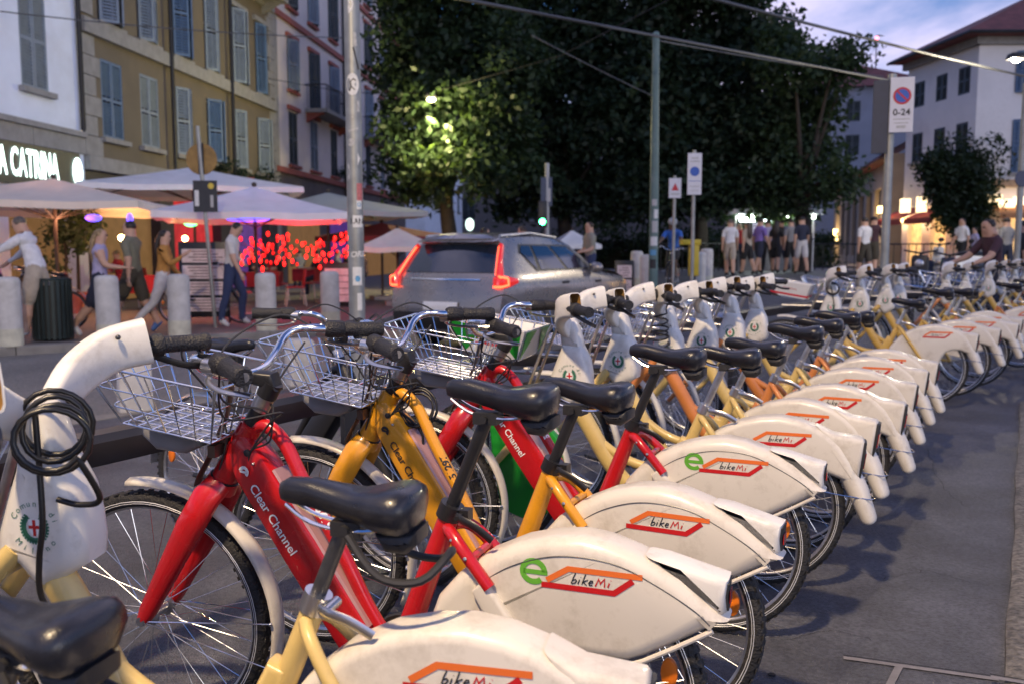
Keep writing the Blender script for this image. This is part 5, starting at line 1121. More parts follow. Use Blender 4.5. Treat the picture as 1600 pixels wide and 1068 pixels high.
# low tiled building in between
lb_ = thing('low_building', 'low building with a sloping tiled roof and pale piers behind the railings', 'building', (0, 0, 0)); F = Facade(lb_, (26.5, 74), (19.6, 46.5)); L_ = F.L
F.op += [(2 + i * 3.4, 4.4 + i * 3.4, 1.0, 4.8) for i in range(7)]; F.wall(.3, 6.3, mat('ochre beige plaster', (.40, .33, .25), .85, var=.1, scale=1))
for i in range(7): MB().quad(F.P(2 + i * 3.4, .6, -.25), F.P(4.4 + i * 3.4, .6, -.25), F.P(4.4 + i * 3.4, 4.8, -.25), F.P(2 + i * 3.4, 4.8, -.25)).build('door', SHUD, lb_, 0)
MB().add([F.P(-.3, 6.2, .7), F.P(L_ + .3, 6.2, .7), F.P(L_ + .3, 9.6, -5.5), F.P(-.3, 9.6, -5.5), F.P(L_ + .3, 6.05, .7), F.P(-.3, 6.05, .7), F.P(L_ + .3, 6.05, 0), F.P(-.3, 6.05, 0)], [(0, 1, 2, 3), (0, 1, 4, 5), (5, 4, 6, 7)]).build('roof', TIL, lb_, 0)
for a in (3.0, L_ - 4.4): q = F.P(a, 2.6, .12); MB().box(q, (.25, .25, .9)).build('wall_lamp', LITY, lb_); lamp_light('wall_lamp_light', F.P(a, 2.6, .6), 60, WARM)
tb = thing('blue_grey_building', 'blue grey far building with dark windows above the tiled roof', 'building', (0, 0, 0)); F = Facade(tb, (24.5, 84), (38, 80))
for z in (10, 13):
    for a in (1.6, 4, 6.6, 9.2): F.window(a, z, 1.2, 1.8, SHUD)
F.wall(0, 16.0, mat('blue grey plaster', (.22, .24, .30), .85, var=.08, scale=1)); MB().add([F.P(-.4, 16, .6), F.P(13.9, 16, .6), F.P(7, 18.8, -4), F.P(-.4, 16, -8), F.P(13.9, 16, -8)], [(0, 1, 2), (1, 4, 2), (4, 3, 2), (3, 0, 2)]).build('roof', TIL, tb, 0)
for u, v, lab in ((1332, 66, 'thin antenna mast left of the no-parking sign'), (1370, 60, 'thin antenna mast with a red light above the no-parking sign')):
    p = at(u, v, 95); am = thing('antenna_mast', lab, 'antenna', (p.x, p.y, 0), 0, 'antenna masts'); MB().tube([(0, 0, 8), (0, 0, p.z)], [.10, .05], 6).build('mast', IRON, am)
    MB().sph((0, 0, p.z), .18, 8, 6).build('beacon', mat('red beacon', (.6, .1, .12), .4, var=0, emit=(1, .15, .2), estr=3) if u > 1350 else IRON, am)
# ------------------------------------------------------------------ trees
BARK = mat('dark bark', (.028, .022, .018), .9, var=.3, bump=.6, bscale=20)
def tree(name, label, x, y, trunk_h, blobs, n, size, seed, m):
    r_ = thing(name, label, 'tree', (x, y, gz(x, y))); t = MB(); rr = random.Random(seed)
    t.tube(bez([(0, 0, -.1), (.08, .05, trunk_h * .5), (-.05, 0, trunk_h), (.1, 0, trunk_h * 1.7)], 4), [.34 - .16 * i / 12 for i in range(13)], 12); tr = t.build('trunk', BARK, r_, 60)
    for i, b in enumerate(blobs[:9]):
        c = Vector(b[0]); s0 = Vector((0, 0, trunk_h * (.75 + .08 * (i % 5)))); mid = (s0 + c) / 2 + Vector((0, 0, .4)); MB().tube(bez([s0, mid, c], 4), [.12 - .09 * k / 8 for k in range(9)], 7).build('limb', BARK, tr, 60)
    o = leaf_cloud(blobs, n, size, seed, m); o.parent = r_; return r_
def blobs_from(px, dist, X, Y):
    out = []
    for (u, v, ru, rv) in px:
        p = at(u, v, dist); k = dist / FPX; z0 = gz(X, Y); q = rng.uniform(-1.6, 1.6); out.append(((p.x - X, p.y - Y + q, p.z - z0), (ru * k, min(3.2, (ru + rv) / 2 * k), rv * k)))
    return out
X, Y = (700 - 800) / FPX * 32, 32
tree('plane_tree', 'leftmost big dark tree beside the pink building, lamp glowing in its leaves', X, Y, 3.2, blobs_from([(640, 60, 70, 70), (620, 130, 45, 60), (690, 100, 90, 80), (720, 190, 90, 70), (660, 210, 55, 60), (640, 260, 40, 50), (720, 270, 70, 50), (770, 60, 90, 90), (700, 10, 90, 60), (660, 300, 36, 30), (760, 130, 80, 80), (780, 240, 70, 60), (650, -40, 70, 60), (740, -60, 100, 70)], 32, X, Y), 36000, .24, 3, LEAFM)
X, Y = (880 - 800) / FPX * 35, 35
tree('plane_tree', 'tallest dark tree in the middle behind the car', X, Y, 3.0, blobs_from([(850, 60, 100, 90), (900, 160, 110, 90), (830, 200, 90, 80), (960, 80, 110, 90), (880, 280, 100, 50), (820, 300, 70, 34), (960, 220, 90, 80), (960, 300, 80, 40), (870, -40, 120, 70), (1000, 0, 110, 80), (1010, 150, 90, 80), (790, 320, 40, 20), (930, 330, 60, 20)], 35, X, Y), 42000, .25, 5, LEAFD)
X, Y = (1090 - 800) / FPX * 34, 34
tree('plane_tree', 'broad dark tree behind the green pole and kiosk crowd', X, Y, 2.6, blobs_from([(1080, 40, 100, 80), (1130, 120, 90, 90), (1060, 180, 90, 90), (1120, 240, 90, 70), (1040, 290, 80, 50), (1120, 310, 90, 40), (1170, 30, 60, 60), (1190, 90, 50, 60), (1180, 200, 70, 70), (1060, -40, 110, 60), (1150, -20, 70, 50), (1200, 290, 60, 40)], 34, X, Y), 40000, .24, 8, LEAFD)
X, Y = (1250 - 800) / FPX * 31, 31
tree('linden_tree', 'rightmost tree with sky showing through, above the kiosk', X, Y, 2.4, blobs_from([(1225, 110, 45, 40), (1290, 110, 42, 32), (1265, 150, 50, 36), (1310, 150, 26, 36), (1250, 200, 56, 40), (1290, 230, 30, 44), (1230, 260, 60, 44), (1280, 290, 34, 30), (1220, 310, 50, 30), (1215, 60, 26, 36), (1262, 318, 34, 20)], 31, X, Y), 12500, .21, 12, LEAFM)
# lit street lamp inside the leftmost tree
p = at(674, 160, 29.6); sl = thing('street_lamp', 'lit street lamp glowing among the leaves of the leftmost tree', 'street lamp', (p.x, p.y + .9, 0))
MB().tube([(-6.4, 3, p.z + 1.5), (-3, 1, p.z + .62), (0, -.9, p.z + .30), (4, -4.5, p.z + .7), (7.8, -8.4, p.z + 1.9)], .012, 6).build('span_wire', IRON, sl); MB().tube([(0, -.9, p.z + .31), (0, -.9, p.z + .2)], .02, 6).build('hanger', IRON, sl); MB().slab([(-.2, p.z + .14), (.2, p.z + .14), (.14, p.z + .26), (-.14, p.z + .26)], .25, .04, 2, ymid=-.9).build('lamp_head', IRON, sl)
MB().sph((0, -.9, p.z + .08), (.14, .16, .07), 12, 8).build('lamp_glass', mat('lit lamp glass', (1, .9, .7), .3, var=0, emit=(1, .86, .5), estr=12), sl); lamp_light('lamp_bulb', (0, -1.5, p.z - .8), 400, (1, .84, .36), .12, sl)
# lamp on the right pole
d = 22.; x = (1580 - 800) / FPX * d; zt = at(1580, 122, d).z; sl = thing('street_lamp', 'lit street lamp at the right edge before the corner building', 'street lamp', (x, d, gz(x, d)))
MB().tube([(.3, 0, 0), (.3, 0, zt), (0.1, 0, zt + .25), (-.2, 0, zt + .2)], [.09, .07, .05, .04], 10).build('shaft', GRNP, sl); MB().slab([(-.4, zt + .08), (0, zt + .08), (-.05, zt + .22), (-.35, zt + .22)], .16, .03, 2).build('lamp_head', IRON, sl); MB().sph((-.2, 0, zt + .05), (.09, .08, .04), 12, 8).build('lamp_glass', mat('lit lamp glass pale', (1, .95, .8), .3, var=0, emit=(1, .95, .70), estr=14), sl); lamp_light('lamp_bulb', (-.2, 0, zt - .15), 260, (1, .85, .6), .12, sl)
# overhead wires
WIRE = mat('overhead wire', (.10, .105, .11), .5, .4, var=.1)
def wire(a, b, sag, r, label, mm=WIRE):
    a, b = Vector(a), Vector(b); pts = [a + (b - a) * t + Vector((0, 0, -sag * 4 * t * (1 - t))) for t in [i / 24 for i in range(25)]]; o = MB().tube(pts, r, 6).build('overhead_wire', mm, None, 60); tag(o, label, 'wire', 'overhead tram wires'); return o
wire(at(560, -32, 13), at(1400, 128, 24), .0, .028, 'thick overhead wire crossing the dark trees from upper left to right')
wire(at(1090, -8, 16), at(1650, 130, 26), .05, .03, 'overhead wire crossing the sky above the rightmost tree')
wire(at(830, 55, 20), at(1019, 150, 20), .02, .012, 'thin slanting wire in front of the middle tree')
wire(at(0, 18, 19), at(560, 60, 24), .1, .014, 'thin wire across the white and ochre facades')
wire(at(1019, 62, 20), at(1380, 120, 30), .05, .016, 'wire from the green pole to the right')
# ------------------------------------------------------------------ lamp over the bicycles, behind the camera
sp_ = thing('street_lamp', 'tall street lamp behind the camera that lights the bicycles', 'street lamp', (-3.4, -2.0, 0))
MB().tube([(0, 0, 0), (0, 0, 6.2), (.5, .3, 6.7), (1.75, 1.15, 6.75)], [.09, .07, .05, .04], 12).build('shaft', GALV, sp_); MB().slab([(1.5, 6.62), (2.0, 6.62), (1.93, 6.76), (1.57, 6.76)], .16, .03, 2, ymid=1.15).build('lamp_head', IRON, sp_)
MB().sph((1.75, 1.15, 6.60), (.2, .12, .05), 14, 8).build('lamp_glass', MATS['lit lamp glass'], sp_); lamp_light('lamp_bulb', (1.75, 1.15, 6.45), 1080, (1, .74, .45), .16, sp_)
# ------------------------------------------------------------------ people
SKIN = [mat('light skin', (.50, .30, .21), .55, var=.08, sub=.05), mat('tan skin', (.36, .20, .13), .55, var=.08), mat('dark skin', (.12, .07, .045), .55, var=.08)]
HAIR = {'dark': mat('dark brown hair', (.018, .012, .009), .5, var=.3, scale=40), 'blond': mat('streaked blond hair', (.28, .19, .09), .5, var=.55, scale=25), 'brown': mat('brown hair', (.05, .03, .018), .5, var=.3, scale=40), 'grey': mat('grey brown hair', (.10, .08, .065), .5, var=.3, scale=40)}
def cloth(name, c): return mat(name, c, .85, var=.12, scale=14, bump=.25, bscale=25)
def person(label, loc, yaw, H=1.75, lean=2, head=0, legs=((12, 5), (-12, 12)), arms=((-10, 5, 12), (12, 5, 12)), top=None, bottom=None, shoe=None, skin=0, sleeve=.5, short=False, hair='dark', long=False, hat=None, fem=False, group=None, seated=False, crop=False):
    H_near = loc[1] < 14.8 and loc[0] < 0
    s = H / 1.75; V = []; E_ = []; Rd = []; B = []
    def add(p, r, par=None, b=None):
        V.append(Vector(p) * s); Rd.append(tuple(q * (1.24 if q > .03 else 1) for q in (r if isinstance(r, tuple) else (r, r)))); i = len(V) - 1
        if par is not None: E_.append((par, i)); B.append(b)
        return i
    def dr(a, out=0): return Vector((math.sin(R_(a)), math.sin(R_(out)), -math.cos(R_(a)) * math.cos(R_(out))))
    l = R_(lean); sd = Vector((math.sin(l), 0, math.cos(l))); pel = Vector((0, 0, .95)); w = .88 if fem else 1.0
    ip = add(pel, (.135 * w, .115), None); iw = add(pel + sd * .17, (.118 * w, .10), ip, 'top'); ic = add(pel + sd * .36, (.145 * w, .112), iw, 'top'); ish = add(pel + sd * .475, (.10, .085), ic, 'top')
    ine = add(pel + sd * .545, (.058, .058), ish, 'skin'); hd_ = R_(lean + head); hv = Vector((math.sin(hd_), 0, math.cos(hd_))); hf = Vector((math.cos(hd_), 0, -math.sin(hd_)))
    hb = pel + sd * .56 + hv * .05; i1 = add(hb + hf * .012, (.072, .07), ine, 'skin'); i2 = add(hb + hv * .085 + hf * .012, (.088, .092), i1, 'skin'); i3 = add(hb + hv * .165, (.070, .07), i2, 'skin'); inose = add(hb + hv * .05 + hf * .105, (.014, .014), i1, 'skin')
    feet = []
    for k, sy in enumerate((1, -1)):
        a1, kb = legs[k]; hip = pel + Vector((0, sy * .085, -.03)); ih = add(hip, (.095 * (1.0), .095), ip, 'bottom'); kn = hip + dr(a1) * .43; ik = add(kn, (.056, .056), add(kn * .88 + hip * .12, (.088, .088), ih, 'bottom') if short else ih, 'bottom'); im = add(kn + dr(a1 - kb) * .15 + Vector((-.012, 0, 0)), (.058, .058), ik, 'shin'); an = kn + dr(a1 - kb) * .42; ia = add(an, (.042, .042), im, 'shin')
        fa = R_(max(-50, (a1 - kb) * .8)); hl_ = add(an + Vector((-.03, 0, -.045)), (.042, .04), ia, 'shoe'); it = add(an + Vector((.15 * math.cos(fa), 0, -.055 + .15 * math.sin(fa))), (.042, .034), ia, 'shoe'); feet += [V[it].z / s - .034, V[hl_].z / s - .04]
    for k, sy in enumerate((1, -1)):
        b1, out, bend = arms[k]; sh = pel + sd * .455 + Vector((0, sy * .165 * w, 0)); i0 = add(sh, (.062, .062), ish, 'top'); el = sh + Vector((0, sy * .03, 0)) + (dr(b1 + lean * .5) + Vector((0, sy * math.sin(R_(out)), 0))).normalized() * .29; iu = add(sh * .5 + el * .5, (.052, .052), i0, 'upper'); ie = add(el, (.042, .042), iu, 'upper')
        fd = (dr(b1 + bend + lean * .5) + Vector((0, sy * math.sin(R_(out * .4)), 0))).normalized(); wr = el + fd * .24; iwr = add(wr, (.030, .030), ie, 'fore'); ipm = add(wr + fd * .06, (.034, .022), iwr, 'hand')
        for q in range(4): fg = add(wr + fd * (.12 - .008 * abs(q - 1)) + Vector((-.026 + .017 * q, 0, 0)), (.009, .009), ipm, 'hand'); add(V[fg] / s + fd * .045 + Vector((0, -sy * .018, 0)), (.008, .008), fg, 'hand')
        th = add(wr + fd * .05 + Vector((.042, 0, 0)), (.010, .010), ipm, 'hand'); add(V[th] / s + fd * .04, (.009, .009), th, 'hand')
    dz = -min(feet) * s if not seated else 0
    for v in V: v.z += dz
    me = bpy.data.meshes.new('person'); me.from_pydata([tuple(v) for v in V], E_, []); o = bpy.data.objects.new('body', me); TMP.collection.objects.link(o)
    md = o.modifiers.new('k', 'SKIN'); md.use_smooth_shade = True; md.branch_smoothing = .4
    for i, sv in enumerate(me.skin_vertices[0].data): sv.radius = (Rd[i][0] * s, Rd[i][1] * s); sv.use_root = (i == 0)
    sb = o.modifiers.new('b', 'SUBSURF'); sb.levels = 2 if H_near else 1
    me2 = tmp_mesh(o); bpy.data.objects.remove(o)
    if H_near:
        off = Vector((random.random() * 50, 0, 0))
        for v_ in me2.vertices:
            if v_.co.z < (1.42 * s if lean < 10 else 1.3 * s): v_.co += v_.normal * (.012 * mnoise.noise(v_.co * 9 + off) + .006 * mnoise.noise(v_.co * 22 + off))
    mats_ = [SKIN[skin], top, bottom, shoe or cloth('dark shoe', (.03, .03, .035))]; me2.materials.clear()
    for m_ in mats_: me2.materials.append(m_)
    A_ = np.array([V[a] for a, b in E_]); Bv = np.array([V[b] for a, b in E_]); D = Bv - A_; L2 = (D * D).sum(1) + 1e-9
    rad = np.array([sum(Rd[b]) / 2 for a, b in E_])
    NP = len(me2.polygons); CEN = np.empty(NP * 3); me2.polygons.foreach_get('center', CEN); CEN = CEN.reshape(-1, 3)
    T = np.clip(((CEN[:, None] - A_) * D).sum(2) / L2, 0, 1); DI = np.linalg.norm(CEN[:, None] - (A_ + D * T[..., None]), axis=2) - rad * .7; KI = DI.argmin(1); MI = np.zeros(NP, dtype=np.int32)
    for q in range(NP):
        k = int(KI[q]); b = B[k]; tt = T[q, k]
        mi = {'skin': 0, 'hand': 0, 'top': 1, 'bottom': 2, 'shoe': 3, 'shin': 0 if short else 2, 'upper': 1 if sleeve > .45 else 0, 'fore': 1 if sleeve >= 1 else 0}[b]
        if b == 'upper' and sleeve < 1 and tt > .6 and k > 0 and (B[k - 1] == 'upper'): mi = 0
        if b == 'top' and E_[k][0] == ip and tt < .12: mi = 2
        if crop and b == 'top' and E_[k][0] == ip and tt < .75: mi = 0
        MI[q] = mi
    me2.polygons.foreach_set('material_index', MI); me2.polygons.foreach_set('use_smooth', np.ones(NP, dtype=bool))
    r_ = thing('person', label, 'person', loc, R_(yaw), group); bo = obj('body', me2, r_)
    hc = Vector(V[i2]); hm = HAIR[hair] if hair else None
    hq = np.array([v_.co for v_ in me2.vertices]) - np.array(hc); hz = hq @ np.array(hv); sel = (hz > -.03 * s) & (np.linalg.norm(hq, axis=1) < .2 * s); hq = hq[sel]; hx = np.abs(hq @ np.array(hf)); kx, ky, kz = np.percentile(hx, 85) / s, np.abs(hq[:, 1]).max() / s, hz[sel].max() / s
    if hm:
        h = MB(); vs2 = []; n = 18
        for i in range(9):
            a = math.pi / 2 - (math.pi * .62) * i / 8
            for k in range(n): b = 2 * math.pi * k / n; fr = max(0, math.cos(b)); aa = a if fr < .3 else max(a, .30 + .1 * fr); fq = 1 - .22 * max(0, fr - .3) * (1.5 if aa < .6 else .4); vs2.append(hc + (hv * (kz * 1.13 * math.sin(aa) + .004 + .008 * mnoise.noise(Vector((b * 2, aa * 3, H * 9)))) + hf * (kx * 1.16 * math.cos(aa) * math.cos(b) * fq - .012) + Vector((0, ky * 1.12 * math.cos(aa) * math.sin(b), 0))) * s)
        h.add(vs2, [(i * n + k, i * n + (k + 1) % n, (i + 1) * n + (k + 1) % n, (i + 1) * n + k) for i in range(8) for k in range(n)] + [tuple(range(n))])
        if long: h.tube([hc + (hv * .03 - hf * .05) * s, hc + (Vector((-.115, 0, -.10))) * s, hc + Vector((-.135, 0, -.28)) * s, hc + Vector((-.125, 0, -.42)) * s, hc + Vector((-.12, 0, -.50)) * s], [(.085 * s, .055 * s), (.10 * s, .05 * s), (.11 * s, .045 * s), (.085 * s, .035 * s), (.03 * s, .012 * s)], 12)
        h.build('hair', hm, r_, 70)
    if hat: MB().sph(tuple(hc + hv * .035 * s), (.125 * s, .112 * s, .10 * s), 16, 10).build('helmet', hat, r_, 60)
    ey = MB()
    for sy in (-1, 1): ey.sph(tuple(hc + (hf * .092 + Vector((0, sy * .034, 0)) - hv * .012) * s), .011 * s, 8, 6)
    stuff(ey.build('eyes', KPR, r_))
    return r_
W1 = cloth('white shirt cloth', (.66, .66, .68)); W2 = cloth('off white tee cloth', (.60, .57, .53)); OLV = cloth('olive tee cloth', (.17, .165, .115)); MUS = cloth('mustard top cloth', (.42, .20, .045)); JEAN = cloth('dark blue jeans', (.03, .045, .11)); CAMO = cloth('dark camo shorts', (.055, .048, .035)); WTR = cloth('white trousers', (.55, .54, .54)); NAV = cloth('navy cloth', (.02, .025, .05)); PUR = cloth('purple shirt', (.20, .13, .42)); DKR = cloth('dark plum shirt', (.055, .025, .035)); BLU = cloth('blue cycling shirt', (.03, .12, .42)); GRY = cloth('grey cloth', (.22, .22, .23)); BEI = cloth('beige cloth', (.40, .34, .27)); PNKC = cloth('pink shirt cloth', (.62, .30, .40)); BLKC = cloth('black cloth', (.018, .018, .02)); LAV = cloth('lavender cloth', (.36, .33, .50)); SHW = cloth('white trainers', (.62, .62, .62)); SHB = cloth('blue trainers', (.10, .20, .48)); GRNC = cloth('pale olive shirt', (.26, .25, .2)); SHG = cloth('green dress', (.07, .16, .06))
GL = 'people walking past the cafe umbrellas'
person('person in a pink shirt cut by the left edge', gnd(-6, 528), 170, 1.62, lean=14, top=PNKC, bottom=NAV, group=GL)
person('man in a white shirt leaning over by the litter bin', gnd(64, 533), 176, 1.80, lean=17, head=6, legs=((14, 4), (-8, 6)), arms=((48, 8, 12), (40, 6, 10)), top=W1, bottom=BEI, short=True, sleeve=1, hair='grey', shoe=SHW, group=GL)
person('woman with long streaked blond hair and a dark bag', gnd(160, 526), 12, 1.66, lean=3, legs=((20, 6), (-18, 24)), arms=((-14, 6, 30), (24, 6, 60)), top=LAV, bottom=NAV, short=True, sleeve=.3, hair='blond', long=True, fem=True, shoe=SHW, group=GL)
person('man in an olive tee and dark camo shorts striding left', gnd(212, 520), 172, 1.78, lean=2, head=-4, legs=((26, 4), (-16, 18)), arms=((-16, 5, 14), (16, 5, 18)), top=OLV, bottom=CAMO, short=True, hair='dark', shoe=SHB, group=GL)
person('woman in a mustard crop top and white trousers', gnd(258, 520), 8, 1.66, lean=4, legs=((20, 6), (-20, 26)), arms=((10, 8, 30), (30, 8, 95)), top=MUS, bottom=WTR, sleeve=1, hair='dark', long=True, fem=True, shoe=SHW, group=GL, crop=True)
person('man in a white tee and blue jeans looking down', gnd(364, 512), 4, 1.78, lean=5, head=26, legs=((24, 30), (-10, 4)), arms=((-6, 4, 10), (8, 4, 14)), top=W2, bottom=JEAN, hair='dark', shoe=SHW, group=GL)
def far(label, u, d, yaw, H, top, bottom, group, **k):
    x = (u - 800) / FPX * d; return person(label, (x, d, gz(x, d)), yaw, H, top=top, bottom=bottom, group=group, **k)
GB = 'people in the street behind the car'
far('dark haired person whose head shows above the car roof, left one', 756, 19, 20, 1.78, BLKC, NAV, GB); far('person in pale blue whose head shows above the car roof, right one', 818, 19.5, 160, 1.80, LAV, NAV, GB, hair='brown'); far('man in a pale olive shirt standing right of the car', 922, 20.5, 200, 1.82, GRNC, JEAN, GB, hair='brown', arms=((10, 6, 70), (6, 6, 60)))
far('person far left of the car roof in the street', 690, 26, 90, 1.75, BLKC, NAV, GB)
GK = 'crowd at the lit kiosk'
far('person in a white hooded top at the left of the kiosk crowd', 1139, 27, 80, 1.72, W1, BEI, GK, short=True, hair='grey'); far('person with brown hair and black skirt in the kiosk crowd', 1166, 28, 120, 1.66, BEI, BLKC, GK, short=True, hair='brown', fem=True, long=True)
far('person in a purple shirt and navy shorts in the kiosk crowd', 1184, 28.5, 30, 1.76, PUR, NAV, GK, short=True); far('person in pale blue facing the kiosk', 1197, 30.5, 100, 1.76, LAV, BLKC, GK); far('woman in black top and shorts in the kiosk crowd', 1210, 29, 70, 1.72, BLKC, BLKC, GK, short=True, fem=True, long=True)
far('person in a dark shirt half hidden in the kiosk crowd', 1219, 31, 150, 1.78, BLKC, NAV, GK); far('person in grey with dark shorts in the kiosk crowd', 1233, 29, 100, 1.76, GRY, BLKC, GK, short=True); far('man in a navy tee and white shorts at the right of the kiosk crowd', 1250, 28, 95, 1.82, NAV, WTR, GK, short=True)
far('small person in red behind the kiosk counter', 1152, 32, -80, 1.7, cloth('red cloth', (.4, .03, .03)), NAV, GK)
GR = 'people near the bar on the right'
far('person in a white shirt left of the no-parking pole', 1348, 25, 110, 1.76, W1, CAMO, GR, short=True); far('person in dark clothes beside the no-parking pole', 1361, 26, 60, 1.80, DKR, CAMO, GR, short=True); far('waiter in a white shirt and black trousers before the ivy', 1499, 29, 200, 1.78, W1, BLKC, GR); far('person seated low in pale blue by the ivy', 1519, 30, 180, 1.5, LAV, GRY, GR)
far('man in a dark plum shirt leaning forward behind the far bicycles', 1553, 12.6, 190, 1.72, DKR, NAV, GR, lean=12, arms=((35, 8, 30), (35, 8, 30))); far('person in a dark jacket at the right edge', 1596, 16, 150, 1.72, BLKC, NAV, GR); far('person in navy behind the plum shirt', 1568, 24, 100, 1.75, GRY, NAV, GR)
# cyclist
x, d = (1056 - 800) / FPX * 22, 22.
tbk = [o for o in C.objects if base(o.name) == 'town_bicycle'][0]
def town_bike(label, loc, yaw, paint, group=None, nm='town_bicycle'):
    r_ = copy_tree(tbk); r_.name = nm; r_.location = loc; r_.rotation_euler = (0, 0, R_(yaw)); tag(r_, label, 'bicycle', group)
    for o in walk(r_):
        if base(o.name) in PAINTED and o.type == 'MESH': o.material_slots[0].material = paint
    return r_
town_bike('dark bicycle ridden by the person in blue', (x, d, gz(x, d)), 250, BLK, 'bicycles in the street')
v = Vector((math.cos(R_(250)), math.sin(R_(250)), 0)) * .20
person('cyclist in a blue shirt and pale helmet riding towards the camera', (x + v.x, d, gz(x, d) + .03), 250, 1.76, lean=22, head=-14, legs=((62, 70), (30, 55)), arms=((42, 8, 20), (42, 8, 20)), top=BLU, bottom=BLKC, short=True, skin=2, hair=None, hat=cloth('pale helmet', (.35, .38, .42)), seated=True)
c = gnd(318, 508); town_bike('dark bicycle parked against the menu board by the thin sign pole', (c.x - .55, c.y + .25, 0), 8, BLK, 'bicycles in the street'); c = gnd(118, 517); town_bike('dark bicycle behind the litter bin held by the leaning man', (c.x - .2, c.y + .25, 0), 176, mat('worn brown paint', (.10, .06, .035), .5), 'bicycles in the street')
# ------------------------------------------------------------------ cafe: umbrellas, boards, furniture
CANV = mat('cream umbrella canvas', (.76, .70, .60), .85, var=.06, scale=3, bump=.15, bscale=30); CANB = mat('white umbrella canvas', (.80, .80, .82), .85, var=.06, scale=3, bump=.15, bscale=30); CANG = mat('grey green canvas', (.34, .37, .36), .85, var=.08, scale=3); CANR = mat('dark red canvas', (.22, .03, .035), .85, var=.1, scale=3); WOODP = mat('dark umbrella pole', (.05, .035, .025), .6, var=.2)
for m_ in (CANV, CANB, CANG, CANR):
    nt = m_.node_tree; b = nt.nodes['Principled BSDF']; tr = nt.nodes.new('ShaderNodeBsdfTranslucent'); mx = nt.nodes.new('ShaderNodeMixShader'); mx.inputs[0].default_value = .14; nt.links.new(b.inputs['Base Color'].links[0].from_socket, tr.inputs[0]); nt.links.new(b.outputs[0], mx.inputs[1]); nt.links.new(tr.outputs[0], mx.inputs[2]); nt.links.new(mx.outputs[0], nt.nodes['Material Output'].inputs[0])
def umbrella(label, u, d, zr, za, w, m, rz=.3, val=.12):
    x = (u - 800) / FPX * d; r_ = thing('cafe_umbrella', label, 'umbrella', (x, d, 0), rz, 'cafe umbrellas'); n = 16; b = MB(); vs2 = [(0, 0, za)]
    sq = [(1, 0), (1, .5), (1, 1), (.5, 1), (0, 1), (-.5, 1), (-1, 1), (-1, .5), (-1, 0), (-1, -.5), (-1, -1), (-.5, -1), (0, -1), (.5, -1), (1, -1), (1, -.5)]
    for f in (.12, .4, .7, 1.0):
        for k, (a, c_) in enumerate(sq): sag = .06 * math.sin(f * math.pi) + (.035 * f if k % 2 else 0); vs2.append((a * w / 2 * f, c_ * w / 2 * f, za + (zr - za) * f - sag * (1 if k % 2 else .4)))
    for k, (a, c_) in enumerate(sq): vs2.append((a * w / 2 * 1.005, c_ * w / 2 * 1.005, zr - val - (.035 if k % 2 else 0)))
    fs = [(0, 1 + k, 1 + (k + 1) % n) for k in range(n)] + [(1 + i * n + k, 1 + i * n + (k + 1) % n, 1 + (i + 1) * n + (k + 1) % n, 1 + (i + 1) * n + k) for i in range(4) for k in range(n)]
    b.add(vs2, fs).build('canopy', m, r_, 35); MB().tube([(0, 0, 0), (0, 0, za)], .035, 10).build('pole', WOODP, r_); MB().box((0, 0, .05), (.6, .6, .1)).build('base', GSTN, r_); MB().sph((0, 0, za + .03), .05, 10, 6).build('finial', WOODP, r_)
    hub = (0, 0, zr - .25)
    for k in range(0, 16, 2): a, c_ = sq[k]; MB().tube([(0, 0, za - .06), (a * w / 2 * .97, c_ * w / 2 * .97, zr - .035)], .013, 5).build('rib', WOODP, r_); MB().tube([hub, (a * w / 4, c_ * w / 4, (za + zr) / 2 - .09)], .011, 5).build('strut', WOODP, r_)
    return r_
umbrella('large cream cafe umbrella at the far left with dark struts', 92, 16.6, 2.12, 2.62, 4.1, CANV, .12); umbrella('big white umbrella behind the round sign', 308, 21.5, 2.72, 3.28, 4.6, CANB, .35); umbrella('white umbrella above the red lights', 402, 17.2, 1.98, 2.52, 3.3, CANB, .25); umbrella('grey green umbrella right of the white one beside the pole', 515, 22.5, 2.25, 2.75, 3.8, CANG, .5); umbrella('dark red low umbrella behind the car', 598, 24, 1.70, 2.05, 3.0, CANR, .4); umbrella('cream umbrella with purple light beneath left of the car', 622, 21.5, 1.40, 1.85, 1.9, CANV, .2); umbrella('small white parasol beyond the car bonnet', 893, 30, 1.5, 2.0, 1.6, CANB, .2)
PAPER = mat('printed menu paper', (.80, .66, .63), .7, var=.2, scale=6)
def menu(u, v, w, h, rows, label, rz=.1):
    c = gnd(u, v); r_ = thing('menu_board', label, 'menu board', c, rz, 'menu boards'); MB().slab([(-w / 2, .12), (w / 2, .12), (w / 2, h), (-w / 2, h)], .03, .01, 2).build('frame', BLK, r_); MB().tube([(-w / 2 + .05, .2, 0), (-w / 2 + .05, 0, h * .8)], .02, 6).build('leg', BLK, r_); MB().tube([(w / 2 - .05, .2, 0), (w / 2 - .05, 0, h * .8)], .02, 6).build('leg', BLK, r_)
    for i in range(rows):
        z = .2 + (h - .3) * (i + .5) / rows; pg = MB().box((0, -.034, z), (w - .12, .006, (h - .3) / rows - .05)).build('menu_page', PAPER, r_)
        for k in range(4): MB().box((random.uniform(-.05, .05), -.0385, z + (k - 1.5) * (h - .3) / rows * .18), ((w - .2) * random.uniform(.5, .9), .002, .018)).build('menu_text', mat('faded brown print', (.22, .12, .11), .7, var=.1), pg)
menu(322, 506, .86, 1.45, 4, 'tall pinkish menu board between the sign pole and mustard top woman'); menu(536, 488, .85, 1.05, 1, 'pale pink menu board left of the stickered pole', .05); menu(975, 470, .5, 1.05, 2, 'small poster board with red print right of the car', .0)
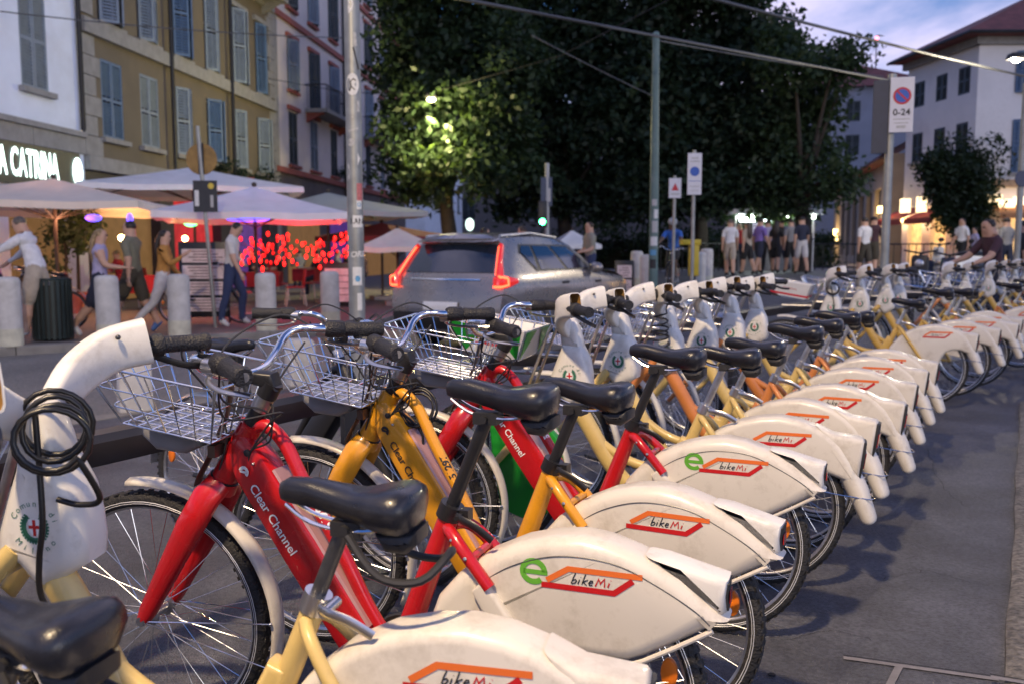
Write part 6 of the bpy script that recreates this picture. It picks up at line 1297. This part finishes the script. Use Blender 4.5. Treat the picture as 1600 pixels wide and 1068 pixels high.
REDP = mat('red plastic chair', (.42, .02, .025), .4, var=.1); WHP = mat('pale chair metal', (.5, .48, .45), .4, .3, var=.1); RTC = mat('red tablecloth', (.38, .02, .03), .85, var=.15, scale=5)
def make_chair():
    r_ = thing('cafe_chair', 'x', 'chair'); MB().slab([(-.21, .43), (.21, .43), (.21, .46), (-.21, .46)], .21, .012, 2).build('seat', REDP, r_); MB().slab([(-.2, .48), (-.17, .48), (-.22, .86), (-.25, .86)], .2, .012, 2).build('backrest', REDP, r_)
    for a in (-1, 1):
        for b in (-1, 1): MB().tube([(a * .18, b * .18, .44), (a * .23, b * .22, 0)], .014, 6).build('leg', WHP, r_)
    return r_
ch0 = make_chair(); first = True
CH = [(462, 478, 200, 'red cafe chair in front, right of the white tee man'), (437, 470, 20, 'red cafe chair left of the front one'), (488, 468, 160, 'red cafe chair nearest the fifth bollard'), (395, 490, 30, 'red cafe chair behind the fourth bollard'), (205, 480, 190, 'red cafe chair behind the olive tee man'), (300, 470, 150, 'red cafe chair behind the menu board'), (240, 470, 40, 'red cafe chair between the striding man and mustard top'), (420, 455, 250, 'red cafe chair farthest under the red lights')]
for i, (u, v, a, lb) in enumerate(CH):
    o = ch0 if i == 0 else copy_tree(ch0); o.location = gnd(u, v); o.rotation_euler = (0, 0, R_(a)); tag(o, lb, 'chair', 'red cafe chairs')
TBs = [(415, 470, 'table with red cloth under the white umbrella'), (480, 458, 'red clothed table near the grey green umbrella'), (225, 484, 'red clothed table behind the striding man'), (120, 474, 'red clothed table under the cream umbrella'), (330, 462, 'red clothed table behind the menu board'), (540, 452, 'red clothed table behind the stickered pole')]
for u, v, lb in TBs:
    c = gnd(u, v); r_ = thing('cafe_table', lb, 'table', c, random.uniform(0, 1), 'red clothed tables'); MB().slab([(-.4, .72), (.4, .72), (.4, .75), (-.4, .75)], .4, .01, 2).build('tabletop', WOODP, r_); MB().tube([(0, 0, 0), (0, 0, .72)], .04, 8).build('leg', IRON, r_)
    b = MB(); b.add([(.41 * x_, .41 * y_, z_) for z_ in (.755, .38) for x_, y_ in ((-1, -1), (1, -1), (1, 1), (-1, 1))], [(0, 1, 2, 3), (0, 1, 5, 4), (1, 2, 6, 5), (2, 3, 7, 6), (3, 0, 4, 7)]).build('tablecloth', RTC, r_, 0)
GS = 'guests among the cafe tables'
for u, v, yw, tp, hr, lb in ((440, 462, 200, BLKC, 'dark', 'guest in black behind the front red chair'), (395, 462, -20, NAV, 'dark', 'guest in navy under the red lights'), (500, 460, 170, DKR, 'brown', 'guest in plum near the fifth bollard'), (300, 466, 10, BLKC, 'dark', 'guest in black behind the menu board'), (190, 474, 180, RTC, 'blond', 'guest in red behind the striding man'), (130, 470, 20, W2, 'brown', 'guest in pale shirt under the cream umbrella'), (545, 462, 190, BLKC, 'dark', 'guest in black beside the stickered pole'), (470, 448, 120, GRY, 'dark', 'guest in grey deep under the red lights'), (345, 455, 60, DKR, 'dark', 'guest in plum deep behind the sign pole'), (415, 452, 170, BLKC, 'brown', 'guest in black between the front chairs under red bulbs'), (525, 455, 20, GRY, 'dark', 'guest in grey left of the stickered pole'), (255, 462, 200, NAV, 'dark', 'guest in navy behind the mustard top woman'), (222, 458, -10, BLKC, 'dark', 'guest in black between the walkers'), (570, 456, 160, DKR, 'dark', 'guest in plum right of the stickered pole'), (160, 462, 190, BLKC, 'dark', 'guest in black behind the blond woman'), (372, 450, 30, W2, 'brown', 'guest in pale shirt deep behind the white tee man'), (60, 466, 10, NAV, 'dark', 'guest in navy behind the leaning man')):
    c = gnd(u, v); person(lb, (c.x, c.y, -.36), yw, 1.7, lean=6, legs=((80, 80), (78, 84)), arms=((30, 6, 60), (34, 6, 50)), top=tp, bottom=NAV, hair=hr, group=GS, seated=True)
# strings of red bulbs
BULB = mat('glowing red bulb', (.8, .05, .03), .4, var=0, emit=(1, .008, .006), estr=2.6); BULW = mat('glowing warm bulb', (1, .7, .3), .4, var=0, emit=(1, .6, .2), estr=14); BULP = mat('glowing violet bulb', (.4, .1, .9), .4, var=0, emit=(.06, .07, 1), estr=1.3); BULG = mat('glowing green bulb', (.1, .6, .2), .4, var=0, emit=(.05, 1, .25), estr=2.5)
bmr = MB().sph((0, 0, 0), (.030, .030, .050), 10, 8).mesh('bulb', BULB); bmr2 = MB().sph((0, 0, 0), (.026, .026, .04), 8, 6).mesh('bulb', mat('dim red bulb', (.5, .02, .02), .4, var=0, emit=(1, .006, .004), estr=.7))
rr = random.Random(4)
for s_, (u0, u1, d, v0) in enumerate(((372, 450, 17.2, 372), (400, 545, 18.0, 366), (430, 560, 19.5, 372), (372, 520, 18.4, 380))):
    a, b = at(u0, v0, d), at(u1, v0 + 4, d + 1.2); r_ = thing('string_light', ['string of red bulbs right of the white tee man', 'long string of red bulbs under the white umbrella', 'red bulb string near the grey green umbrella', 'low string of red bulbs under the umbrella rim'][s_], 'lights', a, 0, 'strings of red bulbs')
    n = 13; pts = [(b - a) * (i / n) + Vector((0, 0, -.25 * 4 * (i / n) * (1 - i / n))) for i in range(n + 1)]; MB().tube(pts, .006, 5).build('wire', BLK, r_)
    for i in range(n + 1):
        for q in range(rr.choice((0, 1, 3, 4))): obj('bulb', bmr if rr.random() < .55 else bmr2, r_, Matrix.Translation(pts[i] + Vector((rr.uniform(-.04, .04), rr.uniform(-.4, .4), .12 - .15 * q - rr.random() * .06))))
def glow(label, u, v, d, r3, m):
    o = MB().sph((0, 0, 0), r3, 12, 8).build('hanging_lamp', m, None); o.location = at(u, v, d); return tag(o, label, 'lamp', 'coloured lamps under the umbrellas')
glow('violet lamp under the cream umbrella', 146, 341, 17, (.16, .1, .07), BULP); glow('violet lamp under the white umbrella', 388, 343, 17.2, (.42, .2, .05), BULP); glow('green lamp behind the round sign pole', 298, 347, 19, (.16, .1, .10), BULG); glow('warm lamp in the orange doorway', 190, 372, 19, (.07, .07, .07), BULW); glow('warm lamp beside the mustard top woman', 289, 373, 18.5, (.06, .06, .06), BULW); glow('small violet lamp above the striding man', 203, 344, 17.5, (.06, .06, .13), BULP); glow('warm lamps in the shop left of the car', 654, 373, 30, (.45, .2, .14), BULW); glow('pale screen behind the car roof', 734, 351, 34, (.16, .06, .24), mat('lit pale screen', (.8, 1, .95), .4, var=0, emit=(.75, 1, .9), estr=.9))
for u, v, d, e, col in ((405, 372, 17.4, 13, (1, .05, .05)), (480, 370, 18.6, 11, (1, .05, .05)), (190, 372, 18.2, 18, (1, .5, .18)), (90, 345, 16.6, 26, (1, .42, .22)), (300, 370, 18.6, 12, (1, .3, .15))): lamp_light('bulb_light', at(u, v, d), e, col, .3)
# plants beside the shop
for u, v, d, lb in ((100, 372, 17.6, 'potted tree lit under the cream umbrella'), (118, 352, 18.2, 'leafy branch behind the leaning man')):
    p = at(u, v, d); r_ = thing('potted_plant', lb, 'plant', (p.x, p.y, 0)); MB().lathe([(.2, 0), (.26, .45), (.24, .45)], n=16).build('pot', REDT, r_); MB().tube([(0, 0, .4), (.03, 0, p.z - .1)], [.04, .025], 8).build('stem', BARK, r_); o = leaf_cloud([((0, 0, p.z), (.35, .35, .5))], 700, .11, 77 + u, LEAFM); o.parent = r_; o.name = 'foliage'
# ------------------------------------------------------------------ car
CARP = mat('champagne grey car paint', (.30, .275, .26), .28, .6, var=.03, coat=.8); CGL = mat('car window glass', (.012, .02, .035), .05, var=0, spec=.9, coat=.5); TAIL = mat('lit tail lamp', (.6, .03, .02), .3, var=0, emit=(1, .085, .03), estr=2.2); TAILD = mat('dark red tail lens', (.30, .012, .015), .15, var=0, coat=.6, emit=(1, .03, .02), estr=.25); CBLK = mat('black car trim', (.02, .02, .022), .4, var=.1)
car = thing('car', 'champagne grey SUV with lit red L-shaped tail lamps driving away', 'car', ((696 - 800) / FPX * 12.45, 12.45, -.115), math.atan2(.875, .485)); car.scale = (1.05, 1.05, 1.05)
# rows: (z, x_rear, x_front, half width)
rows = [(.26, .06, 4.28, .80), (.42, -.02, 4.38, .88), (.62, -.03, 4.40, .915), (.82, .02, 4.36, .925), (.97, .05, 4.22, .90), (1.045, .09, 3.12, .855), (1.26, .24, 2.72, .765), (1.44, .38, 2.36, .675), (1.50, .34, 2.20, .63), (1.555, .40, 2.05, .42), (1.57, .42, 2.0, 0)]
NC = 22
def carp(j, s, side):
    z, xr, xf, hw = rows[j]; x = xr + (xf - xr) * s; tp = 1 - .10 * max(0, (s - .72) / .28) ** 2 * (1 if j < 6 else .3) - .06 * max(0, (.10 - s) / .10) ** 1.5; arch = 0
    zz = z + (.035 * math.sin(math.pi * min(1, max(0, s))) if j >= 8 else 0) + (-.05 * s if j == 4 else 0); return Vector((x, side * hw * tp, zz))
b = MB(); NR = len(rows)
for side in (1, -1):
    b.add([carp(j, i / NC, side) for j in range(NR) for i in range(NC + 1)], [(j * (NC + 1) + i, j * (NC + 1) + i + 1, (j + 1) * (NC + 1) + i + 1, (j + 1) * (NC + 1) + i) for j in range(NR - 1) for i in range(NC)])
def cap(s, bul, j0=0, j1=NR):
    K_ = 8; vs2 = []
    for j in range(j0, j1):
        a, c_ = carp(j, s, 1), carp(j, s, -1)
        for k in range(K_ + 1): t = k / K_; q = a + (c_ - a) * t; q.x += bul * 4 * t * (1 - t); vs2.append(q)
    n = j1 - j0; return vs2, [(j * (K_ + 1) + k, j * (K_ + 1) + k + 1, (j + 1) * (K_ + 1) + k + 1, (j + 1) * (K_ + 1) + k) for j in range(n - 1) for k in range(K_)]
b.add(*cap(0, -.09)); b.add(*cap(1, .12, 0, 5)); b.add(*cap(1, .06, 5, NR)); 
h0 = [carp(4, 1, 1), carp(4, 1, -1), carp(5, 1, -1), carp(5, 1, 1)]; hv = []
for i in range(7):
    for k in range(7): t, q = i / 6, k / 6; p = (h0[0] * (1 - q) + h0[1] * q) * (1 - t) + (h0[3] * (1 - q) + h0[2] * q) * t; p.z += .05 * math.sin(math.pi * t) + .03 * math.sin(math.pi * q); p.x += .12 * 4 * q * (1 - q) * (1 - t) + .06 * 4 * q * (1 - q) * t; hv.append(p)
b.add(hv, [(i * 7 + k, i * 7 + k + 1, i * 7 + 8 + k, i * 7 + 7 + k) for i in range(6) for k in range(6)])
body = b.build('body', CARP, car, 38)
def cside(zf, s, side, off=.006):   # point on greenhouse side: zf 0..1 between belt row 5 and row 7
    j = 5 + zf * 2; j0 = min(6, int(j)); t = j - j0; p = carp(j0, s, side) * (1 - t) + carp(j0 + 1, s, side) * t; return p + Vector((0, side * off, off * .4))
def sgrid(pts4, side, off, n=6):
    (a, b_, c_, d_) = pts4; vs2 = []
    for i in range(n + 1):
        for k in range(n + 1): t, q = i / n, k / n; s_ = (a[0] * (1 - t) + b_[0] * t) * (1 - q) + (d_[0] * (1 - t) + c_[0] * t) * q; z_ = (a[1] * (1 - t) + b_[1] * t) * (1 - q) + (d_[1] * (1 - t) + c_[1] * t) * q; vs2.append(cside(z_, s_, side, off))
    return vs2, [(i * (n + 1) + k, i * (n + 1) + k + 1, (i + 1) * (n + 1) + k + 1, (i + 1) * (n + 1) + k) for i in range(n) for k in range(n)]
for side in (1, -1):
    MB().add(*sgrid([(.165, .62), (.97, .03), (.93, .97), (.19, .97)], side, .004)).add(*sgrid([(.30, .03), (.97, .03), (.6, .5), (.19, .60)], side, .0045)).build('window_surround', CBLK, body, 40)
    for q in ([(.185, .66), (.31, .10), (.335, .90), (.215, .90)], [(.345, .08), (.605, .08), (.60, .90), (.365, .90)], [(.64, .08), (.93, .10), (.89, .88), (.635, .90)]): MB().add(*sgrid(q, side, .011)).build('side_window', CGL, body, 40)
    mr = carp(5, .90, side); MB().sph((mr.x, mr.y + side * .12, mr.z + .04), (.07, .12, .085), 14, 8).build('mirror', CBLK if side > 0 else CARP, body)
    for s_ in (.42, .70): p = carp(4, s_, side); MB().box((p.x, p.y + side * .012, p.z - .06), (.20, .03, .035)).build('door_handle', CBLK, body)
    for xw in (.86, 3.52):
        w_ = MB().lathe([(.23, -.11), (.335, -.10), (.35, -.06), (.35, .06), (.335, .10), (.23, .11)], (xw, side * .80, .35), 28, 'Y').build('wheel', RUB, car); MB().lathe([(.02, .0), (.21, .02), (.235, .05), (.235, .0)], (xw, side * .88 - (0 if side > 0 else .05), .35), 20, 'Y').build('rim', ALU, w_)
# rear window, spoiler, lamps
def rear(y, z, off=-.012):
    zs = [r[0] for r in rows]; j = max(k for k in range(NR - 1) if zs[k] <= z); t = (z - zs[j]) / (zs[j + 1] - zs[j]); a = carp(j, 0, 1) * (1 - t) + carp(j + 1, 0, 1) * t; hw = max(.05, abs(a.y)); q = min(1, abs(y) / hw); tt = .5 + .5 * q; return Vector((a.x - .09 * 4 * tt * (1 - tt) + off, y, z))
def rgrid(poly, off, n=8):
    a, b_, c_, d_ = poly; vs2 = []
    for i in range(n + 1):
        for k in range(n + 1): t, q = i / n, k / n; y = (a[0] * (1 - t) + b_[0] * t) * (1 - q) + (d_[0] * (1 - t) + c_[0] * t) * q; z = (a[1] * (1 - t) + b_[1] * t) * (1 - q) + (d_[1] * (1 - t) + c_[1] * t) * q; vs2.append(rear(y, z, off))
    return vs2, [(i * (n + 1) + k, i * (n + 1) + k + 1, (i + 1) * (n + 1) + k + 1, (i + 1) * (n + 1) + k) for i in range(n) for k in range(n)]
MB().add(*rgrid([(.70, 1.055), (-.70, 1.055), (-.60, 1.42), (.60, 1.42)], -.012)).build('rear_window', CGL, body, 40)
MB().add([(.30, .62, 1.47), (.30, -.62, 1.47), (.18, -.58, 1.455), (.18, .58, 1.455), (.46, .60, 1.53), (.46, -.60, 1.53)], [(3, 2, 1, 0), (3, 2, 5, 4), (0, 1, 5, 4), (0, 3, 4), (1, 2, 5)]).build('spoiler', CARP, body, 30)
MB().add(*rgrid([(.27, .56), (-.27, .56), (-.27, .67), (.27, .67)], -.03)).build('licence_plate', WAD, body)
MB().add(*rgrid([(.82, .30), (-.82, .30), (-.84, .52), (.84, .52)], -.015)).build('bumper', CBLK, body); MB().add(*rgrid([(.55, .955), (-.55, .955), (-.55, .975), (.55, .975)], -.014)).build('trim_line', CHR, body)
for side in (1, -1):
    st_ = [rear(side * .645, 1.40, -.022), rear(side * .70, 1.25, -.022), rear(side * .765, 1.07, -.024), rear(side * .775, 1.03, -.026), rear(side * .80, 1.0, -.028)]
    d0 = carp(4, .0, side); d1 = Vector((.0, side * .885, .985)); d2 = carp(4, .075, side) + Vector((0, side * .012, .0))
    MB().tube([rear(side * .66, 1.41, -.006), rear(side * .72, 1.22, -.006), rear(side * .80, 1.02, -.006), rear(side * .80, .88, -.006)], [(.03, .05), (.035, .06), (.05, .09), (.04, .06)], 8).tube([rear(side * .74, .93, -.006), Vector((.02, side * .87, .93)), Vector((.12, side * .905, .935)), Vector((.34, side * .915, .945))], [(.075, .03), (.08, .035), (.07, .022), (.03, .015)], 8).build('tail_lamp', TAILD, body, 60)
    MB().tube([rear(side * .665, 1.39, -.05), rear(side * .715, 1.23, -.055), rear(side * .775, 1.03, -.06), Vector((-.01, side * .845, 1.0)), Vector((.05, side * .925, .99))], .017, 8).tube([Vector((.05, side * .928, .99)), Vector((.06, side * .935, .90)), Vector((-.02, side * .87, .875)), rear(side * .76, .875, -.05)], .015, 8).build('tail_lamp_strip', TAIL, body, 60)
MB().tube([carp(8, .05, 1) + Vector((0, -.03, .03)), carp(8, .5, 1) + Vector((0, -.03, .05)), carp(8, .95, 1) + Vector((0, -.03, .03))], .02, 8).build('roof_rail', ALU, body); MB().tube([carp(8, .05, -1) + Vector((0, .03, .03)), carp(8, .5, -1) + Vector((0, .03, .05)), carp(8, .95, -1) + Vector((0, .03, .03))], .02, 8).build('roof_rail', ALU, body)
# ------------------------------------------------------------------ far street furniture
x, d = (1198 - 800) / FPX * 33, 33.; z0 = gz(x, d); kq = thing('kiosk', 'lit street kiosk with white canopy behind the crowd', 'kiosk', (x, d, z0)); MB().box((0, 0, .55), (2.6, 1.4, 1.1)).build('counter', GRY, kq); MB().slab([(-1.75, 2.02), (1.75, 2.02), (1.55, 2.22), (-1.55, 2.22)], 1.1, .04, 2).build('canopy', CANB, kq)
for sx in (-1.4, 1.4):
    for sy in (-.7, .7): MB().tube([(sx, sy, 0), (sx, sy, 2.05)], .04, 8).build('post', ALU, kq)
KL = mat('lit kiosk bulb', (1, 1, .9), .4, var=0, emit=(.85, 1, .85), estr=12); km = MB().sph((0, 0, 0), .075, 10, 8).mesh('kiosk_bulb', KL)
for i in range(7): obj('kiosk_bulb', km, kq, Matrix.Translation((-1.3 + 2.6 * i / 6, -1.0, 1.94)))
MB().box((-.6, -.72, 1.85), (1.3, .08, .16)).build('lit_panel', mat('lit kiosk panel', (.9, 1, 1), .4, var=0, emit=(.8, .95, 1), estr=5), kq); lamp_light('kiosk_light', (x, d - .6, z0 + 1.85), 70, (.95, 1, .9))
fn = thing('railing', 'long low metal railing behind the kiosk crowd', 'railing', (0, 0, 0)); pts = [(4.6, 30.0), (9, 33.5), (14, 33.5), (19, 34)]; bm2 = MB().tube([(0, 0, 0), (0, 0, 1.0)], .018, 5).mesh('baluster', IRON)
for a, b_ in zip(pts, pts[1:]):
    a, b_ = Vector(a), Vector(b_); n = int((b_ - a).length / .28)
    for zz in (.12, .98): MB().tube([(a.x, a.y, gz(*a) + zz), (b_.x, b_.y, gz(*b_) + zz)], .03, 6).build('rail', IRON, fn)
    for i in range(n): q = a + (b_ - a) * (i / n); obj('baluster', bm2, fn, Matrix.Translation((q.x, q.y, gz(q.x, q.y))))
YB = mat('yellow box paint', (.62, .45, .03), .5, var=.1); x, d = (1080 - 800) / FPX * 20.5, 20.5; yb_ = thing('yellow_box', 'yellow post box behind the cyclist', 'post box', (x, d, gz(x, d))); MB().slab([(-.06, .45), (.14, .45), (.14, 1.25), (-.06, 1.25)], .14, .03, 2).build('box', YB, yb_); MB().slab([(-.26, 1.16), (.17, 1.16), (.17, 1.28), (-.26, 1.28)], .17, .03, 2).build('hood', YB, yb_); MB().tube([(.04, 0, 0), (.04, 0, .5)], .05, 8).build('post', IRON, yb_)
# hedge beneath the trees
for i, (u, d, w, h, lb) in enumerate(((760, 40, 2.6, 1.3, 'dark hedge under the left tree behind the car'), (860, 41, 3.2, 1.5, 'dark hedge behind the traffic light'), (960, 40, 3.0, 1.5, 'dark hedge behind the man in olive'), (1060, 39, 3.2, 1.6, 'dark hedge behind the cyclist'), (1140, 38, 2.6, 1.4, 'dark hedge left of the kiosk'), (1240, 40, 2.6, 1.3, 'dark hedge right behind the kiosk'))):
    x = (u - 800) / FPX * d; r_ = thing('hedge', lb, 'hedge', (x, d, gz(x, d)), 0, 'hedges beneath the trees'); o = leaf_cloud([((-w / 2 + w * k / 3, 0, h * .55), (w / 3.2, .8, h * .62)) for k in range(4)], 3600, .17, 200 + i, LEAFD, shell=.3); o.parent = r_; o.name = 'foliage'; MB().box((0, 0, h * .4), (w * .9, .7, h * .8)).build('twigs', mat('dark twigs', (.02, .022, .014), .9, var=.4), r_)
# scooters on the right
def scooter(label, u, d, yaw, m):
    x = (u - 800) / FPX * d; r_ = thing('scooter', label, 'scooter', (x, d, gz(x, d)), R_(yaw), 'parked scooters'); 
    for xx in (0, 1.28): w_ = MB().ring((xx, 0, .24), .18, .06, 24, 8).build('wheel', RUB, r_); MB().lathe([(.13, -.04), (.13, .04)], (xx, 0, .24), 16, 'Y').build('rim', STL, w_)
    MB().slab([(-.35, .50), (-.25, .72), (.35, .76), (.55, .62), (.60, .30), (.95, .26), (1.05, .40), (1.10, .95), (1.18, .98), (1.25, .55), (1.22, .34), (1.0, .18), (.45, .18), (.2, .36), (-.2, .42)], .17, .06, 4).build('body', m, r_, 50); MB().slab([(-.32, .74), (.32, .78), (.40, .74), (.30, .86), (-.1, .88), (-.33, .84)], .14, .04, 3).build('seat', VIN, r_); MB().tube([(1.10, -.32, 1.08), (1.14, 0, 1.02), (1.10, .32, 1.08)], .02, 8).tube([(1.14, 0, .9), (1.12, 0, 1.04)], .03, 8).build('handlebar', BLK, r_); MB().sph((1.24, 0, .82), (.05, .09, .08), 12, 8).build('headlamp', mat('lamp chrome glass', (.7, .7, .7), .1, .6, var=0), r_)
    MB().tube([(1.05, .28, 1.08), (1.02, .34, 1.25)], .008, 5).sph((1.02, .35, 1.29), (.02, .06, .045), 10, 6).build('mirror', BLK, r_)
scooter('dark scooter before the red awning', 1452, 19, 235, BLK); scooter('dark blue scooter behind the row, left of the plum shirt', 1528, 18, 215, mat('dark blue scooter paint', (.02, .03, .07), .3, coat=.5)); scooter('pale scooter right of the waiter', 1515, 24, 200, WAD)

for m_ in bpy.data.materials:
    b = m_.node_tree.nodes.get('Principled BSDF') if m_.use_nodes else None
    if b and b.inputs['Emission Strength'].default_value > 0: m_.cycles.emission_sampling = 'NONE'
bpy.data.scenes.remove(TMP)
